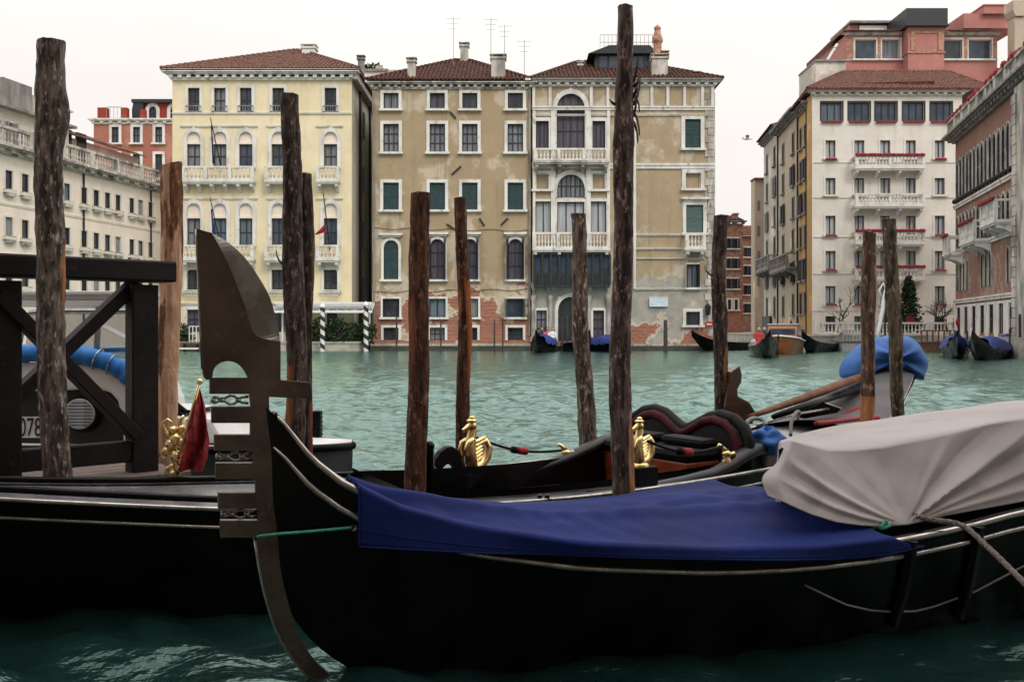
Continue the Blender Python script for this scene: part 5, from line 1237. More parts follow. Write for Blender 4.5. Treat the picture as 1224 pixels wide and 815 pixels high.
    put_raw(edge_mb, 'blade_edge', M['highlit_edge'], fe)
    # bright worn rim down the stem
    mb = MB(); mb.tube([P3(*CP.uz(x-1.2, y), 0) for x, y in [(306, 641)]+lowo], .009, 6); put_raw(mb, 'stem_rim', M['silver'], fe, smooth=True)
    mb = MB(); mb.tube([P3(*CP.uz(x, y), 0) for x, y in left[:6]], .006, 6); put_raw(mb, 'blade_rim', M['bright'], fe, smooth=True)
    for ya, yb, xa, xb in ((470.5, 485.5, 252, 297), (538, 552.7, 258, 301.5), (607, 621, 264, 307)):   # cast ornaments between the teeth
        yc = (ya+yb)/2; mb = MB(); L_ = xb-xa
        for s_ in (-1, 1): mb.tube([P3(*CP.uz(xa+L_*u, yc+s_*h_), 0) for u, h_ in ((0, 1.5), (.1, 3.6), (.24, 1), (.36, 1.6), (.5, 5), (.62, 4.5), (.72, 1.2), (.84, 3.2), (1, 4))], .0055, 6)
        for u in (.3, .72, .06): a, c = CP.uz(xa+L_*u, yc); p = P3(a, c, 0); mb.ball(p, .011, 7, 5)
        put_raw(mb, 'tooth_ornament', M['bright'], fe, smooth=True)
    return g
def put_raw(mb, name, m, parent, **k): return mb.build(name, m, parent, **k)
GN = gondola_near()

def tarp_blue():
    t = empty('blue_cover', (B1.x, B1.y, 0), A1, 'dark blue canvas cover stretched over the foredeck of the nearest gondola', 'tarpaulin')
    inv = t.matrix_basis.inverted()
    hx, hy = [405, 413, 440, 500, 560, 600, 700, 800, 900, 1000, 1060, 1100, 1150], [652, 652, 653.5, 656, 659, 661, 664.5, 667, 668.5, 668.5, 664, 652, 646]
    fx, fy = [405, 413, 470, 540, 600, 680, 740, 800, 880, 930, 1000, 1100], [574, 577, 588, 597, 601, 598, 592, 581, 568, 560, 552, 540]
    r = np.random.default_rng(5); ph = r.uniform(0, 6, 9)
    def fn(u, v):
        s0 = .335+.0*v; s1 = 2.73-.38*v-.1*math.sin(v*math.pi)
        q = s0+(s1-s0)*u
        b = b1(q); near = G1.W(q, -b-.022, 0); zn = zg1(q)
        zh = solve_z(near, hx, hy); zh = min(zh, zn-.012)
        far = G1.W(q, b+.02, 0); zf = solve_z(far, fx, fy); zf = max(zf, zn-.03)
        if v < .18:                                    # hem hanging outside the near gunwale
            w_ = v/.18; n = -b-.024+.006*math.sin(q*9+ph[0])*(1-w_); z = zh+(zn+.014-zh)*w_
            n += -.012*math.sin(q*5.3+ph[1])*(1-w_)
        elif v < .26: w_ = (v-.18)/.08; a = w_*math.pi/2; n = -b-.024+.03*(1-math.cos(a)); z = zn+.014+.02*math.sin(a)
        else:
            w_ = (v-.26)/.74; n = -b+.006+(2*b+.014)*w_; zl = (zn+.034)*(1-w_)+zf*w_
            z = zl+.035*math.sin(w_*math.pi)*smooth(u*6)-.03*math.sin(math.pi*w_)*math.sin(math.pi*min(1, u*1.3))
            env = math.sin(math.pi*w_)**.7
            z += env*.0032*math.sin(38*q+23*w_+2.2*math.sin(5*q+ph[4]))*math.sin(3.1*q+4*w_+ph[5])+env*2.4*(.010*math.sin(q*1.2+w_*5+ph[2])+.012*math.exp(-((w_-.34-.1*math.sin(q*1.3))/.06)**2)+.008*math.exp(-((w_-.62+.14*u)/.05)**2)+.006*math.sin(11*w_+q*2.3+ph[3]))
            d = math.hypot(q-1.75, (w_-.5)*.9); z += .016*math.exp(-((w_-.5-.35*(q-1.75))/.05)**2)*math.exp(-(d/.45)**2)
        if v >= .26: z = max(z, zn-.02+(.015+.025*smooth(q/1.2))*(1-min(1, (n/b)**2))+.012)
        return inv @ G1.W(q, n, z)
    mb = MB(); mb.grid(fn, 150, 60)
    o = mb.build('canvas', M['blue_tarp'], t, smooth=True)
    md = o.modifiers.new('thickness', 'SOLIDIFY'); md.thickness = .004; md.offset = 0
    mb = MB(); mb.tube([fn(i/150, 0) for i in range(151)], .0045, 6); mb.tube([fn(0, j/60) for j in range(61)], .0045, 6); mb.tube([fn(i/150, .055)+Vector((0, -.003, 0)) for i in range(151)], .0016, 4); mb.build('hem', M['blue_tarp'], t, smooth=True)
    p = inv @ (at(421.5, 630, 3.83)); 
    mb = MB(); 
    mb.add([p+Vector((.013*math.cos(a)*k, -.006-(.003 if k == 1 else 0), .013*math.sin(a)*k)) for k in (.55, 1) for a in np.linspace(0, 2*math.pi, 17)[:-1]], [(i, (i+1) % 16, 16+(i+1) % 16, 16+i) for i in range(16)]); mb.build('eyelet', M['bright'], t)
tarp_blue()

def tarp_grey():
    t = empty('grey_cover', (B1.x, B1.y, 0), A1, 'pale grey canvas cover heaped over the seats of the nearest gondola', 'tarpaulin')
    inv = t.matrix_basis.inverted()
    # hem on the near side deck, shoulder and ridge lines as seen, turned into heights over the hull
    hx, hy = [900, 925, 945, 970, 1000, 1030, 1055, 1085, 1130, 1180, 1224, 1400], [575, 594, 604, 615, 624, 628, 629, 627, 616, 607, 599, 560]
    sx, sy = [900, 928, 936, 962, 990, 1020, 1056, 1121, 1186, 1224, 1400], [535, 530, 523, 531, 538, 538, 535, 521, 506, 500, 470]
    rx, ry = [900, 930, 960, 1010, 1060, 1110, 1150, 1190, 1224, 1400], [533, 526, 517, 508, 500.5, 492, 486, 481, 479, 470]
    r = np.random.default_rng(9); ph = r.uniform(0, 6, 12)
    def start(n_): return min(np.linspace(2.0, 4.2, 450), key=lambda s_: abs(px_of(G1.W(s_, n_(s_), .7))[0]-929))
    qa, qb, qc = start(lambda s_: -b1(s_)+.07), start(lambda s_: -b1(s_)+.2), start(lambda s_: -.02); qd = start(lambda s_: b1(s_)-.15)
    QSV = pchip([0, .2, .42, .72, .92, 1], [qa-.02, qa-.01, qb+.03, qc, qd, qd+.02])
    QT = 2.72                                          # where the cover is tied down
    def fn(u, v):
        qs_ = QSV(v); q = qs_+(6.0-qs_)*u**1.25; b = b1(q); e = smooth(u/.03)           # e: rounding of the front end
        nh = -b+.06; ns = -b+.20; nr = -.02; nf = b-.12
        ns2 = ns+.03*math.sin(q*3)
        ph_ = G1.W(q, nh, 0); zh = max(solve_z(ph_, hx, hy), zg1(q)+.0)
        zs = solve_z(G1.W(q, ns2, 0), sx, sy); zf = solve_z(G1.W(q, nf, 0), rx, ry); zr = .5*(zs+zf)+.015
        zs = zh+(zs-zh)*(.86+.14*e); zr = zh+(zr-zh)*(.86+.14*e); zf = zh+(zf-zh)*(.86+.14*e)
        kn = [0, .06, .40, .46, .7, .88, 1]
        n = np.interp(v, [0, .44, .48, .72, .92, 1], [nh, ns2-.012, ns2+.03, nr, nf, b-.03]); z = np.interp(v, [0, .44, .48, .72, .92, 1], [zh, zs-.006, zs+.006+.15*(zr-zs), zr, zf, zg1(q)])
        if v < .46:
            w_ = v/.46; H_ = max(zs-zh, .05)
            z = zh+(zs-zh)*w_
            n = nh+(ns2-nh)*(w_**1.05)-.035*math.sin(w_*math.pi)*0
            # folds radiating from the tie
            dx = (q-QT); dzv = w_*H_; ang = math.atan2(dzv, dx); rad = math.hypot(dx, dzv); am = smooth(rad/.08)
            for a0, wd, A in ((2.98, .04, .022), (2.78, .05, .022), (2.5, .09, .006), (.39, .055, .046), (.28, .04, -.012), (.19, .045, .024), (.08, .035, .02), (.55, .08, -.026), (.72, .04, .012), (.9, .1, .008), (1.6, .5, -.03), (2.2, .12, -.006)):
                n -= .9*A*am*smooth(u/.10)*max(0, 1-abs(ang-a0)/(1.75*wd))**1.25*min(1, rad/.35+.35)*math.sin(math.pi*min(1, w_*.85+.15))**.5
            n += .0025*math.sin(q*17+w_*8+ph[0])*math.sin(w_*math.pi)+.0015*math.sin(q*31-w_*13+ph[1])*math.sin(w_*math.pi)
        else:
            w_ = (v-.46)/.54; z += .010*math.sin(q*4.1+w_*4+ph[2])*math.sin(math.pi*w_)+.005*math.sin(q*9.3-w_*7+ph[3])*math.sin(math.pi*w_)
        # the front end is tucked round the seat back
        sh = .05*(1-e); q2 = q
        return inv @ G1.W(q2, n+sh*(1 if v < .5 else -1)*min(1, abs(v-.5)*3), z)
    mb = MB(); NU, NV = 340, 130; mb.grid(fn, NU, NV)
    # front end skirt closing the cover down to the deck
    J0 = int(.6*NV); e0 = [fn(0, j/NV) for j in range(J0, NV+1)]; vs = []; nn_ = len(e0)
    for k in range(9):
        f = k/8
        for j, p in enumerate(e0):
            vs.append((p.x+.02*math.sin(j*.7+f*2)*f, p.y, p.z+(zg1(2.5)+.02-p.z)*f))
    mb.add(vs, [(k*nn_+j, k*nn_+j+1, (k+1)*nn_+j+1, (k+1)*nn_+j) for k in range(8) for j in range(nn_-1)])
    o = mb.build('canvas', M['grey_tarp'], t, smooth=True, merge=.001)
    md = o.modifiers.new('thickness', 'SOLIDIFY'); md.thickness = .005; md.offset = 0
tarp_grey()

def rope(name, pts, r, m, label, twist=True, sub=8):
    P = [Vector(p) for p in pts]; out = []
    for i in range(len(P)-1):
        p0, p1, p2, p3 = P[max(i-1, 0)], P[i], P[i+1], P[min(i+2, len(P)-1)]
        for k in range(sub):
            t = k/sub; out.append(.5*((2*p1)+(p2-p0)*t+(2*p0-5*p1+4*p2-p3)*t*t+(3*p1-p0-3*p2+p3)*t**3))
    out.append(P[-1]); mb = MB(); o0 = out[0].copy()
    mb.tube([p-o0 for p in out], [r*(1+.13*math.sin(i*2.1)) for i in range(len(out))] if twist else r, 8)
    o = mb.build(name, m, None, smooth=True, loc=o0); return tag(o, label, 'rope')
rope('rope', [at(306, 641, 3.775), at(330, 638, 3.77), at(375, 634.5, 3.79), at(421, 630, 3.825)], .0055, M['green_rope'], 'thin green cord tied from the bow iron to the blue cover', sub=10)
gz = lambda px, py, Y: at(px, py, Y)
rope('rope', [gz(1030, 637, 4.42), gz(1045, 631, 4.40), gz(1056, 624, 4.38), gz(1063, 628, 4.37), gz(1052, 631, 4.36), gz(1060, 622, 4.36)], .007, M['green_rope'], 'knotted green cord tying down the grey cover', sub=8)
rope('rope', [gz(1076, 620, 4.46), gz(1090, 616, 4.45), gz(1115, 621, 4.40), gz(1150, 628, 4.33), gz(1180, 653, 4.2), gz(1210, 682, 4.05), gz(1240, 712, 3.9), gz(1290, 760, 3.7)], .0125, M['rope'], 'worn hemp mooring rope leading off the nearest gondola to the lower right', sub=12)

# ---------------------------------------------------------------- the second gondola, lying behind the first
def bent_line(h0, h5, h10, c0, s0=5.0):
    S = np.linspace(-.2, 10.9, 112); hd = np.radians(np.interp(S, [0, 5, 10.8], [h0, h5, h10])); dx, dy = np.cos(hd), np.sin(hd)
    X = np.concatenate([[0], np.cumsum((dx[1:]+dx[:-1])/2*np.diff(S))]); Y = np.concatenate([[0], np.cumsum((dy[1:]+dy[:-1])/2*np.diff(S))])
    X += c0[0]-np.interp(s0, S, X); Y += c0[1]-np.interp(s0, S, Y); return S, np.stack([X, Y], 1)
S2, P2 = bent_line(14, 26, 50, (-.8, 5.7))
b2 = pchip([0, .5, 1, 2.5, 4, 5.5, 7, 8.5, 9.7, 10.8], [.02, .13, .24, .47, .6, .7, .68, .52, .3, .04])
g2z = pchip([0, 1, 2.4, 3, 3.6, 4.2, 4.8, 5.4, 6, 6.6, 7.2, 7.8, 8.4, 9, 9.6, 10.2, 10.8], [1.05, .76, .655, .60, .535, .475, .44, .42, .415, .425, .44, .46, .50, .575, .71, .90, 1.06])
zk2 = pchip([0, .3, .7, 1.2, 2, 8.6, 9.4, 10, 10.8], [.5, .2, 0, -.12, -.2, -.2, -.05, .3, .9])
w2 = pchip([0, .8, 2, 3, 3.7, 4.3, 5.4, 7, 8.6, 9.5, 10.8], [0, .05, .12, .17, .36, .58, .6, .5, .3, .1, 0])
bF2 = pchip([0, .5, 1, 2.5, 3, 3.6, 4.2, 4.8, 5.5, 6.2, 7, 8.5, 9.7, 10.8], [.02, .11, .18, .33, .38, .5, .64, .62, .56, .54, .56, .5, .3, .04])
G2 = Hull(S2, P2, b2, bF2, g2z, zk2, w2, pchip([0, 1.5, 2.4, 3.2, 4.2, 5, 5.6, 10.8], [0, .03, .055, .06, .04, .015, 0, 0]))
def find_s(side, px, dn=0): return min(np.linspace(2, 10.7, 700), key=lambda s_: abs(px_of(G2.W(s_, side*((b2 if side < 0 else bF2)(s_)+dn), .5))[0]-px))
def on2(side, px, py, dn=0):
    s_ = find_s(side, px, dn); p = G2.W(s_, side*((b2 if side < 0 else bF2)(s_)+dn), 0); p.z = zat(py, p.y); return s_, p
def gilded_horse(parent, p, ang, h, name='gilded_figure', block=True):
    """a rearing sea horse with coiled tail and a small rider-like crest, on a black block"""
    o = MB(); s = h/.27
    q = lambda a, c, z: (p[0]+(a*math.cos(ang)-c*math.sin(ang))*s, p[1]+(a*math.sin(ang)+c*math.cos(ang))*s, p[2]+z*s)
    o.tube([q(-.005, 0, .0), q(-.015, 0, .05), q(-.022, 0, .10), q(-.02, 0, .15), q(-.012, 0, .19), q(0, 0, .215)], [s*x for x in (.03, .036, .032, .03, .024, .02)], 9)
    o.ball(q(-.01, 0, .235), .026*s, 9, 7); o.tube([q(-.03, 0, .232), q(-.055, 0, .218), q(-.07, 0, .215)], [s*x for x in (.018, .013, .008)], 7)
    o.ball(q(-.012, 0, .262), .03*s, 9, 5, sz=.4); o.ball(q(-.01, 0, .275), .018*s, 8, 5, sz=.8)
    for c in (-.02, .02): o.tube([q(-.02, c, .17), q(-.055, c*1.6, .15), q(-.07, c*1.4, .11), q(-.062, c, .085)], [s*x for x in (.014, .012, .01, .007)], 6)
    o.tube([q(.01, 0, .02), q(.05, 0, .03), q(.085, 0, .07), q(.095, 0, .12), q(.075, 0, .155), q(.05, 0, .14), q(.055, 0, .11)], [s*x for x in (.026, .026, .022, .019, .015, .012, .008)], 8)
    for i in range(6):
        f = i/5; o.tube([q(.012, 0, .05+.02*i), q(.045+.02*f, 0, .07+.02*i), q(.05+.025*f, 0, .085+.018*i)], [s*x for x in (.013, .011, .004)], 6)
    o.lathe([(.052*s, 0), (.05*s, .012*s), (.036*s, .022*s)], (p[0], p[1], p[2]-.004), 12)
    r = o.build(name, M['gold'], parent, smooth=True, angle=60)
    if block:
        mb = MB(); mb.bar((p[0], p[1], p[2]-.13*s), (p[0], p[1], p[2]-.006), .13*s, .17*s, (math.cos(ang), math.sin(ang), 0), bev=.008); mb.build('figure_block', M['leather'], parent)
    return r
def gondola_mid():
    g = empty('gondola', (0, 0, 0), 0, 'black gondola with gilded figures and a maroon rimmed heart shaped seat', 'gondola')
    W0, W1 = 5.06, 7.75
    qs = np.concatenate([np.linspace(0, 1.2, 20), np.linspace(1.3, 10.8, 80)])
    G2.skin(qs).build('hull', M['black'], g, smooth=True, merge=.0004)
    G2.deck([q for q in np.linspace(.02, W0, 60)], lambda q: .022, .012).build('foredeck', M['sky_sheen_deck'], g, smooth=True)
    G2.deck([q for q in np.linspace(W1, 10.75, 50)], lambda q: .05, .012).build('afterdeck', M['deck'], g, smooth=True)
    wq = np.linspace(W0, W1, 40)
    for side in (-1, 1):
        mb = MB(); mb.grid(lambda u, v: (lambda q: G2.W(q, side*((b2 if side < 0 else bF2)(q)-.17*v), g2z(q)+.004+.01*v))(wq[int(round(u*39))]), 39, 3); mb.build('side_deck', M['deck'], g, smooth=True)
        mb = MB(); mb.grid(lambda u, v: (lambda q: G2.W(q, side*((b2 if side < 0 else bF2)(q)-.172-.05*v), (g2z(q)+.05)*(1-v)+.10*v))(wq[int(round(u*39))]), 39, 4); mb.build('well_side', M['black'], g, smooth=True)
        q = np.linspace(.1, 10.7, 90)
        mb = MB(); mb.tube(G2.edge(q, side, 0, .004), .011, 7); mb.build('gunwale_trim', M['silver'], g, smooth=True)
        mb = MB(); mb.tube(G2.side_line(q, side, [min(.45, .085/max(g2z(x)-max(zk2(x), 0), .1)*(.5 if zk2(x) < -.1 else 1)) for x in q], .004), .009, 7); mb.build('rub_rail', M['silver'], g, smooth=True)
        q = np.linspace(1.2, W0, 50); mb = MB()
        mb.tube(G2.edge(q, side, -.10, .035), .018, 7); mb.build('deck_coaming', M['black'], g, smooth=True)
    mb = MB(); mb.grid(lambda u, v: (lambda q: G2.W(q, (2*v-1)*(bF2(q)-.2), .10))(wq[int(round(u*39))]), 39, 4); mb.build('well_floor', M['maroon'], g)
    for q in (W0, W1):
        mb = MB(); mb.grid(lambda u, v: G2.W(q, (2*u-1)*(bF2(q)-.02), .09+(g2z(q)+.05-.09)*v), 8, 2); mb.build('bulkhead', M['black'], g)
    # long low cushions along the floor of the well
    for n0 in (-.3, .3):
        mb = MB(); mb.tube([G2.W(q, n0, .22) for q in np.linspace(5.25, 6.6, 12)], [.05]+[.13]*10+[.05], 10, flat=.7); mb.build('cushion', M['maroon'], g, smooth=True)
    # far armrest: from the curled front board sweeping up to the seat back
    far = [(516, 556), (524, 568), (534, 577), (548, 582), (575, 577), (605, 571), (640, 561), (675, 549), (700, 537), (722, 527), (745, 522), (770, 522)]
    pts = [on2(1, x, y, -.14)[1] for x, y in far]
    mb = MB(); mb.tube(pts, [.018, .022, .026, .03, .034, .038, .042, .048, .05, .05, .05, .04], 10, flat=.8); ar = mb.build('armrest', M['satin'], g, smooth=True)
    for dz in (.075, .15):
        mb = MB(); mb.tube([p-Vector((0, 0, dz)) for p in pts[2:-1]], .014, 6); mb.build('armrest_moulding', M['deck'], ar, smooth=True)
    mb = MB(); n = len(pts)
    mb.add([p for p in pts]+[Vector((p.x, p.y, .1)) for p in pts], [(i, i+1, n+i+1, n+i) for i in range(n-1)]); mb.build('armrest_panel', M['black'], ar)
    # arched board at the front of the far armrest
    Pl = Plane(pts[0].x-.02, pts[0].y+.03, math.cos(R(30)), math.sin(R(30)))
    arch = [(516, 575), (517, 556), (519.5, 547), (525, 539), (532, 534), (539, 533), (545, 537), (549, 545), (551.5, 558), (552, 574), (546, 574)]
    hole = [(543.5, 566), (541, 558), (536.5, 553.5), (531.5, 554.5), (527.5, 558.5), (525.5, 563), (528, 574)]
    mb = MB(); mb.prism([Pl.uz(x, y) for x, y in arch+hole], lambda a, c, t: tuple(Pl.w(a, c, t)), -.03, .03); mb.build('arched_board', M['leather'], g, bevel=.006)
    s_, p = on2(-1, 513.5, 590, -.05); mb = MB(); zt = zat(533, p.y); mb.bar((p.x, p.y, .35), (p.x, p.y, zt), .045, .07, (0, 1, 0), bev=.01); mb.ball((p.x, p.y, zt), .028, 8, 5); mb.build('corner_post', M['black'], g)
    # near armrest
    near = [(700, 597), (735, 590), (770, 583), (815, 574), (850, 566), (872, 556), (888, 544), (900, 537), (911, 535)]
    pn = [on2(-1, x, y, -.09)[1] for x, y in near]
    mb = MB(); mb.tube(pn, [.012, .02, .028, .034, .042, .052, .06, .066, .062], 12, flat=.8); an = mb.build('armrest', M['satin'], g, smooth=True, angle=60)
    mb = MB(); n = len(pn); mb.add([p for p in pn]+[Vector((p.x, p.y, g2z(6.8))) for p in pn], [(i, i+1, n+i+1, n+i) for i in range(n-1)]); mb.build('armrest_panel', M['leather'], an)
    e = pn[-1]; mb = MB(); mb.bar((e.x+.05, e.y+.03, .42), (e.x+.05, e.y+.03, e.z+.03), .13, .05, (-.6, .8, 0), bev=.012); mb.build('armrest_end', M['greystone'], an)
    # seat: orange fronted base, cushion, heart shaped back
    def cross(q0, q1, n0, n1, z0, z1, name, m, par, bev=.012):
        mb = MB(); c = [G2.W(q, n, z) for z in (z0, z1) for q, n in ((q0, n0), (q1, n0), (q1, n1), (q0, n1))]; mb.add(c, [(0, 1, 2, 3), (4, 5, 6, 7), (0, 1, 5, 4), (1, 2, 6, 5), (2, 3, 7, 6), (3, 0, 4, 7)]); return mb.build(name, m, par, bevel=bev, smooth=False)
    cross(6.92, 7.2, -.44, .44, .10, .50, 'seat_base', M['redwood'], g)
    cross(6.9, 7.22, -.45, .45, .503, .58, 'seat_cushion', M['leather'], g, .04)
    for c in (-.23, .23): cross(7.06, 7.2, c-.2, c+.2, .582, .64, 'back_cushion', M['leather'], g, .03)
    prof = [(-.56, .36), (-.57, .56), (-.56, .68), (-.51, .78), (-.42, .85), (-.31, .875), (-.21, .85), (-.12, .79), (-.05, .745), (0, .73), (.05, .745), (.12, .79), (.21, .85), (.31, .875), (.42, .85), (.51, .78), (.56, .68), (.57, .56), (.56, .36)]
    prof = [(x_, .36+(z_-.36)*.78) for x_, z_ in prof]
    mb = MB(); mb.prism(prof, lambda a, c, t: tuple(G2.W(7.27+t+(c-.4)*.18, a, c)), -.035, .055); sb = mb.build('seat_back', M['leather'], g, bevel=.012)
    mb = MB(); mb.tube([G2.W(7.25+(c-.4)*.18, a, c) for a, c in [(x_*.93, z_-.022) for x_, z_ in prof]], .036, 10); mb.build('seat_back_rim', M['maroon'], sb, smooth=True)
    mb = MB(); mb.tube([G2.W(7.29+(c-.4)*.18, a*1.02, c+.012) for a, c in prof], .040, 10); mb.build('seat_back_edge', M['leather'], sb, smooth=True)
    mb = MB(); mb.tube([G2.W(7.22+(c-.4)*.18, 0, c) for c in (.42, .50, .62)], .03, 8); mb.build('seat_back_seam', M['maroon'], sb, smooth=True)
    # brass fittings
    s_, p = on2(1, 566, 563, -.10); gilded_horse(g, (p.x, p.y, p.z), R(35), .34)
    s_, p = on2(-1, 766, 556, -.13); gilded_horse(g, (p.x, p.y, p.z), R(35), .27)
    for side, x, y, dn in ((1, 676, 549, -.13), (-1, 869, 551, -.10)):
        s_, p = on2(side, x, y, dn); mb = MB()
        mb.lathe([(.04, 0), (.045, .01), (.02, .03), (.03, .05), (.032, .065), (.012, .08)], p-Vector((0, 0, .01)), 10)
        mb.tube([p+Vector((0, 0, .06)), p+Vector((-.03, 0, .09)), p+Vector((-.05, 0, .105)), p+Vector((-.06, -.01, .09))], [.018, .014, .01, .006], 7); mb.tube([p+Vector((-.02, 0, .02)), p+Vector((.05, .01, .05)), p+Vector((.06, .02, .03))], [.02, .016, .006], 7); mb.build('rope_hook', M['gold'], g, smooth=True)
    # cleat on the near side deck
    s_, p = on2(-1, 648.5, 603, -.02); mb = MB(); mb.box(p.x-.045, p.x+.045, p.y-.02, p.y+.03, p.z-.02, p.z+.035); mb.box(p.x-.032, p.x-.008, p.y-.018, p.y+.028, p.z+.0351, p.z+.055); mb.box(p.x+.008, p.x+.032, p.y-.018, p.y+.028, p.z+.0351, p.z+.055); mb.build('cleat', M['iron'], g)
    # gilt figure and pennant on the foredeck
    s_, p = on2(1, 211, 566, -.05); fg = MB(); P_ = p
    def q(a, z): return P_+Vector((a, 0, z))
    fg.tube([q(.0, -.02), q(.01, .04), q(-.01, .09), q(.0, .13)], [.022, .026, .02, .03], 8)
    for a, z, r in ((-.03, .17, .035), (.03, .18, .033), (0, .2, .04), (-.055, .13, .026), (.055, .2, .024), (-.02, .25, .028), (.03, .26, .026), (.0, .10, .036), (.02, .03, .028), (-.02, .0, .024)): fg.ball(q(a, z), r, 8, 6)
    for pts in (((0, .15), (-.07, .14), (-.095, .10), (-.07, .085)), ((0, .2), (.06, .25), (.085, .3), (.06, .31)), ((-.01, .2), (-.06, .23), (-.085, .29), (-.05, .315), (-.02, .29)), ((.0, .05), (.055, .04), (.08, .08), (.06, .105)), ((0, .06), (-.05, .03), (-.06, -.01)), ((.02, .23), (.02, .31), (.045, .335))): fg.tube([q(*x) for x in pts], [.016, .014, .012, .01, .007][:len(pts)], 7)
    fg.build('gilded_figure', M['gold'], g, smooth=True)
    s_, p0 = on2(1, 208, 568, -.03); top = at(239, 456, p0.y-.1)
    st = MB(); st.tube([p0, top], [.011, .008], 8); st.ball(top, .018, 8, 6); fs = st.build('flag_staff', M['gold'], g, smooth=True)
    L_ = [(236, 463), (232, 480), (226, 503), (220, 528), (216, 548), (213, 562)]; R_ = [(239, 463), (243, 485), (248, 508), (252, 525), (250, 545), (243, 563)]
    mb = MB(); vs = []
    yy = p0.y-.06
    for i in range(31):
        f = i/30*5; k = min(int(f), 4); t = f-k; l = at(L_[k][0]+(L_[k+1][0]-L_[k][0])*t, L_[k][1]+(L_[k+1][1]-L_[k][1])*t, yy); r_ = at(R_[k][0]+(R_[k+1][0]-R_[k][0])*t, R_[k][1]+(R_[k+1][1]-R_[k][1])*t, yy)
        for j in range(17): u = j/16; w_ = l.lerp(r_, u); vs.append((w_.x, w_.y+(.045*math.sin(u*8.5+f*.8)+.02*math.sin(u*17-f))*min(1, f/1.2), w_.z))
    mb.add(vs, [(i*17+j, i*17+j+1, (i+1)*17+j+1, (i+1)*17+j) for i in range(30) for j in range(16)]); mb.build('pennant', M['flagred'], fs, smooth=True)
    # grey cloth over the after deck
    mb = MB(); mb.grid(lambda u, v: (lambda q: G2.W(q, (-(b2(q)+.012)+(b2(q)+bF2(q)+.024)*v), g2z(q)+.02+.075*(1-(2*v-1)**2)+.012*math.sin(u*14+v*5)*v*(1-v)*4))(8.75+1.95*u), 40, 16); mb.build('afterdeck_cloth', M['slate'], g, smooth=True)
    # carved after-deck piece and rowlock
    s_ = 8.25; Pl = Plane(*G2.W(s_, .1, 0).xy, .94, .34); o_ = [(945, 497), (958, 489), (972, 482), (983, 481), (1003, 488), (998, 493), (975, 497), (960, 500)]
    mb = MB(); mb.prism([Pl.uz(x, y) for x, y in o_], lambda a, c, t: tuple(Pl.w(a, c, t)), -.03, .03); cv = mb.build('carved_board', M['black'], g, bevel=.006)
    mb = MB(); mb.tube([Pl.p(x, y, -.02) for x, y in o_[:5]], .008, 6); mb.build('carved_rim', M['silver'], cv, smooth=True)
    s_ = find_s(1, 884, -.08); p = G2.W(s_, bF2(s_)-.08, 0); Pl = Plane(p.x, p.y, .97, .24)
    o_ = [(868, 443), (872, 444), (875.5, 441), (881.7, 436.5), (884.3, 447), (883.5, 457), (879, 464), (879.5, 473), (893, 480), (900, 491), (897, 506), (866, 506), (863, 485), (866, 468), (868.5, 455)]
    mb = MB(); mb.prism([Pl.uz(x, y) for x, y in o_], lambda a, c, t: tuple(Pl.w(a, c, t)), -.045, .045); fo = mb.build('rowlock', M['forcola'], g, bevel=.014)
    mb = MB(); mb.tube([at(905, 508, 7.0), at(940, 497, 7.3), at(975, 491, 7.6), at(1000, 487, 7.8)], .012, 6); mb.build('afterdeck_trim', M['silver'], g, smooth=True)
M['slate'] = mat('slate_grey_cloth', (.125, .12, .125), .8, c2=(.09, .087, .09), scale=4, bump=.25, bscale=30)
gondola_mid()

# things lying on the second gondola
def stern_cover():
    c = at(1057, 428, 9.0); t = empty('blue_cover', c, 0, 'bright blue canvas bundled over the raised stern of the second gondola', 'tarpaulin')
    s = 9.0/F; prof = [(-51, 26), (-48, 4), (-38, -8), (-22, -18), (0, -25), (20, -27), (36, -20), (46, -4), (49, 14), (42, 26), (33, 24), (20, 14), (0, 10), (-20, 14), (-34, 24)]
    r = np.random.default_rng(4)
    mb = MB(); n = 72; ang = np.linspace(0, 2*math.pi, n, endpoint=False)
    cx, cy = 2, -2; pa = np.array([(math.atan2(-(y-cy), x-cx) % (2*math.pi), math.hypot(x-cx, y-cy)) for x, y in prof]); o = np.argsort(pa[:, 0]); pa = pa[o]
    rad = np.interp(ang, np.concatenate([pa[:, 0]-2*math.pi, pa[:, 0], pa[:, 0]+2*math.pi]), np.tile(pa[:, 1], 3))
    def fn(u, v):
        i = int(round(u*n)) % n; a = ang[i]; q = math.sin(v*math.pi)
        rr = rad[i]*q**.75; x = cx+rr*math.cos(a); y = -cy*0+rr*math.sin(a)+2
        d = -math.cos(v*math.pi)*.30
        low = max(0, math.sin(a))*.0+max(0, -y)*.0+max(0, -math.sin(a)); w_ = 1+(.012+.05*low)*math.sin(a*9+v*5)*q+.014*math.sin(a*5-v*7)*q
        return (x*s*w_, d*(1+.07*math.sin(a*5+v*3)+.06*math.sin(a*3-v*6))+.006*math.sin(a*13), y*s*w_)
    mb.grid(fn, n, 30); mb.build('canvas', M['light_blue'], t, smooth=True, merge=.001)
stern_cover()
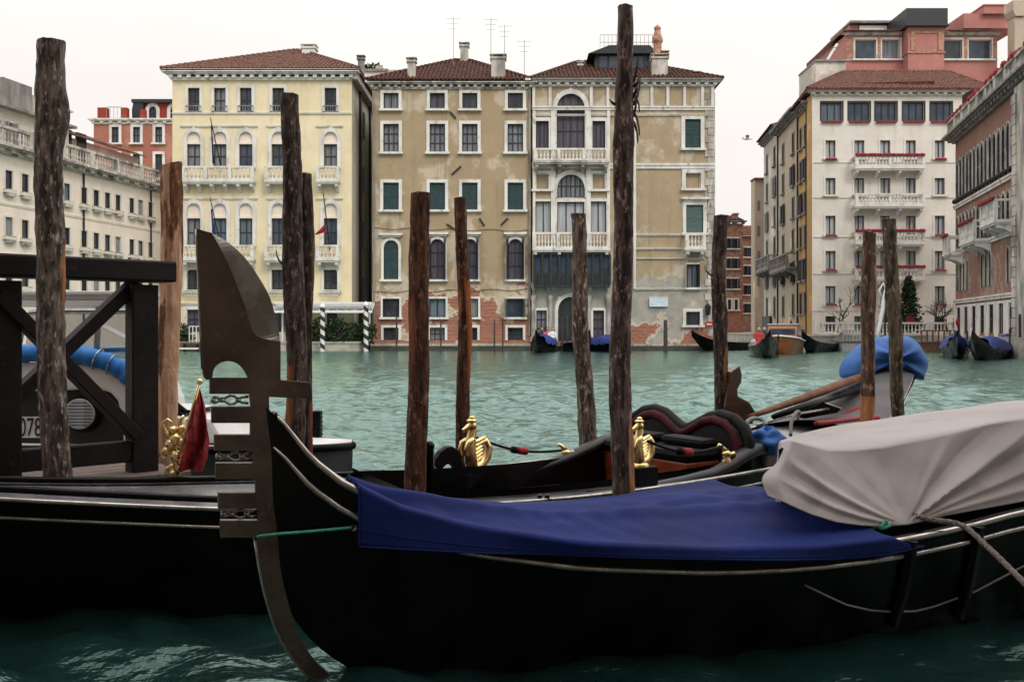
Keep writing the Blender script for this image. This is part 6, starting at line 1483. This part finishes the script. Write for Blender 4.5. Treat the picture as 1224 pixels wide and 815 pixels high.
def misc_mid():
    a, c = at(896, 498, 7.0), at(1030, 452, 8.7); t = empty('oar', a, 0, 'varnished wooden oar laid along the stern of the second gondola', 'oar')
    mb = MB(); pts = [Vector((0, 0, 0)).lerp(c-a, f) for f in (0, .1, .3, .6, .85, 1)]; mb.tube(pts, [.02, .026, .034, .05, .06, .055], 12, flat=.75); mb.build('loom', M['oarwood'], t, smooth=True)
    mb = MB(); mb.tube([(c-a), (c-a)*1.4], [.055, .04], 10); mb.build('shaft', M['oarwood'], t, smooth=True)
    a, c = at(925, 498, 6.95), at(1028, 462, 8.4); t = empty('oar', a, 0, 'dark painted oar lying just below the varnished one', 'oar'); mb = MB(); mb.tube([(0, 0, 0), (c-a)*.5, (c-a)], [.02, .03, .045], 10); mb.build('loom', M['black'], t, smooth=True)
    rope('rope', [at(975, 506, 7.0), at(1000, 503.5, 7.2), at(1030, 500, 7.5), at(1050, 499, 7.7)], .017, M['red'], 'thick red rope lying nearest on the grey after deck', False)
    rope('rope', [at(1005, 500, 7.9), at(1018, 491, 8.0), at(1035, 487, 8.1), at(1055, 487, 8.2), at(1072, 492, 8.3)], .02, M['red'], 'red rope bent in an arc higher on the grey after deck', False)
    rope('rope', [at(896, 514, 6.75), at(893, 505, 6.75), at(900, 500, 6.8), at(912, 502, 6.8), at(916, 508, 6.75)], .014, M['palegreen'], 'pale green rope coil beside the heart shaped seat', False)
    rope('rope', [at(945, 520, 6.5), at(946, 505, 6.6), at(950, 495, 6.7), at(955, 492, 6.8), at(953, 502, 6.8)], .012, M['greystone'], 'grey rope loop hanging behind the blue bundle', False)
    # black cord with red bindings between the gilded figures and the hooks
    for (x0, y0, Y0, x1, y1, Y1, fx, lab) in ((563, 520, 6.5, 672, 538, 6.95, .56, 'black cord with red binding strung from far gilded figure to its hook'), (774, 527, 5.75, 864, 533, 6.2, .52, 'black cord with red binding strung before the heart shaped seat')):
        a, c = at(x0, y0, Y0), at(x1, y1, Y1); t = empty('cord', a, 0, lab, 'cord', 'cords with red bindings'); d = c-a
        def cp(f): return d*f+Vector((0, 0, -.05*math.sin(math.pi*f)))
        mb = MB(); mb.tube([cp(f) for f in np.linspace(0, 1, 22)], .009, 7); mb.build('line', M['leather'], t, smooth=True)
        mb = MB(); mb.tube([cp(fx+f) for f in (-.075, -.07, -.04, 0, .035, .04)], [.012, .024, .026, .026, .024, .012], 10); mb.build('red_binding', M['red'], t, smooth=True)
        mb = MB(); mb.tube([cp(fx+f) for f in (-.13, -.125, -.09, -.08, -.079)], [.01, .024, .025, .023, .01], 10); mb.build('black_binding', M['leather'], t, smooth=True)
    c = at(915, 528, 6.55); t = empty('cloth_bundle', c, 0, 'crumpled bright blue cloth stuffed behind the near armrest', 'cloth'); mb = MB()
    r = np.random.default_rng(2); ph = r.uniform(0, 6, 8)
    def fn(u, v):
        a = u*2*math.pi; b_ = v*math.pi; q = 1+.16*math.sin(3*a+ph[0]+2*b_)+.12*math.sin(5*a-3*b_+ph[1])+.1*math.sin(7*b_+ph[2]+a)
        return (.12*q*math.sin(b_)*math.cos(a), .10*q*math.sin(b_)*math.sin(a), .085*q*math.cos(b_))
    mb.grid(fn, 40, 20); mb.build('cloth', M['light_blue'], t, smooth=True, merge=.001)
M['palegreen'] = mat('pale_green_rope', (.25, .33, .29), .8, c2=(.15, .2, .18), scale=50)
misc_mid()

# ---------------------------------------------------------------- landing dock with its heavy railing
RP = Plane(-2.93, 5.72, .72, .70)
def dock():
    t = empty('dock', (-2.6, 6.4, 0), 0, 'grey brown planked dock on piles at lower left', 'dock'); o = Vector((-2.6, 6.4, 0))
    mb = MB(); ax = Vector((.72, .70, 0)).normalized(); nv = Vector((-ax.y, ax.x, 0)); p0 = Vector((-2.93, 5.72, 0))-o
    for i in range(11):
        a = p0+nv*(-.13+i*.125); mb.bar(a-ax*1.6+Vector((0, 0, .43)), a+ax*(1.06-.012*(i % 3))+Vector((0, 0, .43)), .117, .045, bev=.006)
    mb.build('planks', M['plank'], t)
    mb = MB(); mb.bar(p0-nv*.08-ax*1.5+Vector((0, 0, .34)), p0-nv*.08+ax*.98+Vector((0, 0, .34)), .09, .12); mb.build('beam', M['darkwood'], t); mb = MB(); mb.bar(p0+nv*1.05-ax*1.5+Vector((0, 0, .34)), p0+nv*1.05+ax*.98+Vector((0, 0, .34)), .09, .12); mb.build('beam', M['darkwood'], t)
    for a in (-1.2, .85):
        for n in (.0, 1.0): mb = MB(); q = p0+ax*a+nv*n; mb.tube([q+Vector((0, 0, -1)), q+Vector((0, 0, .28))], .07, 10); mb.build('pile', M['darkwood'], t, smooth=True, angle=50)
dock()
def dock_railing():
    t = empty('dock_railing', (RP.o[0], RP.o[1], .455), 0, 'heavy tarred timber railing with crossed braces standing on the dock', 'railing'); inv = Vector((RP.o[0], RP.o[1], .455))
    P = lambda x, y, off=0: RP.p(x, y, off)-inv
    nv = (-RP.d[1], RP.d[0], 0); U = lambda px: RP.uz(px, 393)[0]
    zt = P(100, 309).z; 
    def pt(u, z, off=0): return RP.w(u, z+.455, off)-inv
    for ua, ub in ((U(-21), U(28)), (U(152.5), U(186.5))):
        mb = MB(); uc = (ua+ub)/2; w_ = min(ub-ua, .24); mb.bar(pt(uc, 0), pt(uc, zt-.15), .17, .12, nv, bev=.008); mb.build('post', M['darkwood'], t)
    uA, uB = U(-170), U(200)
    mb = MB(); mb.bar(pt(uA, zt-.065), pt(uB, zt-.065), .26, .13, bev=.012); mb.build('top_rail', M['darkwood'], t)
    mb = MB(); mb.bar(pt(uA, .13), pt(U(153), .13), .09, .13, bev=.008); mb.build('bottom_rail', M['darkwood'], t)
    for (xa, ya, xb, yb, off) in ((-6, 352, 160, 520, -.03), (166, 338, -6, 502, .055)):
        mb = MB(); mb.bar(P(xa, ya, off), P(xb, yb, off), .075, .115, nv, bev=.006); br_ = mb.build('brace', M['darkwood'], t)
        for f in (.06, .5, .94):
            q = P(xa+(xb-xa)*f, ya+(yb-ya)*f, off-.04); m3 = MB(); m3.ball(q, .016, 8, 5); m3.build('bolt', M['greystone'], br_, smooth=True)
dock_railing()

# ---------------------------------------------------------------- white motor boat behind the dock
def motorboat():
    t = empty('motor_boat', (-3.2, 8.0, 0), 0, 'white and grey motor boat with dark cabin side and round lamp behind the dock', 'motor boat'); o = Vector((-3.2, 8.0, 0))
    S = np.linspace(0, 6.2, 40); ax = Vector((math.cos(R(-5)), math.sin(R(-5)), 0)); tip = Vector((at(421, 0, 7.75).x, 7.75, 0)); P = [((tip-ax*(6.2-s)).x, (tip-ax*(6.2-s)).y) for s in S]
    bb = pchip([0, 1.5, 4, 5.2, 5.8, 6.1, 6.2], [.8, .85, .75, .52, .3, .12, .02]); zg = pchip([0, 4, 6.2], [.52, .5, .46]); zk = pchip([0, 5, 5.8, 6.2], [-.3, -.3, -.1, .25]); bw = pchip([0, 4, 5.6, 6.2], [.7, .6, .2, 0])
    Hh = Hull(S, P, bb, bb, zg, zk, bw); put = lambda mb, n, m, par=None, **k: ((setattr(mb, 'v', [tuple(Vector(v)-o) for v in mb.v])), mb.build(n, m, par or t, **k))[1]
    qs = list(np.linspace(0, 6.2, 60))
    put(Hh.skin(qs), 'hull', M['boatgrey'], smooth=True, merge=.0004); put(Hh.deck(qs, lambda q: .03, .0), 'deck', M['white'], smooth=True)
    for side in (-1, 1):
        mb = MB(); mb.tube(Hh.edge(qs, side, .01, -.02), .03, 8); put(mb, 'rubbing_strake', M['leather'], smooth=True)
    # low fore cabin and its dark ribbed hatch
    def slab(q0, q1, n, z0, z1, taper, name, m, bev=.03, par=None):
        mb = MB(); c = [Hh.W(q0, -n, z0), Hh.W(q1, -n, z0), Hh.W(q1, n, z0), Hh.W(q0, n, z0), Hh.W(q0, -n*taper, z1), Hh.W(q1-.12, -n*taper, z1), Hh.W(q1-.12, n*taper, z1), Hh.W(q0, n*taper, z1)]
        mb.add(c, [(0, 1, 2, 3), (4, 5, 6, 7), (0, 1, 5, 4), (1, 2, 6, 5), (2, 3, 7, 6), (3, 0, 4, 7)]); return put(mb, name, m, par, bevel=bev)
    fc = slab(4.2, 5.35, .45, .5, .68, .9, 'fore_cabin', M['white'])
    for i in range(3): slab(4.25+.0*i, 5.0, .42-.1*i, .683+.022*i, .70+.022*i, 1, 'hatch_rail', M['leather'] if i == 1 else M['white'], .004, fc)
    mb = MB(); p = at(379, 504, 7.9)
    for i in range(6): mb.box(p.x-.035, p.x+.035, p.y-.05, p.y+.05, .5+i*.033, .5+i*.033+.024)
    mb.box(p.x-.03, p.x+.03, p.y-.045, p.y+.045, .49, .70); put(mb, 'bow_fender', M['leather'])
    mb = MB(); a = at(206, 479, 7.6); mb.tube([a, at(222, 492, 7.6)], .02, 6); mb.tube([at(203, 485, 7.6), at(219, 497, 7.6)], .02, 6); put(mb, 'grab_rail', M['leather'])
    # main cabin: dark side panel, white rolled roof edge, round lamp, number board
    Yc = 7.32
    side = [(-60, 556), (-60, 468), (120, 466), (134, 470), (142, 480), (146, 500), (150, 556)]
    mb = MB(); mb.prism([((at(x, y, Yc).x), at(x, y, Yc).z) for x, y in side], lambda a, c, d: (a, Yc+d, c), 0, .9); cb = put(mb, 'cabin', M['olive'], bevel=.015)
    wt = [(-60, 470), (-60, 434), (30, 433), (90, 434), (130, 441), (150, 456), (162, 485), (170, 530), (172, 556), (152, 556), (147.5, 500), (143, 479), (134.5, 469), (120, 465)]
    mb = MB(); mb.prism([((at(x, y, Yc).x), at(x, y, Yc).z) for x, y in wt], lambda a, c, d: (a, Yc+d, c), -.04, 1.1); put(mb, 'cabin_roof', M['white'], cb, bevel=.02)
    c = at(98.5, 494, Yc-.03); mb = MB(); cyl = lambda r0, r1, y0, y1, n=28: mb.add([(c.x+r*math.cos(a), y, c.z+r*math.sin(a)) for r, y in ((r0, y0), (r1, y1)) for a in np.linspace(0, 2*math.pi, n, endpoint=False)], [(i, (i+1) % n, n+(i+1) % n, n+i) for i in range(n)]+[tuple(range(n, 2*n))])
    cyl(.145, .125, Yc+.02, Yc-.07); lp = put(mb, 'lamp', M['leather'], cb, smooth=False)
    mb = MB(); r = .105
    for i in range(9):
        z = -r+2*r*(i+.5)/9; hw = math.sqrt(max(r*r-z*z, 0)); mb.box(c.x-hw, c.x+hw, Yc-.095, Yc-.075, c.z+z-.0085, c.z+z+.0085)
    mb.tube([(c.x+r*math.cos(a), Yc-.08, c.z+r*math.sin(a)) for a in np.linspace(0, 2*math.pi, 33)], .008, 6, cap=False); put(mb, 'lamp_grille', M['palecurtain'], lp)
    p0, p1 = at(-8, 523, Yc-.012), at(52.5, 498, Yc-.012); mb = MB(); mb.box(p0.x, p1.x, Yc-.014, Yc-.001, p0.z, p1.z); nb = put(mb, 'number_board', M['white'], cb)
    cu = bpy.data.curves.new('number', 'FONT'); cu.body = '078'; cu.size = .185; cu.align_x = 'RIGHT'; cu.extrude = .001
    tmp = bpy.data.objects.new('tmp', cu); COL.objects.link(tmp); bpy.context.view_layer.update(); me = bpy.data.meshes.new_from_object(tmp.evaluated_get(bpy.context.evaluated_depsgraph_get())); bpy.data.objects.remove(tmp)
    me.materials.clear(); me.transform(Matrix.Diagonal((.62, 1.05, 1, 1))); me.materials.append(M['sash']); me.name = 'number'; n_ = link('number', me, nb, (p1.x-.012-o.x, Yc-.018-o.y, p0.z+.012)); n_.rotation_euler = (R(90), 0, 0)
    # windscreen and its white hood
    mb = MB(); Y = 8.1
    for x0, y0, x1, y1 in ((32, 374, 178, 371), ):
        pass
    a, c2 = at(44, 350, Y), at(178, 368, Y); mb.box(a.x, c2.x, Y-.4, Y+.5, c2.z, c2.z+.05); mb.box(a.x, c2.x, Y-.42, Y+.52, a.z-.03, a.z); mb.box(a.x+.03, c2.x-.03, Y-.38, Y+.48, c2.z+.05, a.z-.03); put(mb, 'wheelhouse_roof', M['white'], bevel=.01)
    mb = MB(); mb.tube([at(22, 420, Y-.5), at(28, 382, Y-.5), at(36, 374, Y-.5), at(60, 372, Y-.5), at(150, 372, Y-.5), at(175, 376, Y-.5)], .022, 8); put(mb, 'windscreen_frame', M['bright'], smooth=True)
    mb = MB(); 
    for x in (60, 118, 170): mb.bar(at(x, 366, Y-.3), at(x-3, 436, Y-.45), .04, .04)
    put(mb, 'windscreen_post', M['greystone'])
    mb = MB(); mb.add([at(36, 374, Y-.48), at(172, 374, Y-.48), at(172, 432, Y-.48), at(28, 432, Y-.48)], [(0, 1, 2, 3)]); mb.add([at(36, 374, Y-.47), at(172, 374, Y-.47), at(172, 432, Y-.47), at(28, 432, Y-.47)], [(3, 2, 1, 0)]); put(mb, 'windscreen', M['pane'])
    mb = MB(); mb.tube([at(120, 388, Y-.5), at(150, 404, Y-.52), at(160, 415, Y-.52)], .02, 6); put(mb, 'wiper', M['white'])
def glass_mat():
    m = bpy.data.materials.new('clear_pane'); m.use_nodes = True; n = m.node_tree; b = n.nodes['Principled BSDF']; n.nodes.remove(b)
    tr = n.nodes.new('ShaderNodeBsdfTransparent'); tr.inputs[0].default_value = (.75, .77, .78, 1); gl = n.nodes.new('ShaderNodeBsdfGlossy'); gl.inputs['Roughness'].default_value = .05; mx_ = n.nodes.new('ShaderNodeMixShader'); mx_.inputs[0].default_value = .18
    n.links.new(tr.outputs[0], mx_.inputs[1]); n.links.new(gl.outputs[0], mx_.inputs[2]); n.links.new(mx_.outputs[0], n.nodes['Material Output'].inputs[0]); return m
M['pane'] = glass_mat()
motorboat()
def blue_roll():
    Y = 7.3; pts = [at(x, y, Y) for x, y in ((-60, 430), (10, 424), (40, 422), (70, 422), (100, 425), (128, 432), (148, 443), (160, 456))]; c = pts[3].copy()
    t = empty('rolled_cover', c, 0, 'bright blue canvas rolled up and tied along the motor boat cabin roof', 'tarpaulin'); P = []
    for i in range(len(pts)-1):
        for k in range(10): P.append(pts[i].lerp(pts[i+1], k/10)-c)
    r = np.random.default_rng(1); mb = MB(); rad = [.066*(1+.05*math.sin(i*.9)+.03*math.sin(i*2.3)) for i in range(len(P))]; rad[-1] = .03
    mb.tube(P, rad, 18); mb.build('canvas', M['roll_blue'], t, smooth=True)
    for i in (46, 53):
        mb = MB(); p = P[i]; mb.tube([p+Vector((.03*math.sin(a), -.074*math.cos(a), .074*math.sin(a))) for a in np.linspace(0, 2*math.pi, 20)], .005, 5); mb.build('tie', M['bright'], t, smooth=True)
blue_roll()

# ---------------------------------------------------------------- far boats, trees, parasols
def far_gondola(px, wl, ang, cover, label, tilt=0, ferro=True):
    Y = H*F/(wl-HY); p = at(px, wl, Y); g = empty('gondola', (p.x, p.y, 0), ang, label, 'gondola', 'gondolas moored along the far bank')
    S = np.linspace(-5.5, 5.5, 45); b = pchip([-5.5, -4.5, -2.5, 0, 2.5, 4.5, 5.5], [.03, .28, .6, .74, .6, .28, .03]); z = pchip([-5.5, -5, -4, -2, 0, 2, 4, 5, 5.5], [1.35, 1.0, .72, .5, .46, .5, .7, 1.0, 1.25]); k = pchip([-5.5, -4.6, -3.6, 3.6, 4.6, 5.5], [1.0, .2, -.15, -.15, .2, .9]); w_ = pchip([-5, -3, 0, 3, 5], [0, .35, .55, .35, 0])
    hl = Hull(S, np.stack([S, S*0], 1), b, b, z, k, w_); key = 'fg'
    me = cached(('fgh',), lambda: hl.skin(list(S), 8).mesh('hull', M['black'], True, merge=.001)); link('hull', me, g)
    link('deck', cached(('fgd',), lambda: hl.deck(list(S), lambda q: .06, 0).mesh('deck', M['deck'], True)), g)
    def fer():
        mb = MB(); mb.prism([(-5.35, .8), (-5.55, 1.2), (-5.45, 1.7), (-5.6, 1.95), (-5.85, 1.6), (-5.7, 1.3), (-5.75, .6), (-5.5, .3)], lambda a, c, t: (a, t, c), -.02, .02); return mb.mesh('bow_iron', M['steel'])
    link('bow_iron', cached(('fgf',), fer), g)
    if cover:
        def cv():
            mb = MB(); r = np.random.default_rng(3)
            mb.grid(lambda u, v: (lambda q: (q, (2*v-1)*(b(q)+.03), z(q)+.03-(.12 if v in (0, 1) else 0)+(.28+.22*math.exp(-((q-1)/1.1)**2))*(1-(2*v-1)**2)**.6+.03*math.sin(q*5+v*7)))(-4.3+8.2*u), 40, 12); return mb.mesh('cover', cover, True)
        link('cover', cached(('fgc', cover.name), cv), g)
    return g
def seated_person(p, ang, m, label, h=1.0):
    t = empty('person', p, ang, label, 'person'); pts = [((0, 0, 0), .16), ((0, 0, .25), .15), ((0, 0, .45), .17), ((0, 0, .54), .06), ((0, .0, .6), .05), ((-.02, 0, .70), .095), ((-.0, 0, .79), .07)]
    me = bpy.data.meshes.new('body'); vs = [q[0] for q in pts]+[(-.06, -.21, .46), (-.16, -.24, .25), (-.36, -.12, .2), (-.06, .21, .46), (-.16, .24, .25), (-.36, .12, .2), (-.35, -.1, .02), (-.4, -.1, -.35), (-.35, .1, .02), (-.4, .1, -.35)]
    rs = [q[1] for q in pts]+[.07, .055, .04, .07, .055, .04, .09, .06, .09, .06]
    ed = [(0, 1), (1, 2), (2, 3), (3, 4), (4, 5), (5, 6), (2, 7), (7, 8), (8, 9), (2, 10), (10, 11), (11, 12), (0, 13), (13, 14), (0, 15), (15, 16)]
    me.from_pydata(vs, ed, []); me.materials.append(m); o = link('body', me, t); sk = o.modifiers.new('skin', 'SKIN')
    for i, r in enumerate(rs): o.data.skin_vertices[0].data[i].radius = (r, r)
    o.data.skin_vertices[0].data[0].use_root = True
    sb = o.modifiers.new('sub', 'SUBSURF'); sb.levels = sb.render_levels = 1
    mb = MB(); mb.ball((-.015, 0, .72), .10, 10, 7, sz=1.2); mb.build('head', M['skin'], t, smooth=True); mb = MB(); mb.ball((.015, 0, .755), .108, 10, 7, sz=.95); mb.build('hair', M['hair'], t, smooth=True)
for a in ((651, 419, R(263), M['far_blue'], 'blue covered gondola moored left of the water door of the loggia palazzo'),
          (686, 418.5, R(276), None, 'uncovered gondola moored right in front of the arched water door'),
          (721, 418.8, R(281), M['far_blue'], 'blue covered gondola moored behind the tallest mooring pole'),
          (912, 424, R(259), None, 'gondola with seated passengers on the open canal before the water taxi'),
          (889, 417.5, R(222), None, 'dark gondola lying at the mouth of the side canal left of the water taxi'),
          (985, 419, R(240), None, 'black gondola lying close against the right end of the water taxi'),
          (1142, 425, R(247), M['far_blue'], 'blue covered gondola in front of the thin twiggy tree'),
          (1187, 427, R(236), M['far_blue'], 'blue covered gondola lying widest under the red parasols')): far_gondola(*a)
for px, py, Y, m, lab in ((655, 408, 63.0, M['coat_pink'], 'person in pink sitting in the covered gondola by the loggia palazzo'), (660.5, 409, 62.6, M['coat_white'], 'person in white sitting beside the one in pink'), (648, 407, 63.2, M['coat_dark'], 'person in dark coat sitting in the covered gondola by the loggia palazzo'),
                          (907, 409.5, 51.5, M['coat_red'], 'person in red sitting in the gondola on the open canal'), (913.5, 409, 52.4, M['coat_dark'], 'person in dark coat sitting in the gondola on the open canal')):
    p = at(px, py, Y); p.z = .62; seated_person(p, R(80), m, lab)
def taxi():
    Y = 57; p = at(937, 417, Y); t = empty('water_taxi', (p.x, p.y, 0), R(250), 'varnished wooden water taxi with cream cabin roof', 'boat')
    S = np.linspace(-3.6, 3.6, 30); b = pchip([-3.6, -2, 0, 2.4, 3.6], [.9, 1.05, 1.05, .75, .04]); z = pchip([-3.6, 0, 3.6], [.62, .72, 1.0]); k = pchip([-3.6, 2.8, 3.6], [-.2, -.2, .4]); w_ = pchip([-3.6, 0, 3, 3.6], [.8, .9, .3, 0])
    hl = Hull(S, np.stack([S, S*0], 1), b, b, z, k, w_); hl.skin(list(S), 8).build('hull', M['taxi'], t, smooth=True, merge=.001); hl.deck(list(S), lambda q: .05, 0).build('deck', M['taxi'], t, smooth=True)
    mb = MB(); mb.prism([(-2.6, .65), (1.4, .75), (1.0, 1.45), (.6, 1.55), (-2.6, 1.5)], lambda a, c, d: (a, d, c), -.8, .8); cb = mb.build('cabin', M['taxi'], t, bevel=.05)
    mb = MB(); mb.box(-2.75, .7, -.86, .86, 1.56, 1.64); mb.build('roof', M['palecurtain'], cb, bevel=.03)
    for s in (-1, 1):
        for i in range(3): mb = MB(); mb.box(-2.3+i*1.05, -1.45+i*1.05, min(s*.79, s*.81), max(s*.79, s*.81), .98, 1.4); mb.build('cabin_window', M['glass'], cb)
    mb = MB(); mb.box(1.15, 1.25, -.7, .7, .95, 1.35); mb.build('windscreen', M['glass_b'], cb)
    for side in (-1, 1): mb = MB(); mb.tube(hl.edge(list(S), side, .02, -.02), .05, 6); mb.build('rubbing_strake', M['white'], t, smooth=True)
taxi()
def pontoon():
    for xa, xb, m, lab, Y in ((1000, 1027, M['palecurtain'], 'pale floating pontoon moored below the white hotel', 62.5), (1092, 1136, M['quaybrick'], 'brown timber pontoon moored below the dark conifer', 61.5)):
        a, c = at(xa, 0, Y).x, at(xb, 0, Y).x; t = empty('pontoon', ((a+c)/2, Y, 0), 0, lab, 'pontoon'); w_ = (c-a)/2; mb = MB(); mb.box(-w_, w_, -1, 1, -.3, .5); mb.build('hull', m, t, bevel=.04)
        mb = MB(); mb.box(-w_-.05, w_+.05, -1.05, 1.05, .502, .6); mb.build('deck', M['plank'], t)
        mb = MB()
        for x in np.linspace(-w_+.1, w_-.1, 7): mb.box(x-.04, x+.04, -.98, -.9, .6, 1.25)
        mb.box(-w_+.1, w_-.1, -.97, -.91, 1.2, 1.28); mb.build('railing', m, t)
pontoon()
def quay_balustrade():
    Y = 66.3; a, c = at(975, 0, Y).x, at(1275, 0, Y).x; t = empty('quay_balustrade', ((a+c)/2, Y, .95), 0, 'low white stone balustrade along the right quay edge', 'balustrade'); w_ = (c-a)/2; mb = MB()
    mb.box(-w_, w_, -.12, .12, .72, .84); mb.build('top_rail', M['stone'], t); mb = MB(); mb.box(-w_, w_, -.13, .13, .0, .1); mb.build('base', M['stone'], t)
    for x in np.linspace(-w_, w_, 10): mb = MB(); mb.box(x-.14, x+.14, -.14, .14, .101, .9); mb.build('pier', M['stone'], t)
    mb = MB(); baluster_row(mb, -w_, w_, 0, .1, .62, .24); mb.build('balusters', M['stone'], t)
quay_balustrade()
def bare_tree(px, Y, ytop, label, spread=1.0, seed=0, z0=.95):
    r = random.Random(seed); p = at(px, 0, Y); h = zat(ytop, Y)-z0; t = empty('bare_tree', (p.x, p.y, z0), 0, label, 'tree'); tr = MB(); cr = MB()
    def br(mb, a, d, L_, rad, lev):
        pts = [a]; q = a
        for i in range(4): d = (d+Vector((r.gauss(0, .16), r.gauss(0, .16), r.gauss(0, .1)))).normalized(); q = q+d*L_/4; pts.append(q)
        mb.tube(pts, [rad*(1-.14*i) for i in range(5)], 5 if lev < 2 else 4, cap=False)
        if lev >= 4: return
        for k in range(3 if lev else 4):
            f = r.choice((2, 3, 4, 4)); nd = (d+Vector((r.gauss(0, .55)*spread, r.gauss(0, .55)*spread, r.uniform(-.1, .5)))).normalized(); br(cr, pts[f], nd, L_*r.uniform(.55, .8), rad*.52, lev+1)
    br(tr, Vector((0, 0, 0)), Vector((0, 0, 1)), h*.36, .11, 0); tr.build('trunk', M['bark'], t, smooth=True); cr.build('branches', M['bark'], t)
bare_tree(1003, 67.5, 338, 'bare leafless tree in front of the white hotel', 1.0, 3); bare_tree(1117, 67.5, 342, 'bare twiggy tree right of the dark conifer', 1.1, 8); bare_tree(1134, 68, 345, 'bare twiggy tree nearest the gothic palace corner', 1.0, 12)
def conifer(px, Y, ytop, label):
    p = at(px, 0, Y); h = zat(ytop, Y)-.95; t = empty('conifer', (p.x, p.y, .95), 0, label, 'tree'); mb = MB(); mb.tube([(0, 0, 0), (0, 0, h*.9)], [.12, .03], 7); mb.build('trunk', M['bark'], t); mb = MB()
    for i in range(46): f = i/46; z = h*(.1+.9*f); rr = .95*(1-f)**.75+.08; a = i*2.4; leaf_cloud(mb, (rr*.55*math.cos(a), rr*.55*math.sin(a), z), max(.22, rr*.62), 46, .2, (1, 1, .8))
    mb.build('crown', M['foliage'], t)
conifer(1086, 67.3, 331, 'dark green conifer standing on the quay before the hotel')
conifer(1068, 67.6, 352, 'shorter dark evergreen half hidden behind the leaning greenish pole')
def parasol(px, Y, yt, yb, label, furled=True):
    p = at(px, 0, Y); z1 = zat(yt, Y); t = empty('parasol', (p.x, p.y, .95), 0, label, 'parasol', 'red terrace parasols'); h = z1-.95; mb = MB(); mb.tube([(0, 0, 0), (0, 0, h)], .035, 7); mb.lathe([(.25, 0), (.25, .06), (.05, .1)], seg=12); mb.build('stand', M['white'], t)
    mb = MB()
    if furled: mb.grid(lambda u, v: ((lambda a, f: ((.05+.24*math.sin(min(f*3.1, 3.0)))*(1+.25*math.cos(a*8))*math.cos(a), (.05+.24*math.sin(min(f*3.1, 3.0)))*(1+.25*math.cos(a*8))*math.sin(a), h-.02-(h*.72)*f))(u*2*math.pi, v)), 48, 10)
    else: mb.grid(lambda u, v: (1.5*v*math.cos(u*2*math.pi), 1.5*v*math.sin(u*2*math.pi), h-.55*v-.06*v*math.cos(u*16*math.pi)), 48, 6)
    mb.build('canopy', M['redawn'], t, smooth=True)
parasol(1149, 63.5, 376, 0, 'furled dark red parasol left of the palace doorway', True); parasol(1188, 56.5, 372, 0, 'furled dark red parasol in front of the palace ground floor', True); parasol(1088, 66.9, 375, 0, 'furled red parasol below the dark conifer', True); parasol(1212, 54, 388, 0, 'small furled red parasol at the right picture edge', True)
def gothic_quay():
    mb = MB(); mb.prism([(23.6, 46), (27.5, 66.2), (60, 66.2), (60, 30), (22.6, 36)], lambda a, c, t: (a, c, t), -1.5, .94)
    tag(mb.build('quay', M['quaystone']), kind='structure')
gothic_quay()
def thin_pole(px, yt, yb, Y, label, r=.07, m='bark'):
    a, c = at(px, yt, Y), at(px, yb, Y); t = MB(); t.lathe([(r*1.05, -.8), (r, c.z), (r*.95, a.z-.1), (r*.5, a.z)], seg=8); o = t.build('thin_mooring_pole', M[m], None, smooth=True, loc=(c.x, c.y, 0), angle=40); tag(o, label, 'mooring pole', 'thin mooring poles along the far bank')
NB = [(795.5, 382, 421, 61.5, 'lone thick mooring post before the grey wall right of the tallest pole', .13), (672, 380, 418, 62.6, 'thin pole left of the two before the water door', .06), (678, 377, 418, 62.6, 'thin pole right of the two before the water door', .06), (715, 377, 418, 62.6, 'thin pole before the right doorway of the loggia palazzo', .06), (474, 378, 417, 62.8, 'thin pole before the second low window from the alley', .06), (591, 382, 417, 62.8, 'thin pole before the brick wall left of the last low window', .05), (601, 380, 417, 62.8, 'thin pole close beside the last low window', .05), (527, 383, 417, 62.8, 'thin pole between the reddish and the rusty mooring pole', .05), (1058, 350, 423, 54, 'tall dark pole beside the furled white sail', .06), (1219, 375, 427, 47.5, 'dark mooring pole at the right picture edge', .07), (1156, 395, 425, 49, 'short dark pole left of the widest blue covered gondola', .06), (1207, 392, 427, 47.5, 'short dark pole right of the widest blue covered gondola', .05)]
for px, yt, yb, Y, lab, r in NB: thin_pole(px, yt, yb, Y, lab, r)
def white_sail():
    Y = 53; pts = [(1056, 338), (1058.5, 345), (1056, 356), (1055.5, 368), (1053, 382), (1050, 396), (1049, 408)]; c = at(1055, 408, Y); t = empty('furled_sail', c, 0, 'furled white sail curling up behind the blue covered stern', 'sail'); mb = MB(); mb.tube([at(x, y, Y)-c for x, y in pts], [.03, .09, .14, .17, .18, .17, .1], 10, flat=.6); mb.build('sailcloth', M['white'], t, smooth=True)
    mb = MB(); mb.tube([at(1056, 338, Y)-c, at(1051, 347, Y)-c, at(1054, 356, Y)-c], [.02, .07, .05], 8); mb.build('sail_tip', M['white'], t, smooth=True)
white_sail()
